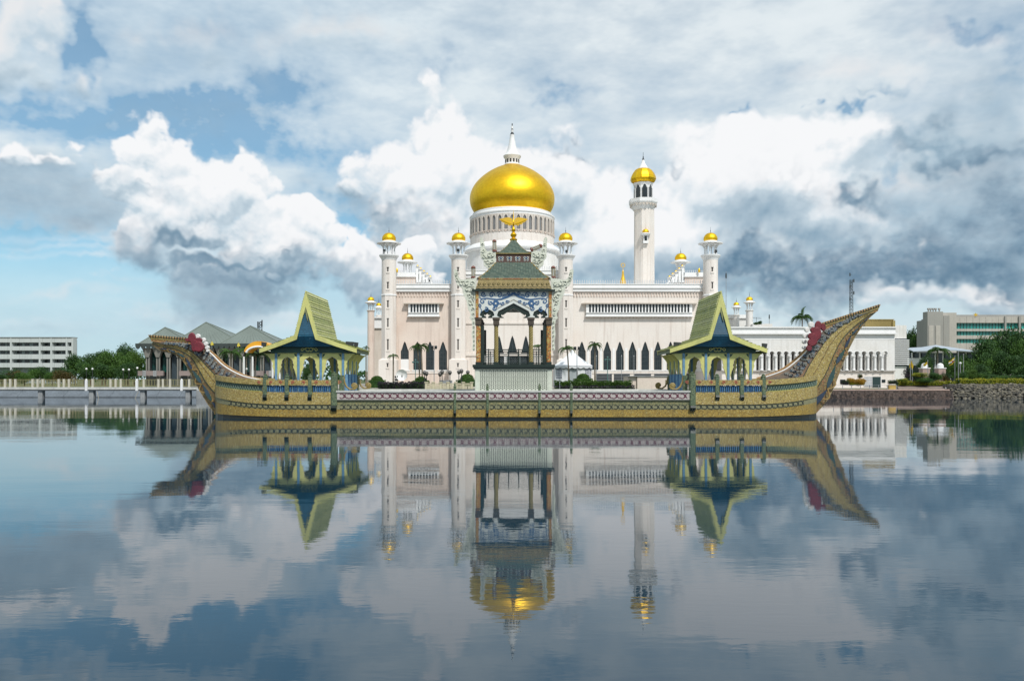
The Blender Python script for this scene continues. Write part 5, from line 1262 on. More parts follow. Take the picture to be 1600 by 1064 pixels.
palm(842, 538, 600, 24, 116, 'palm seen through the right side opening of the kiosk', 12)
palm(361, 546, 592, 40, 118, 'bushy palm in front of the third pyramid roof, left one', 16)
palm(398, 549, 592, 40, 116, 'bushy palm under the orange canopy', 16, lean=.2)
palm(385, 543, 592, 30, 122, 'palm between the two bushy palms by the pyramid roofed hall', 12)
palm(1253.5, 487, 512, 34, 150, 'palm crown rising above the roof of the white arcade building', 16, spear=True, ycr=497)
palm(1465, 543, 597, 40, 112, 'tall feathery palm between the two domed pillars on the right bank', 18)
palm(552, 543, 600, 26, 125, 'palm glimpsed behind the right eave of the left pavilion', 12)
palm(572, 541, 600, 14, 128, 'small palm top peeking over the right eave tip of the left pavilion', 9)
for i, (a, b, c) in enumerate(((430, 590, 16), (452, 588, 18), (483, 570, 30), (512, 592, 14), (545, 592, 14))):
    shrub(a, b, 604, c, 106 + i, 1 if i == 2 else 0, ('dark bushy growth', 'green bush', 'tall dark tree mass', 'small bush', 'small green bush')[i] + ' seen through the ' + ('left', 'left centre', 'middle', 'right', 'side')[i] + ' arch of the left pavilion', group='shrubs behind the left pavilion')
mb = None
# ------------------------------------------------------------------ tent
D = 110.0; x = lambda v: XX(v, D); z = lambda v: ZZ(v, D); kt = D / F
tn = thing('white_marquee', (x(896), D + 2.7, GZ), 'white peaked marquee tent with scalloped edge right of the kiosk', 'tent')
M_tent = mat('white_tent_canvas', (.82, .83, .84), .6, c2=(.74, .75, .77), var=.6, scale=1, fine=5, fvar=.05, bump=.1, bscale=3, translucent=.15)
hw2 = 29.5 * kt; cx, cy = x(896), D + hw2
mb = MB(); rings = []
for i in range(9):
    t_ = i / 8; a = hw2 * (1 - t_) ** 1.35 + .12; zz = z(572) + (ZZ(547, D + hw2) - z(572)) * t_
    rings.append([(cx - a, cy - a, zz), (cx, cy - a, zz + .04), (cx + a, cy - a, zz), (cx + a, cy, zz + .04), (cx + a, cy + a, zz), (cx, cy + a, zz), (cx - a, cy + a, zz), (cx - a, cy, zz)])
mb.loft(rings, closed=True, caps=True); mb.build('roof', M_tent, tn)
mb = MB(); a = hw2 * .97; mb.box(cx - a, cx - 9 * kt, cy - a, cy - a + .05, GZ, z(572.5)); mb.box(cx + 7 * kt, cx + a, cy - a, cy - a + .05, GZ, z(572.5)); mb.box(cx - a, cx - a + .05, cy - a + .06, cy + a, GZ, z(572.5)); mb.box(cx + a - .05, cx + a, cy - a + .06, cy + a, GZ, z(572.5)); mb.build('side_wall', M_tent, tn)
mb = MB()
for i in range(16):
    xx = cx - 9 * kt + i * 16 * kt / 16; mb.box(xx, xx + kt * .98, cy - a + .1 + (.1 if i % 2 else 0), cy - a + .22, GZ, z(574.5))
mb.build('door_curtain', mat('grey_white_curtain', (.55, .60, .62), .6), tn)
mb = MB(); n = 48; up_ = []; dn = []
for i in range(n + 1):
    t_ = i / n; up_.append((cx - hw2 + 2 * hw2 * t_, z(571.8))); dn.append((cx - hw2 + 2 * hw2 * t_, z(574.6) - .16 * abs(math.sin(t_ * PI * 6.5))))
mb.prismy(up_ + dn[::-1], cy - hw2 - .06, cy - hw2 - .02); mb.build('valance', M_tent, tn)
mb = MB(); mb.tube([(u, cy - hw2 - .07, w) for u, w in dn], .055, 4); mb.build('valance_trim', M_metal, tn)
for v in (873.6, 919):
    mb = MB(); w = 4.3 * kt; o_ = [(-w, z(591.5)), (w, z(591.5))] + [(w * math.cos(a_), z(580) + w * 1.2 * math.sin(a_)) for a_ in linspace(0, PI, 9)]
    mb.prismy([(x(v) + u, q) for u, q in o_], cy - a - .03, cy - a - .004); wn = mb.build('window', mat('hazy_plastic_window', (.22, .23, .30), .25, fine=3), tn)
    mb = MB()
    for i in (-1, 0, 1): mb.box(x(v) + i * w * .5 - .025, x(v) + i * w * .5 + .025, cy - a - .06, cy - a - .031, z(591.5), z(577.5))
    for q in (588, 584.5, 581): mb.box(x(v) - w, x(v) + w, cy - a - .062, cy - a - .033, z(q) - .025, z(q) + .025)
    mb.build('window_bars', M_tent, wn)
# ------------------------------------------------------------------ lamps, poles, small things
def globe_lamp(px_, y, D_, label, ybase=611, r=.26):
    p = P(px_, y, D_); t = thing('globe_lamp', (p.x, D_, GZ - .1), label, 'lamp post', 'globe lamp posts in the garden')
    mb = MB(); mb.tube([(p.x, D_, GZ - .2), (p.x, D_, GZ + .6), (p.x, D_, p.z - r)], [.11, .07, .05], 8, up=(0, 1, 0)); mb.build('pole', M_metal, t)
    mb = MB(); mb.ball((p.x, D_, p.z), r, 12, 8); mb.build('globe', mat('smoky_lamp_globe', (.14, .13, .12), .3), t, smooth=True)
    mb = MB(); mb.lathe([(.16, p.z - r * 1.2), (.17, p.z - r * .8), (.06, p.z - r * .7)], p.x, D_, 8); mb.build('collar', M_metal, t)
for a in ((663.5, 582, 102, 'globe lamp post, left one of the close pair by the first tall palm'), (666.5, 583.5, 103.5, 'shorter globe lamp post, right one of the close pair by the first tall palm'),
          (687.5, 584.5, 103, 'lower globe lamp just left of the taller middle lamp'), (690.8, 581, 101, 'taller globe lamp in the middle of the garden left of the kiosk'), (703, 582, 104, 'globe lamp standing between the middle lamp and the kiosk bush'),
          (717, 581, 106, 'small globe lamp immediately left of the thick double lamp near the kiosk'), (721, 579.5, 101, 'thick globe lamp nearest to the kiosk bush'), (731, 581.5, 105, 'globe lamp rising out of the clipped bush by the kiosk')): globe_lamp(*a)
for i, (a, b, d) in enumerate(((135, 576.5, 128), (144.5, 576.5, 129), (192.5, 577.5, 124), (201.5, 577.5, 125), (214.5, 575, 124), (298, 577, 122), (385.5, 576.5, 116))):
    p = P(a, b, d); t = thing('street_lamp', (p.x, d, GZ), ('first', 'second', 'third', 'fourth', 'fifth', 'sixth', 'seventh')[i] + ' white globe lamp from the left along the left bank', 'street lamp', 'white globe lamps on the left bank')
    mb = MB(); mb.tube([(p.x, d, GZ - .1), (p.x, d, p.z)], [.06, .04], 6, up=(0, 1, 0)); mb.build('pole', M_metal, t)
    mb = MB(); mb.ball((p.x, d, p.z), .16, 10, 7); mb.build('globe', M_trim, t, smooth=True)
def twin_flood(px_, y, D_, label, ww=4.2):
    p = P(px_, y, D_); k = D_ / F; t = thing('floodlight_pole', (p.x, D_, GZ), label, 'floodlight', 'twin floodlight poles')
    mb = MB(); mb.tube([(p.x, D_, GZ - .1), (p.x, D_, p.z)], .055, 6, up=(0, 1, 0)); mb.tube([(p.x - ww * k, D_, p.z), (p.x + ww * k, D_, p.z)], .04, 5, up=(0, 1, 0)); mb.build('pole', M_steel, t)
    for s in (-1, 1):
        mb = MB(); q = p.x + s * ww * .62 * k; mb.prismx([(D_ - .2, p.z), (D_ + .1, p.z + .1), (D_ + .05, p.z + .42), (D_ - .28, p.z + .3)], q - .17, q + .17); mb.build('lamp_head', M_metal, t)
twin_flood(678.3, 545, 106, 'pole with two black floodlights between the left lancet windows', 4.4); twin_flood(901.5, 546.5, 106, 'pole with two black floodlights beside the tent peak', 5)
def teal_lamp(px_, y, D_, label, ybase=597):
    p = P(px_, y, D_); k = D_ / F; t = thing('teal_lamp_post', (p.x, D_, GZ), label, 'lamp post', 'slim teal lamp posts')
    M_te = mat('faded_teal_paint', (.10, .22, .20), .5)
    mb = MB(); mb.tube([(p.x, D_, GZ - .1), (p.x, D_, p.z + .2)], [.06, .04], 6, up=(0, 1, 0)); mb.tube([(p.x - 4.5 * k, D_, p.z - .15), (p.x - 2 * k, D_, p.z + .0), (p.x, D_, p.z - .05), (p.x + 2 * k, D_, p.z + .0), (p.x + 4.5 * k, D_, p.z - .05)], .04, 5, up=(0, 1, 0)); mb.build('pole', M_te, t)
    for s in (-1, 1): mb = MB(); mb.lathe([(.05, p.z + .02), (.15, p.z + .0), (.12, p.z - .16), (.05, p.z - .2)], p.x + s * 3.6 * k, D_, 8); mb.build('lamp_head', M_te, t)
    mb = MB(); mb.ball((p.x, D_, p.z + .22), .12, 8, 5); mb.build('finial', M_te, t)
teal_lamp(649, 565, 106, 'slim teal lamp post in front of the left lancet windows'); teal_lamp(949.3, 561, 106, 'slim teal double arm lamp post before the right lancet windows')
for px_, y, D_, lab in ((874.5, 597, 99.4, 'low white sign post at the left end of the long hedge'), (951.5, 585, 104, 'thin pale pole left of the louvre vents'), (971, 556, 108, 'thin bare flagpole in front of the third lancet window right of the tent'), (990.5, 556, 108, 'thin bare flagpole in front of the fourth lancet window right of the tent'), (932, 556, 109, 'thin bare pole right behind the palm next to the tent')):
    p = P(px_, y, D_); t = thing('thin_pole', (p.x, D_, GZ - .1), lab, 'pole', 'thin pale poles'); mb = MB(); mb.tube([(p.x, D_, GZ - .2), (p.x, D_, p.z)], .035, 6, up=(0, 1, 0)); mb.build('rod', M_steel, t); mb = MB(); mb.ball((p.x, D_, p.z), .07, 6, 4); mb.build('knob', M_steel, t)
# satellite dish and its housing
D = 112; p = P(630, 586, D); t = thing('satellite_dish', (p.x, D, GZ), 'white dish and grey cabinet at the foot of the mosque wall near the small palm', 'satellite dish')
mb = MB()
for j in range(5): pass
rings = []
for r_, dd in ((.05, .25), (.35, .18), (.65, .02), (.80, -.15)): rings.append([(p.x - .2 + r_ * math.cos(a), D + dd, p.z + r_ * math.sin(a)) for a in linspace(0, 6.0, 16)])
mb.loft(rings, closed=True); mb.build('dish', M_trim, t, smooth=True); mb = MB(); mb.tube([(p.x - .2, D + .2, p.z), (p.x - .2, D + .3, GZ)], .07, 6, up=(0, 1, 0)); mb.build('stand', M_metal, t)
for i in range(4): mb = MB(); mb.box(p.x - 1.2, p.x - .75, D - .05, D + .3, GZ + .1 + i * .4, GZ + .42 + i * .4); mb.build('cabinet_shelf', M_metal, t)
mb = MB(); mb.bbox(p.x - .7, p.x + 1.3, D - 1, D - .3, GZ, GZ + .55, .06); mb.build('plinth', M_trim, t)
# bench row, orange pot
p = P(644, 598, 105); t = thing('terracotta_pot', (p.x, 105, GZ), 'pale orange pot beside the dome bush at the mosque foot', 'pot'); mb = MB(); mb.lathe([(.22, GZ), (.38, GZ + .5), (.42, GZ + .62), (.34, GZ + .64)], p.x, 105, 12); mb.build('body', mat('pale_terracotta', (.60, .33, .18), .8), t); mb = MB(); mb.lathe([(.34, GZ + .62), (.3, GZ + .8), (.05, GZ + .9)], p.x, 105, 10); mb.build('soil_mound', M_bark, t)
p = P(696, 593, 110); t = thing('garden_bench', (p.x, 110, GZ), 'white bench between the lamp posts at the mosque foot', 'bench'); mb = MB(); mb.box(p.x - .9, p.x + .9, 110, 110.5, GZ + .42, GZ + .5); mb.build('seat', M_steel, t); mb = MB(); mb.box(p.x - .9, p.x + .9, 110.5, 110.56, GZ + .6, GZ + 1.0); mb.build('backrest', M_steel, t)
for s in (-1, 1): mb = MB(); mb.box(p.x + s * .8 - .04, p.x + s * .8 + .04, 110, 110.5, GZ, GZ + .42); mb.build('leg', M_steel, t)
# cream balustrade units
D = 99.2; ub = MB()
x = lambda v: XX(v, D)
M_bal = mat('cream_balustrade', (.62, .56, .38), .7, c2=(.5, .45, .3), var=.7, scale=2, streak=.3)
bw = thing('garden_balustrade', (x(703), D, GZ - .1), 'low cream balustrade along the bank left of the kiosk', 'fence')
bp = MB(); bp.bbox(-.16, .16, -.14, .14, 0, .85, .03); bp.bbox(-.22, .22, -.2, .2, .78, .92, .04); bpm = bp.mesh('pillar', M_bal)
bl_ = MB(); bl_.box(-.05, .05, -.05, .05, 0, .55); blm_ = bl_.mesh('baluster', M_bal)
vv = [666, 677, 688.5, 700, 712, 724, 737]
for v in vv: inst('pillar', bpm, bw, (x(v), D, GZ - .1))
for a, b in zip(vv[:-1], vv[1:]):
    mb = MB(); mb.box(x(a) + .16, x(b) - .16, D - .08, D + .08, GZ + .50, GZ + .64); mb.build('top_rail', M_bal, bw)
    for q in linspace(x(a) + .25, x(b) - .25, 4): inst('baluster', blm_, bw, (q, D, GZ - .1))
# right bank: domed pillars, planter, flags
for px_, lab, bd in ((1444.5, 'left domed gate pillar on the right bank', M_pink), (1469, 'right domed gate pillar on the right bank', M_pink)):
    D = 105; k = D / F; X = XX(px_, D); t = thing('domed_pillar', (X, D, GZ), lab, 'pillar', 'domed gate pillars')
    mb = MB(); mb.bbox(X - .50, X + .50, D - .5, D + .5, GZ, ZZ(576, D), .05); mb.build('shaft', mat('salmon_pillar', (.46, .34, .29), .8, streak=.3), t); mb = MB(); mb.bbox(X - .56, X + .56, D - .56, D + .56, ZZ(576, D), ZZ(574.6, D), .05); mb.build('capital', M_trim, t)
    mb = MB(); mb.lathe([(.42, ZZ(574.6, D)), (.42, ZZ(571.5, D)), (.37, ZZ(569.6, D)), (.24, ZZ(568, D)), (.02, ZZ(567.3, D))], X, D, 16); mb.build('dome_cap', M_trim, t, smooth=True)
D = 98.6; X = XX(1393, D); t = thing('yellow_planter', (X, D, GZ), 'yellow box planter on the right bank edge', 'planter'); mb = MB(); mb.bbox(X - .42, X + .42, D - .3, D + .3, GZ - .1, GZ + .42, .04); mb.box(X - .5, X + .5, D - .36, D + .36, GZ + .30, GZ + .36); mb.build('box', mat('ochre_planter_paint', (.62, .44, .12), .7, streak=.3), t); mb = MB(); mb.bbox(X - .36, X + .36, D - .24, D + .24, GZ + .42, GZ + .47, .04); mb.build('soil', M_bark, t)
M_flag = mat('yellow_flag_cloth', (.80, .58, .05), .8, c2=(.7, .42, .03), var=.5, scale=3, translucent=.3)
def flag(px_, ytop, ybot, D_, w, h, label, drop=.6, mark=False):
    p = P(px_, ytop, D_); t = thing('flag_pole', (p.x, D_, GZ), label, 'flag', 'flags on the right bank')
    mb = MB(); mb.tube([(p.x, D_, GZ - .1), (p.x, D_, p.z)], [.05, .03], 6, up=(0, 1, 0)); mb.ball((p.x, D_, p.z + .04), .06, 6, 4); mb.build('pole', M_steel, t)
    if w:
        mb = MB(); n = 9; top, bot = [], []
        for i in range(n):
            q = i / (n - 1); yy = D_ + .12 * math.sin(q * 8); xx = p.x + w * q
            top.append((xx, yy, p.z - .08 - drop * q * h)); bot.append((xx - .25 * w * q * (1 if w > 0 else 1), yy + .03, p.z - .08 - h - drop * q * h * .9))
        mb.loft([[a, b] for a, b in zip(top, bot)]); f = mb.build('cloth', M_flag, t)
        if mark:
            mb = MB()
            for col_, o in (('w', 0),): mb.loft([[(a[0], a[1] - .02, a[2] - h * .30), (a[0], a[1] - .02, a[2] - h * .52)] for a in top]); mb.build('white_stripe', M_trim, f)
            mb = MB(); mb.loft([[(a[0], a[1] - .02, a[2] - h * .52), (a[0], a[1] - .02, a[2] - h * .70)] for a in top]); mb.build('black_stripe', M_metal, f)
            mb = MB(); c_ = top[4]; mb.ball((c_[0], c_[1] - .03, c_[2] - h * .5), .12, 8, 5, 0, 1, .2, 1.3); mb.build('red_emblem', M_red, f)
flag(1422.5, 563, 590, 103, .45, .62, 'small drooping yellow flag left of the domed pillars', 1.0); flag(1425.5, 562, 590, 104, -.38, .55, 'small yellow flag hanging left, back to back with its neighbour', 1.0)
flag(1449.5, 564, 590, 103, -.55, .35, 'small yellow flag just right of the left domed pillar', .9); flag(1492, 557, 595, 103, -.75, .62, 'large yellow flag with white and black stripes on the right bank', .9, True)
flag(1497.5, 550, 595, 102.5, 0, 0, 'tall bare flagpole right of the large yellow flag'); flag(1505.5, 554, 595, 104, 0, 0, 'shorter bare flagpole next to the tall bare one')
p = P(1500.5, 567.5, 104); t = thing('street_lamp', (p.x, 104, GZ), 'white globe lamp between the bare flagpoles on the right bank', 'street lamp'); mb = MB(); mb.tube([(p.x, 104, GZ - .1), (p.x, 104, p.z)], .05, 6, up=(0, 1, 0)); mb.build('pole', M_steel, t); mb = MB(); mb.ball((p.x, 104, p.z), .15, 10, 6); mb.build('globe', M_trim, t, smooth=True)
# railing wire and posts on the right bank
t = thing('bank_rail', (XX(1330, BM), BM, GZ), 'thin post and wire rail along the brick bank below the arcade building', 'fence')
mb = MB()
for v in range(1300, 1400, 14): mb.box(XX(v, BM) - .03, XX(v, BM) + .03, BM - .5, BM - .44, GZ - .1, GZ + .45)
mb.build('rail_posts', M_steel, t)
mb = MB(); mb.box(XX(1300, BM), XX(1398, BM), BM - .49, BM - .45, GZ + .40, GZ + .43); mb.build('rail_wire', M_steel, t)
# distant treeline closing the horizon
rs = random.Random(77); mb = MB(); pts = []
for i in range(9000):
    X = rs.uniform(-420, 420); D_ = rs.uniform(395, 420); hh = 9 + 4 * math.sin(X * .03) + 2.5 * math.sin(X * .11 + 1) + 1.5 * math.sin(X * .31)
    pts.append(Vector((X, D_, GZ + rs.uniform(0, 1) ** .7 * hh)))
leaf_cards(mb, pts, 2.6, rs); mb.build('far_woodland', M_leafd, kind='stuff')

# ------------------------------------------------------------------ the stone barge
DC, DN, HWID = 50.5, 46.6, 3.9
boat = thing('ceremonial_barge', (0, DC, 0), 'long gold mosaic stone boat with upswept ends floating on the lagoon', 'boat')
def hw(x, L0=-18.6, R0=19.1, s=7.6):
    """half width of the hull at waterline against x"""
    if x < L0 or x > R0: return 0.05
    if x < L0 + s: u = (L0 + s - x) / s
    elif x > R0 - s: u = (x - (R0 - s)) / s
    else: u = 0
    return max(.06, HWID * math.sqrt(max(0, 1 - u ** 2.3)))
def side_band(mb, x0, x1, z0, z1, off=0.0, thick=.15, n=40, zf=None, both=True, L0=-18.6, R0=19.1, s=7.6):
    """a strip of hull plating following the plan curve; off = how far proud of the hull"""
    for sgn in ((-1, 1) if both else (-1,)):
        rings = []
        for x in linspace(x0, x1, n):
            w = hw(x, L0, R0, s) + off
            a, b = (z0, z1) if zf is None else zf(x, z0, z1)
            y = DC + sgn * w; yi = DC + sgn * max(w - thick, .01)
            rings.append([(x, y, a), (x, y, b), (x, yi, b), (x, yi, a)])
        mb.loft(rings, closed=True, caps=True)
    return mb
HL, HR = -18.55, 19.05                     # hull ends
CL, CRR = XX(524, DN), XX(1080, DN)        # ends of the low middle
z_deck, z_w0, z_w1, z_o0, z_s0, z_s1 = 1.60, 1.12, 1.58, .845, .555, .845
# deck
mb = MB(); mb.box(CL - .5, CRR + .5, DC - HWID + .1, DC + HWID - .1, 1.2, z_deck - .02); mb.build('deck', M_cap, boat)
mb = MB()
for a, b in ((HL + .3, CL - .05), (CRR + .05, HR - .3)):
    xs = linspace(a, b, 30)
    top = [(x, DC - hw(x) + .12, z_deck + .02) for x in xs]; bot = [(x, DC + hw(x) - .12, z_deck + .02) for x in xs]
    mb.loft([[p, q, (q[0], q[1], 1.2), (p[0], p[1], 1.2)] for p, q in zip(top, bot)], closed=True, caps=True)
mb.build('deck', M_cap, boat)
# lower plating all along; ends rise a little towards the stems
def sheer(x, z0, z1):
    k = 0
    if x < -13.2: k = (-13.2 - x) / 5.4
    if x > 13.6: k = (x - 13.6) / 5.4
    return k
def rise(amt):
    return lambda x, a, b: (a + amt * sheer(x, a, b) ** 2, b + amt * sheer(x, a, b) ** 2)
mb = side_band(MB(), HL, HR, -.4, .14, -.05, .3, 70, lambda x, a, b: (a, b + .10 * sheer(x, a, b))); mb.build('waterline', M_algae, boat)
mb = side_band(MB(), HL, HR, .12, .56, 0, .3, 70, lambda x, a, b: (a + .10 * sheer(x, a, b), b + .42 * sheer(x, a, b) ** 2)); mb.build('lower_hull', M_mosaicd, boat, smooth=True)
mb = side_band(MB(), HL, HR, .56, .845, .01, .3, 70, lambda x, a, b: (a + .42 * sheer(x, a, b) ** 2, b + .46 * sheer(x, a, b) ** 2)); mb.build('lower_frieze_band', M_bandolive, boat, smooth=True)
mb = side_band(MB(), CL, CRR, .845, 1.12, .02, .3, 20); mb.build('olive_band', M_mosaico, boat)
mb = side_band(MB(), CL, CRR, 1.06, 1.125, .09, .2, 4); mb.build('ledge', M_darkband, boat)
mb = side_band(MB(), CL, CRR, 1.125, 1.56, .08, .35, 4); mb.build('upper_frieze_band', M_pinkband, boat)
mb = side_band(MB(), CL, CRR, 1.56, 1.655, .14, .5, 4); mb.build('coping', M_cap, boat)
for lo, hi, sg in ((HL + .25, CL, -1), (CRR, HR - .1, 1)):
    mb = side_band(MB(), lo, hi, .845, 1.56, .06, .4, 40, lambda x, a, b: (a + .46 * sheer(x, a, b) ** 2, b + .42 * sheer(x, a, b) ** 2)); mb.build('bulwark', M_mosaic, boat, smooth=True)
    mb = side_band(MB(), lo, hi, 1.965, 2.27, .10, .30, 40, rise(.36)); mb.build('sheer_rail', M_mosaic, boat, smooth=True)
    # lattice towards the stem, balusters amidships
    la, lb = ((lo + .05, XX(409, 47)) if sg < 0 else (XX(1198, 47), hi - .05))
    mb = side_band(MB(), la, lb, 1.55, 1.975, -.03, .12, 30, rise(.39), both=False); mb.build('lattice_ground', mat('dark_teal_lattice_ground', (.05, .10, .10), .6, fine=12, fvar=.4), boat)
    mb = MB()
    for zt, zb in ((1.60, 1.54), (1.965, 1.935)):
        side_band(mb, la, lb, zb, zt, .05, .1, 30, rise(.38))
    mb.build('yellow_fillet', mat('mustard_fillet', (.42, .40, .10), .6, fine=12, fvar=.2), boat)
    mb = MB(); x = la; k = 0
    while x < lb - .12:
        for d in (-1, 1):
            x2 = x + .17 * d
            if not (la <= x2 <= lb): continue
            rr = rise(.38)
            for q in (-1,):
                y1, y2 = DC - hw(x) - .0, DC - hw(x2) - .0
                a1, b1 = rr(x, 1.60, 1.94); a2, b2 = rr(x2, 1.60, 1.94)
                mb.tube([(x, y1, a1), (x2, y2, b2)], .016, 4)
        x += .17
    mb.build('lattice_strips', mat('lattice_strip_green', (.22, .30, .22), .6, fine=12, fvar=.3), boat, kind='stuff')
    # blue balusters between the posts
    pa, pb = ((XX(411, 47), CL - .15) if sg < 0 else (CRR + .15, XX(1196, 47)))
    bm = MB(); bm.box(-.035, .035, -.035, .035, 0, .40); bme = bm.mesh('baluster', M_blue)
    bm2 = MB(); bm2.lathe([(.02, 0), (.045, .1), (.03, .2), (.045, .3), (.02, .40)], 0, 0, 6); bme2 = bm2.mesh('baluster_turned', M_bluel)
    n = int((pb - pa) / .115)
    for i in range(n):
        x = pa + (i + .5) * (pb - pa) / n
        inst('baluster', bme if i % 3 else bme2, boat, (x, DC - hw(x) + .02, 1.56))
    mb = side_band(MB(), pa, pb, 1.6, 1.93, -.12, .06, 20, both=False); mb.build('baluster_backing', mat('dark_blue_backing', (.012, .03, .05), .7), boat)

# posts
def post(x, z0, z1, w, big=False, D=None, bracket=True):
    y = DC - hw(x) - (.16 if big else .12)
    mb = MB(); mb.bbox(x - w / 2, x + w / 2, y, y + w * 1.1, z0, z1, w * .18)
    o = mb.build('green_post', M_post, boat)
    mb = MB(); mb.lathe([(w * .52, z1), (w * .62, z1 + .03), (w * .35, z1 + .09), (w * .45, z1 + .14), (.01, z1 + .2)], x, y + w * .5, 8); mb.build('post_cap', M_post, o)
    if bracket:
        mb = MB(); mb.prismx([(y - .06, z0 - .02), (y + .15, z0 + .02), (y + .15, z0 - .34), (y + .03, z0 - .34), (y - .10, z0 - .14)], x - w * .42, x + w * .42); mb.build('post_foot', M_ink, o)
    return o
for px in (411, 447, 484, 1121, 1160, 1196): post(XX(px, 46.5), 1.42, 2.44, .26)
for px in (521, 1083): post(XX(px, 46.4), .80, 2.55, .36, True)
for px in (710.5, 761.5, 843, 893): post(XX(px, 46.4), .50, 1.86, .15)
# rosettes on the sheer rail beside posts
mr = MB(); mr.tube([(.10 * math.cos(a) * (1 - a / 9), 0, .10 * math.sin(a) * (1 - a / 9)) for a in linspace(0, 7.4, 16)], .024, 4)
M_ros = mat('coral_mosaic_curl', (.52, .13, .09), .5, fine=14, fvar=.3)
ros = mr.mesh('red_curl', M_ros)
for px in (411, 447, 484, 521, 1083, 1121, 1160, 1196):
    for d in (-1, 1):
        x = XX(px, 46.5) + d * .36
        if abs(x) < 9.9 and ((px == 521 and d > 0) or (px == 1083 and d < 0)): continue
        inst('red_curl', ros, boat, (x, DC - hw(x) - .115, 2.13), None, (d, 1, 1))

# scroll friezes: ring and comma motifs
def scroll_mesh(name, mt, s=1.0, core=None):
    mb = MB()
    ring = [(math.cos(a) * .125 * s, 0, math.sin(a) * .125 * s) for a in linspace(-2.6, 2.4, 14)]
    mb.tube(ring, [.016 * s] + [.027 * s] * 12 + [.016 * s], 4, 0, .5)
    tail = [(.12 * s, 0, -.09 * s), (.17 * s, 0, -.02 * s), (.19 * s, 0, .07 * s), (.23 * s, 0, .125 * s), (.27 * s, 0, .13 * s)]
    mb.tube(tail, [.03 * s, .038 * s, .03 * s, .026 * s, .015 * s], 4, 0, .5)
    tail = [(.13 * s, 0, .09 * s), (.19 * s, 0, -.0 * s), (.24 * s, 0, -.10 * s), (.27 * s, 0, -.12 * s)]
    mb.tube(tail, [.02 * s, .026 * s, .026 * s, .015 * s], 4, 0, .5)
    return mb.mesh(name, mt)
sc_red = scroll_mesh('maroon_scroll', M_scrollr, 1.12)
sc_pale = scroll_mesh('dark_scroll', M_scrollg, .92)
posts_c = [XX(p, 46.4) for p in (710.5, 761.5, 843, 893)]
edges = [CL + .12] + posts_c + [CRR - .12]
def run(mesh, name, a, b, step, z, off, zf=None, gap=.12):
    a += gap; b -= gap
    n = max(1, round((b - a) / step)); st = (b - a) / n
    for i in range(n):
        x = a + (i + .32) * st
        y = DC - hw(x) - off
        dx = .1; ang = math.atan2(-(hw(x + dx) - hw(x - dx)), 2 * dx)
        inst(name, mesh, boat, (x, y, z + (zf(x) if zf else 0)), (0, 0, ang))
for a, b in zip(edges[:-1], edges[1:]):
    run(sc_red, 'maroon_scroll', a, b, .43, 1.345, .09)
    run(sc_pale, 'dark_scroll', a, b, .40, .70, .02)
lift = lambda x: .44 * sheer(x, 0, 0) ** 2
run(sc_pale, 'dark_scroll', HL + 1.4, CL - .2, .36, .70, .02, lift)
run(sc_pale, 'dark_scroll', CRR + .2, HR - 1.4, .36, .70, .02, lift)

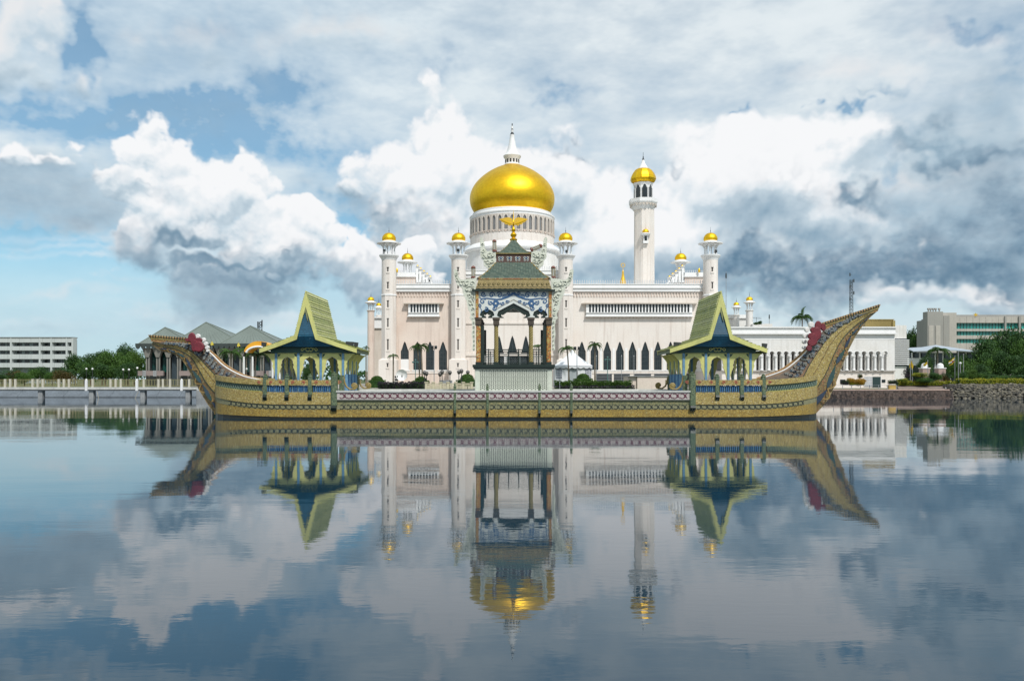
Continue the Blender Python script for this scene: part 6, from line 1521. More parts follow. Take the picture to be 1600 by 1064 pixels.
# ---- upswept ends
def interp_st(st, n=9):
    """Catmull-Rom through stations of 4 photo points"""
    out = []
    m = len(st)
    for i in range(m - 1):
        p0, p1, p2, p3 = st[max(i - 1, 0)], st[i], st[i + 1], st[min(i + 2, m - 1)]
        for k in range(n):
            t = k / n
            row = []
            for a, b, c, d in zip(p0, p1, p2, p3):
                row.append(tuple(.5 * (2 * b[j] + (c[j] - a[j]) * t + (2 * a[j] - 5 * b[j] + 4 * c[j] - d[j]) * t * t + (3 * b[j] - a[j] - 3 * c[j] + d[j]) * t ** 3) for j in range(2)))
            out.append(row)
    out.append(st[-1]); return out
def horn(st, wI, wG, wL, name, beam, beam_depth):
    rows = interp_st(st, 6); n = len(rows)
    def wid(tab, t): 
        k = t * (len(tab) - 1); i = min(int(k), len(tab) - 2); return tab[i] + (tab[i + 1] - tab[i]) * (k - i)
    pts = []
    for i, r in enumerate(rows):
        t = i / (n - 1)
        w = (.03, wid(wL, t), wid(wG, t), wid(wI, t))
        row = []
        for (x, y), ww in zip(r, w):
            p = P(x, y, DC - ww); row.append((p.x, ww, p.z))
        pts.append(row)
    h = boat
    def band(i0, i1, nm, mt, both=True, lift=0.0):
        mb = MB()
        for sgn in (-1, 1):
            rings = []
            for row in pts:
                a, b = row[i0], row[i1]
                rings.append([(a[0], DC + sgn * (a[1] + lift), a[2]), ((a[0] + b[0]) / 2, DC + sgn * ((a[1] + b[1]) / 2 + lift + .03), (a[2] + b[2]) / 2), (b[0], DC + sgn * (b[1] + lift), b[2])])
            mb.loft(rings)
        return mb.build(nm, mt, boat, smooth=True)
    leafb = band(0, 1, 'keel_band', M_mosaicr); goldb = band(1, 2, 'gold_band', M_mosaic); scb = band(2, 3, 'scroll_band', mat('dark_brown_mosaic', (.15, .09, .05), .6, c2=(.30, .17, .07), var=.9, scale=2, fine=9, fvar=.3, bump=.4, bscale=20))
    mb = MB(); rings = []
    for row in pts[4:]:
        a, b = row[2], row[3]; g = lambda q: (a[0] * (1 - q) + b[0] * q, DC - (a[1] * (1 - q) + b[1] * q) - .045, a[2] * (1 - q) + b[2] * q)
        rings.append([g(.16), g(.5), g(.86)])
    mb.loft(rings); mb.build('ornament_ground', mat('ink_ornament_ground', (.06, .055, .05), .6, c2=(.22, .14, .07), var=.9, scale=3, fine=14, fvar=.4), scb)
    # inside of the horn between the two rims
    mb = MB(); mb.loft([[(r[3][0], DC - r[3][1] + .02, r[3][2] - .03), (r[3][0], DC + r[3][1] - .02, r[3][2] - .03)] for r in pts]); mb.build('inner_facing', M_mosaicb, boat)
    # pale rim, dark joints
    for sgn in (-1, 1):
        mb = MB(); mb.tube([(r[3][0], DC + sgn * (r[3][1]), r[3][2] + .01) for r in pts[17:]], .045, 6); mb.build('white_rim', M_mosaicb if sgn > 0 else M_white, boat)
    mb = MB()
    for k in (1, 2): mb.tube([(r[k][0], DC - r[k][1] - .015, r[k][2]) for r in pts], .03, 4)
    mb.build('dark_joint', M_darkband, boat)
    mb = MB(); mb.tube([(r[0][0], DC, r[0][2]) for r in pts], .035, 5); mb.build('keel_edge', mat('tan_keel_edge', (.42, .34, .2), .6, fine=10, fvar=.2), boat)
    mb = MB(); q = .45; mb.tube([(r[1][0] * q + r[2][0] * (1 - q), DC - (r[1][1] * q + r[2][1] * (1 - q)) - .03, r[1][2] * q + r[2][2] * (1 - q)) for r in pts[4:]], .018, 4); mb.build('hull_crease', mat('brown_joint', (.12, .07, .03), .7), boat)
    # beam along the top
    (x0, y0), (x1, y1), (x2, y2), (x3, y3) = beam
    mb = MB()
    a, b, c, d = P(x0, y0, DC), P(x1, y1, DC), P(x2, y2, DC), P(x3, y3, DC)
    def beam_box(f0, f1, th, mt, nm):
        m2 = MB()
        A0, A1 = a.lerp(d, f0), a.lerp(d, f1); B0, B1 = b.lerp(c, f0), b.lerp(c, f1)
        m2.prismy([(A0.x, A0.z), (B0.x, B0.z), (B1.x, B1.z), (A1.x, A1.z)], DC - th, DC + th); return m2.build(nm, mt, boat)
    beam_box(0, .30, beam_depth * 1.0, M_mosaicb, 'top_beam'); beam_box(.30, .62, beam_depth * .8, M_mosaic, 'middle_beam'); beam_box(.62, 1, beam_depth * .6, M_mosaicb, 'lower_beam')
    bm = MB(); bm.prismy([(-.05, 0), (.05, 0), (0, .14)], -.02, .02); tm = bm.mesh('dark_tooth', M_darkband)
    L_ = (b - a).length; k = int(L_ / .17)
    ang = math.atan2((b - a).z, (b - a).x)
    for i in range(k):
        p = a.lerp(b, (i + .5) / k).lerp(d.lerp(c, (i + .5) / k), .26)
        inst('dark_tooth', tm, boat, (p.x, DC - beam_depth - .01, p.z), (0, -ang if abs(ang) < 1.57 else PI - ang, 0))
    # leaves on the keel band
    lm = MB(); lp = [(0, 0), (.10, .22), (.13, .5), (.07, .8), (0, 1), (-.05, .75), (-.12, .5), (-.10, .2)]
    lm.prismy(lp, -.03, .05); leafmesh = lm.mesh('mosaic_leaf', mat('dark_green_blue_mosaic_leaf', (.03, .085, .07), .5, c2=(.05, .07, .14), var=.9, scale=2, fine=16, fvar=.4, bump=.4, bscale=22))
    vm = MB(); vm.tube([(.22 * math.sin(t * 6.28), 0, t) for t in linspace(0, 1, 12)], .028, 4); vine = vm.mesh('mosaic_vine', mat('ochre_vine', (.38, .25, .08), .6, fine=14, fvar=.3))
    leafmesh2 = leafmesh.copy(); leafmesh2.materials[0] = mat('dark_blue_mosaic_leaf', (.03, .055, .10), .5, fine=16, fvar=.4, bump=.4, bscale=22)
    def midp(u, f=.5):
        i = min(int(u), n - 2); q = u - i; r, r2 = pts[i], pts[i + 1]
        g = lambda rr: Vector((rr[0][0] * (1 - f) + rr[1][0] * f, DC - (rr[0][1] * (1 - f) + rr[1][1] * f) - .07, rr[0][2] * (1 - f) + rr[1][2] * f))
        return g(r).lerp(g(r2), q), (Vector(r[0]) - Vector(r[1])).length
    u = 5.0; k = 0
    while u < n - 2:
        p, wd = midp(u); wd = max(wd, .12); u2 = u
        while u2 < n - 1.2 and (midp(u2)[0] - p).length < wd * 1.15 + .2: u2 += .2
        a_, b_ = midp(u2, .42 if k % 2 else .58)[0], midp(u, .58 if k % 2 else .42)[0]
        dv = b_ - a_; ln = dv.length
        inst('mosaic_leaf', leafmesh if k % 3 else leafmesh2, boat, a_, (0, math.atan2(dv.x, dv.z), 0), (wd * 1.15, 1, ln * .98))
        inst('mosaic_vine', vine, boat, a_ + Vector((0, -.01, 0)), (0, math.atan2(dv.x, dv.z), 0), (wd * 1.7 * (1 if k % 2 else -1), 1, ln))
        u = u2; k += 1
    # curling foliage on the scroll band
    def curl(s, turns=1.6, w=.05):
        m3 = MB(); m3.tube([(s * (1 - a / (turns * 6.6)) * math.cos(a), 0, s * (1 - a / (turns * 6.6)) * math.sin(a)) for a in linspace(0, turns * 6.28, 18)], [w * .6] + [w] * 15 + [w, w * 1.4], 4, 0, .6)
        m3.tube([(s, 0, 0), (s * 1.1, 0, s * .8), (s * .7, 0, s * 1.5), (0, 0, s * 1.8)], [w, w * 1.2, w, w * .3], 4, 0, .6); return m3
    c1 = curl(.5, 1.5, .075).mesh('pale_curl', mat('blue_white_mosaic_curl', (.46, .49, .46), .5, fine=16, fvar=.4))
    c2 = curl(.5, 1.3, .11).mesh('blue_curl', M_scrollb)
    c3 = curl(.42, 1.1, .12).mesh('dark_curl', mat('ink_blue_mosaic', (.02, .035, .06), .5, fine=16, fvar=.3))
    rs = random.Random(len(name))
    i = 6.0; k = 0
    while i < n - 5:
        r = pts[int(i)]; a_ = Vector((r[2][0], DC - r[2][1], r[2][2])); b_ = Vector((r[3][0], DC - r[3][1], r[3][2])); wdt = (b_ - a_).length
        s_ = min(wdt * .30, .19)
        for f, mm, nm, sc_, dy in ((.28, c2, 'blue_curl', 1.0, -.06), (.52, c3, 'dark_curl', 1.0, -.06), (.32, c1, 'pale_curl', .9, -.10), (.76, c1, 'pale_curl', .9, -.10), (.56, c1, 'pale_curl', .7, -.10)):
            p = a_.lerp(b_, f if k % 2 else 1 - f) + Vector((rs.uniform(-.05, .05), dy, 0))
            inst(nm, mm, boat, p, (0, rs.uniform(0, 6.28), 0), (s_ * sc_ * (1 if k % 2 else -1), 1, s_ * sc_))
        # advance by the width along the band
        r2 = pts[min(int(i) + 1, n - 1)]; ds = (Vector((r2[2][0], 0, r2[2][2])) - Vector((r[2][0], 0, r[2][2]))).length
        i += max(.2, min(wdt, .7) * .42 / max(ds, .05)); k += 1
    return pts
stL = [[(237, 538), (238, 536), (239, 534), (240, 533)], [(252, 548), (254, 542), (257, 538), (263, 534)], [(272, 553), (275, 545), (279, 540), (288, 536)],
       [(289, 568), (296, 556), (303, 552), (314, 541)], [(302, 592), (309, 574), (322, 570), (331, 554)], [(315, 615), (322, 597), (338, 587), (350, 572)],
       [(328, 636), (338, 617), (352, 600), (378, 587)], [(341, 651), (352, 640), (362, 612), (408, 594)]]
stR = [[(1370, 486), (1371, 484), (1372, 482), (1372, 480)], [(1355, 500), (1352, 497), (1345, 493), (1336, 492)], [(1340, 520), (1333, 512), (1319, 506), (1304, 508)],
       [(1326, 546), (1316, 530), (1298, 523), (1282, 520)], [(1313, 578), (1303, 554), (1281, 545), (1263, 546)], [(1302, 607), (1290, 584), (1266, 568), (1246, 563)],
       [(1288, 631), (1275, 608), (1256, 587), (1224, 579)], [(1270, 650), (1258, 636), (1245, 606), (1190, 591)]]
horn(stL, [.10, .13, .17, .22, .28, .34, .4, .5], [.14, .18, .24, .32, .42, .5, .6, .7], [.08, .12, .18, .24, .30, .36, .4, .42], 'left', ((234, 523.5), (297, 528.5), (302, 538), (238, 533.5)), .22)
horn(stR, [.10, .13, .18, .24, .3, .36, .42, .5], [.14, .2, .27, .36, .45, .54, .62, .7], [.08, .12, .18, .25, .32, .38, .42, .42], 'right', ((1373, 476), (1280, 506), (1288, 514.5), (1370, 486.5)), .26)
# crests
def disc(mb, c, rx, rz, th, n=20):
    rings = []
    for y, k in ((-th, .80), (-th * .55, .95), (0, 1), (th * .55, .95), (th, .80)):
        rings.append([(c[0] + rx * k * math.cos(2 * PI * i / n), c[1] + y, c[2] + rz * k * math.sin(2 * PI * i / n)) for i in range(n)])
    return mb.loft(rings, closed=True, caps=True)
def crest(lobes, back, D):
    for x, y, rx, rz, yo in lobes:
        p = P(x, y, D); disc(mb := MB(), (p.x, D + yo, p.z), rx * D / F, rz * D / F, .10); mb.build('crest_lobe', M_red, boat)
    for x, y, r, yo in back:
        p = P(x, y, D); disc(mb := MB(), (p.x, D + yo, p.z), r * D / F, r * D / F, .14); mb.build('white_crest_lobe', M_white, boat)
crest([(303, 528, 6, 8, -.30), (296.5, 531.5, 4.5, 2.6, -.28), (313, 532, 6.8, 4, -.33), (307.5, 537, 6, 6, -.36), (314.5, 542.3, 9.2, 8.6, -.40), (309, 544, 6, 6, -.38)],
      [(308.5, 525.5, 4.0, .12), (317.5, 531, 3.6, .10), (321.5, 537, 3.2, .06), (324, 543, 3.2, .02), (325, 548, 2.4, 0)], 50.1)
crest([(1275, 510, 5.5, 8, -.35), (1269, 516.5, 7, 5, -.37), (1266, 526, 8, 6, -.41), (1272, 522, 7.5, 11, -.39), (1263.5, 536, 6.5, 6, -.45), (1267, 531, 6.5, 10, -.43), (1259.5, 544.5, 4.6, 4.6, -.48), (1283, 512, 4, 6, -.33)],
      [(1269, 507, 4.8, .2), (1262, 515, 4.0, .15), (1258.5, 525, 3.8, .1), (1257, 534, 3.6, .05), (1256, 543, 3.0, 0)], 50.1)

# ------------------------------------------------------------------ the two gabled pavilions on the barge
def spiral(c, r, a0, turns, dirn=1, n=18, inner=.12, y=0.0, plane='xz'):
    out = []
    for i in range(n):
        t = i / (n - 1); a = a0 + dirn * turns * 2 * PI * t; rr = r * (1 - (1 - inner) * t)
        out.append((c[0] + rr * math.cos(a), y, c[1] + rr * math.sin(a)))
    return out
rt = random.Random(12)
M_tiles = [M_tile, mat('faded_lime_roof_tile', (.60, .61, .30), .65, c2=(.42, .45, .22), var=.8, scale=2.2, fine=8, fvar=.25, streak=.5, streak_c=(.22, .24, .12)), mat('mossy_lime_roof_tile', (.50, .53, .21), .65, c2=(.36, .42, .18), var=.9, scale=1.4, fine=8, fvar=.3, streak=.5, streak_c=(.16, .19, .09))]
def gazebo(Xc, inner, label):
    g = thing('gabled_pavilion', (Xc, 49.5, 1.62), label, 'pavilion', 'gabled pavilions on the barge deck')
    Y0, Y1, zb, zt = 47.62, 51.4, 1.6, 3.86
    xs = [-1.99, -.665, .665, 1.99]; ys = linspace(Y0, Y1, 4)
    # columns: blue below, blue-green above
    cm = MB(); cm.bbox(-.075, .075, -.075, .075, 0, 2.26, .02); cme = cm.mesh('column', M_bluel)
    done = set()
    for i, x in enumerate(xs):
        for j, y in enumerate(ys):
            if 0 < i < 3 and 0 < j < 3: continue
            inst('column', cme, g, (Xc + x, y, zb))
    # lobed arch panels
    half = [(0, 2.30), (.05, 2.55), (.13, 2.80), (.20, 2.98), (.24, 3.04), (.20, 3.12), (.20, 3.20), (.25, 3.27), (.24, 3.34), (.27, 3.44), (.34, 3.52), (.43, 3.58), (.52, 3.62), (.59, 3.68), (.59, 3.83), (0, 3.83)]
    half = [(a * 1.0, b) for a, b in half]
    pm = MB(); pm.prismy(half, -.03, .03); pm.prismy([(a * 1.0 + .0, b - .0) for a, b in [(.02, 3.845), (.59, 3.845), (.59, 3.875), (.02, 3.875)]], -.04, .04); panel = pm.mesh('arch_panel', M_yel)
    inn = MB()
    q = [(a, b) for a, b in half[:14]]
    inn.tube([(a, 0, b) for a, b in q], .026, 4); lining = inn.mesh('arch_lining', mat('cream_arch_edge', (.62, .55, .42), .6))
    tm = MB(); tm.prismy([(.03, 3.82), (.20, 3.82), (.12, 3.70), (.03, 3.62)], -.034, .034); tri = tm.mesh('spandrel_shade_plate', M_greend)  # dark plate on the panel; its colour gives a cut-out's shade
    def bay(pa, pb, ang):
        """pa, pb: column centres; a mirrored pair of half panels"""
        for p, s in ((pa, 1), (pb, -1)):
            off = Vector((math.cos(ang), math.sin(ang), 0)) * .075 * s
            o = inst('arch_panel', panel, g, Vector(p) + off, (0, 0, ang), (s, 1, 1))
            inst('arch_lining', lining, o, WO[o]); inst('spandrel_shade_plate', tri, o, WO[o])
    for y in (Y0, Y1):
        for a, b in zip(xs[:-1], xs[1:]): bay((Xc + a, y, 0), (Xc + b, y, 0), 0)
    for x in (xs[0], xs[-1]):
        for a, b in zip(ys[:-1], ys[1:]): bay((Xc + x, a, 0), (Xc + x, b, 0), PI / 2)
    # outward eave brackets
    bk = [(0, 2.45), (.06, 2.8), (.16, 3.1), (.12, 3.25), (.22, 3.45), (.42, 3.7), (.62, 3.84), (0, 3.84)]
    bm = MB(); bm.prismy(bk, -.03, .03); bme = bm.mesh('eave_bracket', M_yel)
    for y in (ys[0], ys[1], ys[2], ys[3]):
        for s in (-1, 1): inst('eave_bracket', bme, g, (Xc + s * (1.99 + .075), y, 0), None, (s, 1, 1))
    for x in xs: inst('eave_bracket', bme, g, (Xc + x, Y1 + .075, 0), (0, 0, PI / 2), (.8, 1, 1))
    # beams
    mb = MB()
    for y in (Y0, Y1): mb.box(Xc - 2.3, Xc + 2.3, y - .07, y + .07, 3.88, 4.27)
    for x in (xs[0], xs[-1]): mb.box(Xc + x - .07, Xc + x + .07, Y0 + .08, Y1 - .08, 3.88, 4.2)
    mb.build('beam', M_greend, g)
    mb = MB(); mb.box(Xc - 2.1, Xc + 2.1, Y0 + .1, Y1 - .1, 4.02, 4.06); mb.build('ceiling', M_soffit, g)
    # scroll ornament on the front beam
    mb = MB(); yy = Y0 - .11
    for s in (-1, 1):
        mb.tube([(Xc + s * p[0], yy, 4.07 + p[2]) for p in spiral((.40, -.01), .11, PI, 1.1, -1, 14, .3)], .024, 4)
        mb.tube([(Xc + s * p[0], yy, 4.07 + p[2]) for p in spiral((.10, 0), .12, 0, .95, 1, 14, .8)], .024, 4)
        mb.tube([(Xc + s * .29, yy, 4.07), (Xc + s * .24, yy, 4.17), (Xc + s * .15, yy, 4.13)], .022, 4)
    mb.build('scroll_ornament', M_yel, g)
    # gable
    def yf(z): return 47.2 - .52 * min(1, max(0, (z - 4.07) / .8)) - .04 * max(0, (z - 4.9) / 2.5)
    def yb(z): return 51.3 + .75 * min(1, max(0, (z - 4.07) / .8)) + .1 * max(0, (z - 4.9) / 2.5)
    def inner_x(z):
        if z < 4.66: return 2.75 - (2.75 - .56) * (z - 3.95) / (4.66 - 3.95)
        return max(.015, .56 * (6.60 - z) / (6.60 - 4.66))
    z = 4.24; k = 0; bh = .118
    while z < 6.5:
        for fy, s in ((yf, 1), (yb, -1)):
            mb = MB(); x0, x1 = inner_x(z) + .06, inner_x(min(z + bh, 6.58)) + .06
            y = fy(z) + s * .10
            mb.add([(Xc - x0, y - s * .03, z), (Xc + x0, y - s * .03, z), (Xc + x1, fy(z + bh) + s * .10, z + bh - .006), (Xc - x1, fy(z + bh) + s * .10, z + bh - .006),
                    (Xc - x0, y + s * .03, z), (Xc + x0, y + s * .03, z), (Xc + x1, fy(z + bh) + s * .13, z + bh - .006), (Xc - x1, fy(z + bh) + s * .13, z + bh - .006)],
                   [(0, 1, 2, 3), (7, 6, 5, 4), (0, 4, 5, 1), (1, 5, 6, 2), (2, 6, 7, 3), (3, 7, 4, 0)])
            mb.build('gable_board', M_blued, g)
        z += bh; k += 1
    # hanging wedge in the apex
    mb = MB(); mb.prismy([(Xc - .22, 5.92), (Xc - .02, 6.55), (Xc + .10, 6.1), (Xc + .14, 5.65), (Xc + .04, 5.95), (Xc - .02, 6.25)], yf(6) + .02, yf(6) + .07); mb.build('apex_wedge', mat('olive_wedge', (.25, .27, .12), .7), g)
    # bargeboards
    for fy, s in ((yf, 1), (yb, -1)):
        for sx in (-1, 1):
            out = [(2.87, 4.10), (1.7, 4.50), (.66, 4.90), (.33, 6.16), (0, 7.42)]
            inn_ = [(2.87, 3.87), (1.7, 4.24), (.55, 4.64), (.28, 5.58), (0, 6.55)]
            mb = MB(); rings = []
            for (a, b), (c, d) in zip(out, inn_):
                ya = fy((b + d) / 2 if b < 5 else 5.2)
                rings.append([(Xc + sx * a, ya, b), (Xc + sx * a, ya + s * .10, b), (Xc + sx * c, ya + s * .10, d), (Xc + sx * c, ya, d)])
            mb.loft(rings, closed=True, caps=True); mb.build('bargeboard', M_yel, g)
    # roof courses
    for sx in (-1, 1):
        def course(pa, pb, nrow, lift0):
            for j in range(nrow):
                f0, f1 = j / nrow, (j + 1.12) / nrow
                a = (pa[0] + (pb[0] - pa[0]) * f0, pa[1] + (pb[1] - pa[1]) * f0); b = (pa[0] + (pb[0] - pa[0]) * f1, pa[1] + (pb[1] - pa[1]) * f1)
                nx, nz = (pa[1] - pb[1]), (pb[0] - pa[0]); l = math.hypot(nx, nz); nx, nz = nx / l, nz / l
                mb = MB(); lift = lift0 * rt.uniform(.8, 1.2); sag = rt.uniform(-.008, .008)
                pr = [(a[0], a[1]), (b[0] + nx * lift, b[1] + nz * lift), (b[0] + nx * (lift - .05), b[1] + nz * (lift - .05)), (a[0] - nx * .05, a[1] - nz * .05)]
                pr = [(u, w + sag) for u, w in pr]
                rings = []
                for e in (0, 1):
                    rings.append([(Xc + sx * x, (yf(zz) + .10 if e == 0 else yb(zz) - .10), zz) for x, zz in pr])
                mb.loft(rings, closed=True, caps=True); mb.build('roof_course', M_tiles[rt.choice((0, 0, 1, 2))], g)
        course((.03, 7.40), (.66, 4.90), 18, .060)
        course((.66, 4.88), (2.90, 4.08), 9, .058)
        mb = MB(); mb.prismx([(47.35, 3.86), (47.35, 4.04), (51.2, 4.04), (51.2, 3.86)], Xc + sx * 2.82 - .03, Xc + sx * 2.82 + .03); mb.build('eave_board', mat('weathered_green_board', (.16, .20, .12), .7, fine=8, fvar=.4), g)
    mb = MB(); mb.tube([(Xc, yf(7) + .02, 7.42), (Xc, yb(7), 7.42)], .05, 6); mb.build('ridge_cap', M_yel, g)
    # picket rails on the side towards the middle of the boat, steps between
    s = inner
    pk = MB(); pk.bbox(-.05, .05, -.02, .02, 0, .95, .01); pk.prismy([(-.05, .95), (.05, .95), (0, 1.02)], -.02, .02); pkm = pk.mesh('picket', M_blue)
    pk2 = MB(); pk2.bbox(-.085, .085, -.04, .04, 0, 1.0, .01); pkm2 = pk2.mesh('wide_picket', M_bluel)
    for j, y in enumerate(linspace(Y0 + .35, Y1 - .3, 11)):
        inst('wide_picket' if j % 3 == 0 else 'picket', pkm2 if j % 3 == 0 else pkm, g, (Xc + s * 2.10, y, 1.62), (0, 0, .5 * s))
    mb = MB(); mb.box(Xc + s * 2.02 - .03, Xc + s * 2.02 + .03, Y0, Y1, 2.42, 2.5); mb.box(Xc + s * 2.02 - .03, Xc + s * 2.02 + .03, Y0, Y1, 1.9, 1.96); mb.build('hand_rail', M_blue, g)
    for yy in (Y0 - .55, Y1 + .25):
        x0 = Xc + s * 2.02
        mb = MB(); mb.bbox(x0 - .13, x0 + .13, yy - .12, yy + .12, 1.6, 2.55, .03); mb.build('newel_post', M_post, g)
        path = [(x0 + s * .12, yy, 2.45), (x0 + s * .16, yy, 2.15), (x0 + s * .28, yy, 1.88), (x0 + s * .48, yy, 1.73), (x0 + s * .70, yy, 1.74)]
        path += [(x0 + s * p[0], yy, p[2]) for p in spiral((.72, 1.93), .19, -PI / 2, 1.3, 1, 14, .25)]
        mb = MB(); mb.tube(path, [.06] * 5 + [.065] * 14, 6); mb.build('newel_scroll', M_goldmos, g, smooth=True)
        mb = MB(); mb.ball((x0 + s * .72, yy, 1.93), .15, 10, 6, sy=.5); mb.build('scroll_boss', M_goldmos, g, smooth=True)
    return g
gazebo(-12.04, 1, 'lime roofed gabled pavilion with blue gable near the left end of the boat')
gazebo(12.20, -1, 'lime roofed gabled pavilion with blue gable near the right end of the boat')
# loudspeakers and lights standing on the eaves
def eave_box(x, y, D, label, w=.34, r=0):
    p = P(x, y, D); t = thing('floodlight', p, label, 'floodlight', 'black lights on the pavilion eaves')
    mb = MB(); mb.prismy([(p.x - w / 2, p.z), (p.x + w / 2, p.z - .04), (p.x + w / 2 + .05, p.z + .22), (p.x - w / 2, p.z + .25)], D - .1, D + .1); mb.build('lamp_housing', M_metal, t)
    mb = MB(); mb.box(p.x - .03, p.x + .03, D - .03, D + .03, p.z - .22, p.z + .02); mb.build('bracket', M_metal, t)
eave_box(546, 540, 48.0, 'larger black box light on the right eave of the left pavilion', .42)
eave_box(556, 541, 48.6, 'smaller black light beside the larger one on the left pavilion eave', .2)
eave_box(1058, 541, 48.0, 'black box light on the left eave of the right pavilion', .40)
eave_box(1194, 543, 47.4, 'black light at the right eave tip of the right pavilion', .24)
eave_box(412, 541, 47.4, 'black diamond shaped light at the left eave tip of the left pavilion', .22)

# ------------------------------------------------------------------ central ornate kiosk
X0 = .096; KN = 48.2; KY1 = 52.8; KC = 50.5
ks = thing('carved_kiosk', (X0, KC, 1.6), 'tall ornate kiosk with green shingle roof and golden wings in the middle of the boat', 'kiosk')
def kz(y, D=KN): return ZZ(y, D)
def kx(x, D=KN): return XX(x, D)
mb = MB(); mb.box(X0 - 2.33, X0 + 2.33, KN, KY1, 1.6, 2.93); pl = mb.build('plinth', M_plinth, ks)
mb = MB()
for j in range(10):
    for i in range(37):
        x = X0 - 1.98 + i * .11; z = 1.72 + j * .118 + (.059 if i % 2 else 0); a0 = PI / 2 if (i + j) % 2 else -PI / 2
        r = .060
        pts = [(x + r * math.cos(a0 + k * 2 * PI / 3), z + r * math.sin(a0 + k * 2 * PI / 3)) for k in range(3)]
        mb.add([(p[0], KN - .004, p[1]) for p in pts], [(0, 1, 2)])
mb.build('lattice_hole_shade', mat('lattice_hole_shadow', (.015, .018, .015), .9), pl, kind='stuff')  # dark triangles painted on the solid face, giving the shade of holes
mb = MB()
for x in (X0 - 2.3, X0 + 2.08): mb.box(x, x + .22, KN - .03, KN - .005, 1.62, 2.9)
mb.build('plinth_border', M_plinth, pl)
mb = MB(); mb.bbox(X0 - 2.42, X0 + 2.44, KN - .12, KY1 + .12, 2.93, 3.04, .04); mb.bbox(X0 - 2.47, X0 + 2.49, KN - .18, KY1 + .18, 3.04, 3.2, .05); mb.build('slab', M_ink, ks)
M_dkgreen = M_ink
def twisted(name, r, mt, hgt, core):
    mb = MB(); mb.lathe([(r * .85, 0), (r * .85, hgt)], 0, 0, 12, 1)
    for k in range(4):
        mb.tube([(r * .86 * math.cos(a + k * PI / 2), r * .86 * math.sin(a + k * PI / 2), z) for a, z in ((t * 2 * PI * hgt / .62, t * hgt) for t in linspace(0, 1, 40))], r * .30, 4, 0, up=(0, 0, 1))
    return mb.mesh(name, [mt, core])
tw = twisted('twisted_column', .12, mat('pale_gold_rope', (.42, .34, .13), .5, fine=14, fvar=.3), 2.24, M_goldmos)
rg = MB(); rg.bbox(-.14, .14, -.14, .14, 0, 2.24, .05); rgm = rg.mesh('mosaic_column', M_redgold)
dk = MB(); dk.bbox(-.10, .10, -.12, .12, 0, 2.28, .02); dkm = dk.mesh('dark_pilaster', M_ink)
cp = MB()
for a, b, c in ((.15, 0, .08), (.18, .08, .36), (.22, .36, .5)): cp.bbox(-a, a, -a, a, b, c, .02)
cpm = cp.mesh('capital', mat('dark_brown_carved_capital', (.075, .055, .04), .6, c2=(.14, .11, .07), fine=16, fvar=.5, bump=.5, bscale=20))
bs_ = MB(); bs_.bbox(-.17, .17, -.17, .17, 0, .16, .02); bsm = bs_.mesh('column_base', M_ink)
for y in (KN + .2, KY1 - .2):
    for x in ((-2.13, -1.05, 1.05, 2.13) if y < KC else (-2.13, 2.13)):
        out = abs(x) > 2
        inst('mosaic_column' if out else 'twisted_column', rgm if out else tw, ks, (X0 + x, y, 3.3))
        inst('capital', cpm, ks, (X0 + x, y, 5.54)); inst('column_base', bsm, ks, (X0 + x, y, 3.2))
        if out: inst('dark_pilaster', dkm, ks, (X0 + x * .885, y + (.06 if y < KC else -.06), 3.26))
for y in (KN + 1.7, KN + 2.9):
    for x in (-2.13, 2.13):
        inst('mosaic_column', rgm, ks, (X0 + x, y, 3.3)); inst('capital', cpm, ks, (X0 + x, y, 5.54)); inst('column_base', bsm, ks, (X0 + x, y, 3.2))
# arcaded panels: white face in front, dark lining set back
def arch_outline(cx, hw_, zs, zsh, za, r):
    """right-left mirrored cusped chevron with rounded shoulders"""
    L_ = [(-hw_ + r * .9, zs), (-hw_ + r * .35, zs + .03), (-hw_, zs + r * .55), (-hw_ + .02, zs + r * 1.1), (-hw_ + r * .5, zsh), (-hw_ * .5, zsh + (za - zsh) * .46), (0, za)]
    pts = L_ + [(-x, z) for x, z in L_[-2::-1]]
    return [(cx + x, z) for x, z in pts]
def arcade(y0, y1, grow, mt, nm, ztop):
    mb = MB(); bot = [(X0 - 2.26, 6.03)]
    for c, h, zs, zsh, za, r in ((-1.60, .44, 6.10, 6.38, 6.58, .14), (0, 1.00, 6.06, 6.42, 6.90, .17), (1.60, .44, 6.10, 6.38, 6.58, .14)):
        o = arch_outline(X0 + c, h - grow, zs, zsh - grow * .9, za - grow * 1.15, r)
        bot += [(o[0][0], 6.03)] + o + [(o[-1][0], 6.03)]
    bot += [(X0 + 2.26, 6.03)]
    mb.prismy(bot + [(X0 + 2.26, ztop), (X0 - 2.26, ztop)], y0, y1)
    return mb.build(nm, mt, ks)
fp = arcade(KN + .02, KN + .10, 0, M_panelw, 'front_panel', 7.6)
arcade(KN + .11, KN + .42, .25, M_ink, 'arch_lining', 7.0)
mb = MB(); mb.box(X0 - 2.26, X0 + 2.26, KY1 - .12, KY1 - .02, 6.72, 7.6); mb.build('rear_panel', M_panelw, ks)
for sx in (-1, 1):
    mb = MB(); mb.box(X0 + sx * 2.2 - .05, X0 + sx * 2.2 + .05, KN + .45, KY1 - .45, 6.03, 7.6); mb.build('side_panel', M_panelw, ks)
    mb = MB(); mb.bbox(X0 + sx * 2.20 - .09, X0 + sx * 2.20 + .09, KN - .06, KN + .015, 6.03, 7.6, .02); mb.build('corner_strip', M_redgold, ks)
mb = MB(); mb.box(X0 - 2.1, X0 + 2.1, KN + .45, KY1 - .45, 7.5, 7.58); mb.build('ceiling', M_soffit, ks)
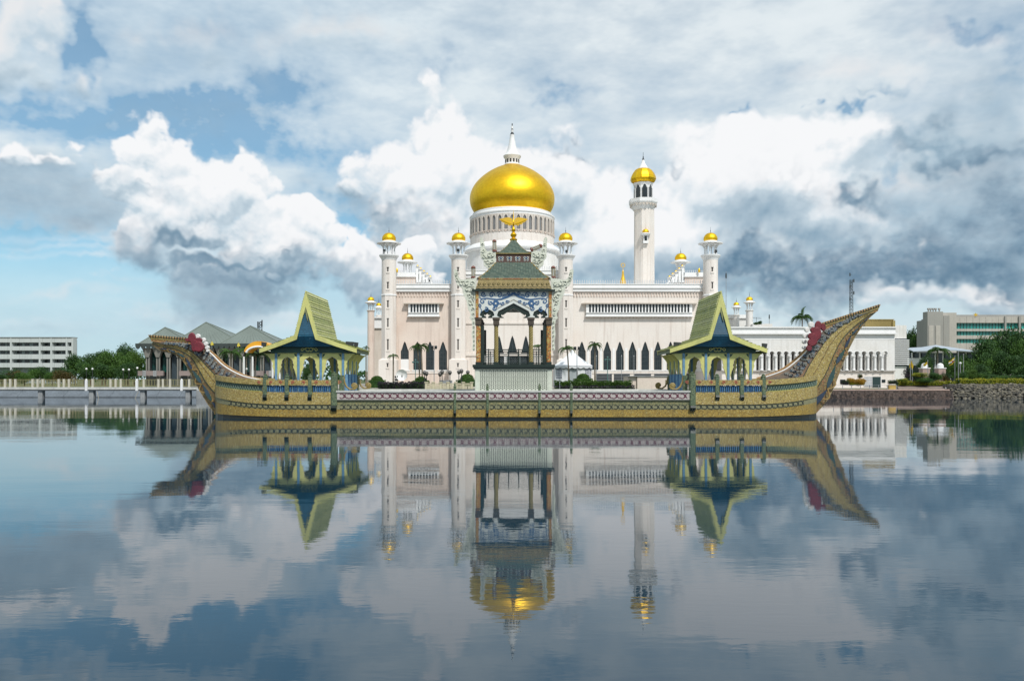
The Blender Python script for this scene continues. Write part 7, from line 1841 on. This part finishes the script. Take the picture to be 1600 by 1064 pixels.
# thin moulding above the middle arch
mb = MB(); mb.tube([(X0 - 1.1, KN, 6.52), (X0, KN, 7.12), (X0 + 1.1, KN, 6.52)], .012, 4); mb.build('arch_moulding', mat('tan_line', (.35, .28, .18), .6), fp)
# blue scrollwork
cur = [(-48, 471, 5.0, 2.6, 1.2, -1), (-43, 484, 4.2, 1.2, 1.2, 1), (-47, 459.5, 4.4, 3.5, 1.3, 1), (-34, 461, 4.8, 3.3, 1.3, -1), (-36, 473, 4.0, 1.0, 1.3, -1), (-30, 482, 3.6, 2.8, 1.2, 1),
       (-22, 461, 4.8, .4, 1.4, 1), (-14, 464, 3.8, 2.4, 1.2, -1), (-9, 458.5, 3.2, 1.1, 1.1, 1), (-17, 474, 3.4, .3, 1.2, -1), (-10, 471, 3.0, 2.6, 1.2, 1), (-53, 478, 3.0, .6, 1.1, 1), (-24, 473, 2.6, 3.4, 1.1, 1)]
for s in (-1, 1):
    for dx, y, r, a0, tn, d in cur:
        x = X0 - s * dx * KN / F; z = kz(y)
        mb = MB(); sp = spiral((0, 0), r * KN / F, a0, tn, d, 18, .12)
        mb.tube([(x + s * p[0], KN + .012, z + p[2]) for p in sp], [.035] + [.043] * 15 + [.05, .06], 4, 0, .5); mb.build('blue_scroll', M_bluepaint, fp)
    path = [(-54, 464), (-50, 467), (-42, 466), (-34, 467), (-26, 468), (-18, 467), (-8, 463), (0, 458)]
    mb = MB(); mb.tube([(X0 - s * dx * KN / F, KN + .010, kz(y)) for dx, y in path], [.03, .045, .05, .05, .055, .065, .08, .11], 4, 0, .4); mb.build('blue_stem', M_bluepaint, fp)
    path = [(-56, 470), (-55, 477), (-50, 484), (-51, 489)]
    mb = MB(); mb.tube([(X0 - s * dx * KN / F, KN + .010, kz(y)) for dx, y in path], .028, 4, 0, .4); mb.build('blue_stem', M_bluepaint, fp)
    mb = MB(); fx, fz = X0 - s * (-28) * KN / F, kz(474.5)
    for k in range(6):
        a = k * PI / 3; mb.ball((fx + .12 * math.cos(a), KN + .01, fz + .15 * math.sin(a)), .085, 8, 5, 0, 1, .25, 1.1)
    fl = mb.build('blue_flower', M_bluepaint, fp); mb = MB(); mb.ball((fx, KN - .02, fz), .06, 8, 5, 0, 1, .3, 1); mb.build('flower_heart', M_panelw, fl)
# railing
def rail(xa, xb, y, lat=True):
    mb = MB()
    for z in (4.10, 3.83, 3.27): mb.box(xa, xb, y - .035, y + .035, z - .03, z + .03)
    r = mb.build('railing', M_ink, ks)
    if lat:
        mb = MB()
        n = int((xb - xa) / .13)
        for i in range(n):
            x = xa + .065 + i * (xb - xa - .1) / n
            for zc in (3.40, 3.55, 3.70):
                mb.tube([(x - .05, y, zc - .06), (x + .05, y, zc + .06)], .013, 4); mb.tube([(x + .05, y, zc - .06), (x - .05, y, zc + .06)], .013, 4)
        mb.build('white_lattice', mat('off_white_metal_lattice', (.55, .56, .52), .5), r)
    mb = MB()
    n = max(2, int((xb - xa) / .55))
    for i in range(n + 1): mb.box(xa + (xb - xa) * i / n - .03, xa + (xb - xa) * i / n + .03, y - .04, y + .04, 3.2, 4.16)
    mb.build('rail_post', M_ink, r)
for y in (KN + .25, KY1 - .25):
    rail(X0 - 1.85, X0 - 1.18, y); rail(X0 + 1.18, X0 + 1.85, y)
    rail(X0 - .92, X0 + .92, y, y > 50)
for i, xx in enumerate((-.36, .40)):
    mb = MB(); mb.box(X0 + xx - .09, X0 + xx + .09, KY1 - .3, KY1 - .2, 3.22, 3.8); mb.build('white_screen', M_panelw, ks)
# cornice with gold carving
mb = MB(); mb.bbox(X0 - 2.5, X0 + 2.5, KN - .22, KY1 + .22, 7.60, 7.70, .04); mb.build('eave_ledge', M_ink, ks)
def hip(z0, a0, z1, a1, mt, nm, prof=None, n=8, dy=.06):
    mb = MB(); rings = []
    for i in range(n + 1):
        t = i / n; k = prof(t) if prof else t
        a = a0 + (a1 - a0) * k; z = z0 + (z1 - z0) * t
        rings.append([(X0 - a, KC - a - dy, z), (X0 + a, KC - a - dy, z), (X0 + a, KC + a + dy, z), (X0 - a, KC + a + dy, z)])
    mb.loft(rings, closed=True, caps=True); return mb.build(nm, mt, ks)
fas = hip(7.70, 2.30, 8.36, 2.12, M_goldmos, 'carved_fascia', None, 1)
mz = MB(); zz_ = []
for i in range(29): zz_.append((X0 - 2.25 + i * 4.5 / 28, KN - .125, 7.83 + (.07 if i % 2 else 0)))
mz.tube(zz_, .022, 4); mz.tube([(X0 - 2.28, KN - .14, 7.725), (X0 + 2.28, KN - .14, 7.725)], .03, 4); mz.build('zigzag_line', M_ink, fas)
lm = MB(); lm.tube([(p[0], 0, p[2]) for p in spiral((0, 0), .10, 0, .9, 1, 10, .5)], .02, 4); lm.tube([(-.03, 0, -.12), (0, 0, .14)], .02, 4); lmm = lm.mesh('carved_motif', mat('light_gold_motif', (.42, .33, .13), .5))
for i in range(15): inst('carved_motif', lmm, fas, (X0 - 2.05 + i * 4.1 / 14, KN - .075 + .035, 8.12))
mb = MB(); mb.tube([(X0 - 2.14, KN - .0 + .10, 8.38), (X0 + 2.14, KN + .10, 8.38)], .035, 5); mb.build('fascia_edge', M_redgold, fas)
lr = hip(8.40, 2.16, 9.48, 1.10, M_groof, 'lower_roof', lambda t: t ** .80, 10, .05)
# shingle courses on the lower roof, hip ridges
mb = MB()
for j in range(11):
    t = (j + .4) / 11; a = 2.16 + (1.10 - 2.16) * t ** .8; z = 8.40 + 1.08 * t
    for sy in (-1, 1):
        n = int(a * 2 / .16)
        for i in range(n):
            x = X0 - a + (i + (.5 if j % 2 else .0)) * 2 * a / n
            if abs(x - X0) > a - .08: continue
            mb.prismy([(x - .07, z + .10), (x - .07, z), (x, z - .05), (x + .07, z), (x + .07, z + .10)], KC + sy * (a + .05) - .025, KC + sy * (a + .05) + .025, 0 if (i // 2 + j) % 2 else 1)
M_groof2 = mat('faded_green_shingle', (.17, .22, .17), .55, c2=(.11, .15, .11), var=.8, scale=3, fine=14, fvar=.3)
mb.build('shingles', [M_groof, M_groof2], lr, kind='stuff')
for sx in (-1, 1):
    for sy in (-1, 1):
        mb = MB(); mb.tube([(X0 + sx * (2.16 - 1.06 * t ** .8), KC + sy * (2.21 - 1.06 * t ** .8), 8.40 + 1.08 * t + .02) for t in linspace(0, 1, 8)], .05, 5); mb.build('hip_ridge', M_goldmos, lr)
bb = hip(9.48, 1.09, 10.04, 1.04, M_brownband, 'motif_band', None, 1, .05)
mb = MB(); mb.bbox(X0 - 1.12, X0 + 1.12, KC - 1.18, KC + 1.18, 10.04, 10.10, .02); mb.bbox(X0 - 1.12, X0 + 1.12, KC - 1.18, KC + 1.18, 9.44, 9.50, .02); mb.build('band_moulding', M_goldmos, bb)
wm = MB()
for s in (-1, 1):
    wm.tube([(s * p[0], 0, p[2]) for p in spiral((.09, .06), .075, -2.2, .95, 1, 12, .5)], .024, 4)
    wm.tube([(s * p[0], 0, p[2]) for p in spiral((.08, -.09), .065, 1.6, .9, -1, 10, .5)], .022, 4)
wmm = wm.mesh('white_heart_motif', mat('pale_motif_paint', (.60, .66, .62), .5))
bl = MB(); bl.prismy([(-.05, 0), (0, .07), (.05, 0), (0, -.08)], -.01, .01); blm = bl.mesh('blue_diamond', M_bluepaint)
for i in range(4):
    x = X0 - .78 + i * .52; o = inst('white_heart_motif', wmm, bb, (x, KC - 1.13, 9.76)); inst('blue_diamond', blm, o, (x, KC - 1.14, 9.80))
ur = hip(10.10, 1.08, 11.02, .13, M_groof, 'upper_roof', lambda t: t ** .62, 12, .03)
for sx in (-1, 1):
    for sy in (-1, 1):
        mb = MB(); mb.tube([(X0 + sx * (1.08 - .95 * t ** .62), KC + sy * (1.11 - .95 * t ** .62), 10.10 + .92 * t + .02) for t in linspace(0, 1, 9)], .035, 5); mb.build('hip_ridge', M_goldmos, ur)
mb = MB()
for j in range(9):
    t = (j + .4) / 9; a = 1.08 - .95 * t ** .62; z = 10.1 + .92 * t
    n = max(2, int(a * 2 / .15))
    for i in range(n):
        x = X0 - a + (i + .5) * 2 * a / n
        mb.prismy([(x - .06, z + .09), (x - .06, z), (x, z - .045), (x + .06, z), (x + .06, z + .09)], KC - (a + .045), KC - a, 0 if (i // 2 + j) % 2 else 1)
mb.build('shingles', [M_groof, M_groof2], ur, kind='stuff')
# finial with golden wings
mb = MB(); mb.lathe([(.14, 11.0), (.22, 11.06), (.24, 11.14), (.12, 11.22), (.10, 11.26), (.18, 11.34), (.2, 11.44), (.13, 11.54), (.07, 11.6), (.13, 11.68), (.14, 11.76), (.07, 11.86), (.05, 12.0), (.11, 12.08), (.1, 12.18), (.03, 12.3), (.012, 12.95)], X0, KC, 16); fin = mb.build('golden_finial', M_gold, ks, smooth=True)
for s in (-1, 1):
    w = [(0, 12.22), (.10, 12.44), (.30, 12.50), (.55, 12.47), (.92, 12.38), (.80, 12.30), (.72, 12.20), (.60, 12.16), (.50, 12.05), (.38, 12.05), (.28, 11.96), (.16, 12.02), (.06, 12.0)]
    mb = MB(); mb.prismy([(X0 + s * x, z) for x, z in w], KC - .16, KC - .10); mb.build('golden_wing', M_goldp, fin)
    mb = MB()
    for k in range(5): mb.tube([(X0 + s * .12, KC - .17, 12.12), (X0 + s * (.25 + k * .13), KC - .18, 12.06 + k * .07)], .018, 4)
    mb.build('wing_feather', M_gold, fin)
# corner lanterns
def klantern(x, y, D, tilt=0, m=M_goldmos):
    p = P(x, y, D); mb = MB(); o3 = MB()
    def T(q): 
        c, s_ = math.cos(tilt), math.sin(tilt); return (p.x + q[0] * c + q[2] * s_, p.y + q[1], p.z - q[0] * s_ + q[2] * c)
    a = MB(); a.lathe([(.10, -.12), (.16, -.08), (.15, 0), (.05, .03)], 0, 0, 8)
    a.v = [T(q) for q in a.v]; L_ = a.build('lantern', mat('red_brown_lantern', (.22, .07, .05), .5), ks)
    a = MB(); a.lathe([(.12, .50), (.15, .54), (.10, .62), (.02, .66)], 0, 0, 8); a.v = [T(q) for q in a.v]; a.build('lantern_cap', MT['red_brown_lantern'], L_)
    b = MB()
    for k in range(6): b.tube([(.12 * math.cos(k * 1.047), .12 * math.sin(k * 1.047), .02), (.12 * math.cos(k * 1.047), .12 * math.sin(k * 1.047), .52)], .017, 4)
    b.v = [T(q) for q in b.v]; b.build('lantern_cage', M_goldmos, L_)
    c = MB(); c.lathe([(.09, .03), (.09, .50)], 0, 0, 8); c.v = [T(q) for q in c.v]; c.build('lantern_glass', mat('cloudy_lantern_glass', (.60, .60, .54), .3), L_)
klantern(739.5, 432.5, 48.3); klantern(864.5, 432.5, 48.3); klantern(772.5, 391, 49.4); klantern(832, 390, 49.4, 1.15)
for s in (-1, 1):
    mb = MB(); p = P(802.5 + s * 62, 435, 48.3); mb.box(min(p.x, X0 + s * 2.1), max(p.x, X0 + s * 2.1), 48.25, 48.4, p.z - .03, p.z + .03); mb.build('lantern_arm', M_ink, ks)
    p = P(802.5 + s * 30, 394, 49.4); mb = MB(); mb.box(min(p.x, X0 + s * .9), max(p.x, X0 + s * .9), 49.35, 49.45, p.z - .02, p.z + .02); mb.build('lantern_arm', M_brownband, ks)
# carved flame-like scrolls climbing the corners
lf = MB()
lf.tube(spiral((0, 0), .5, -1.8, .95, 1, 14, .25), [.06, .09, .12, .13, .13, .12, .12, .11, .11, .10, .10, .09, .08, .06], 5, 0, .7)
lfm = lf.mesh('carved_curl', M_carve, smooth=True)
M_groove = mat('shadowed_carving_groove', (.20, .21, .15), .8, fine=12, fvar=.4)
def scallop(pts, amp=1.1, step=3.2, skip=()):
    """wavy outline: small lobes pushed outwards along each edge"""
    out = []; n = len(pts)
    area = sum(pts[i][0] * pts[(i + 1) % n][1] - pts[(i + 1) % n][0] * pts[i][1] for i in range(n)); sg = 1 if area < 0 else -1
    for i in range(n):
        (x0, y0), (x1, y1) = pts[i], pts[(i + 1) % n]; l = math.hypot(x1 - x0, y1 - y0); k = max(1, round(l / step))
        nx, ny = -(y1 - y0) / l * sg, (x1 - x0) / l * sg
        a_ = 0 if i in skip else amp
        for j in range(k):
            for q in (0, .3, .6, .85):
                t = (j + q) / k; h = a_ * math.sin(PI * min(1, q / .85 * .75 + .12)) if q else 0
                out.append((x0 + (x1 - x0) * t + nx * h, y0 + (y1 - y0) * t + ny * h))
    return out
def carve(outline, D, s, skip, curls, ribs):
    o = scallop(outline, skip=skip)
    def W(x, y): 
        p = P(x, y, D); return ((2 * X0 - p.x) if s > 0 else p.x, p.z)
    mb = MB(); mb.prismy([W(*q) for q in o], D - .07, D + .10); c = mb.build('carved_bracket', M_carve, ks)
    for x, y, r in curls:
        X, Z = W(x, y); k = r * D / F / .5
        inst('carved_curl', lfm, c, (X, D - .09, Z), (0, x * .9, 0), (-k if s > 0 else k, .6, k))
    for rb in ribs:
        mb = MB(); mb.tube([(W(*q)[0], D - .085, W(*q)[1]) for q in rb], .022, 4); mb.build('groove_shade_rib', M_groove, c)  # raised ribs; the shade of grooves is put into their dark colour
lo_o = [(709.5, 422), (710.5, 433), (715, 445), (722.5, 449.5), (724.5, 460), (729.5, 470), (732, 483), (736.5, 491), (734, 498), (741.5, 498), (742.5, 480), (743, 456), (745, 434), (737, 436), (729.5, 437), (721, 438.5), (716, 434), (714.5, 427), (713, 421.5)]
lo_c = [(713, 428, 2.4), (715, 437, 3.2), (722, 443, 3.6), (730, 443, 4.0), (738, 443, 3.6), (730, 452, 3.4), (738, 453, 3.4), (733, 462, 3.6), (739, 466, 3.0), (736, 474, 3.2), (738.5, 483, 2.8), (739, 491, 2.4)]
lo_r = [[(728, 456), (733, 455), (739, 459), (741, 466)], [(730, 461), (734, 461), (738, 465), (740, 472)], [(732, 470), (736, 471), (739, 478)], [(724, 447), (731, 448), (741, 449)], [(712, 432), (717, 441), (726, 440)]]
tl_o = [(737, 499), (739, 510), (737.5, 522), (739.5, 534), (738.5, 547), (742, 547), (742.3, 522), (742.3, 499)]
tl_c = [(740, 504, 1.8), (740, 511, 1.8), (740, 518, 1.8), (740, 525, 1.7), (740.5, 532, 1.6), (740.5, 539, 1.5), (740.5, 545, 1.3)]
up_o = [(750.5, 372), (751.5, 388), (751.5, 402), (756, 407), (756.5, 414), (763.5, 420), (769, 417), (774.5, 409), (775, 394), (768, 392.5), (760.5, 394), (757, 388), (755.5, 379), (753.5, 372)]
up_c = [(753.5, 382, 2.0), (755, 392, 3.0), (757, 401, 3.6), (765, 399, 3.6), (771, 399, 3.0), (762, 409, 3.6), (769, 408, 3.2), (765, 415, 2.4)]
up_r = [[(753, 398), (760, 404), (770, 403)], [(757, 408), (764, 413), (771, 411)]]
for s in (-1, 1):
    for D in (KN + .05, KY1 - .05):
        if D > 50 : 
            continue
        carve(lo_o, D, s, (9, 10, 11), lo_c, lo_r); carve(tl_o, D, s, (5, 6), tl_c, [])
    carve(up_o, 49.4, s, (7,), up_c, up_r)
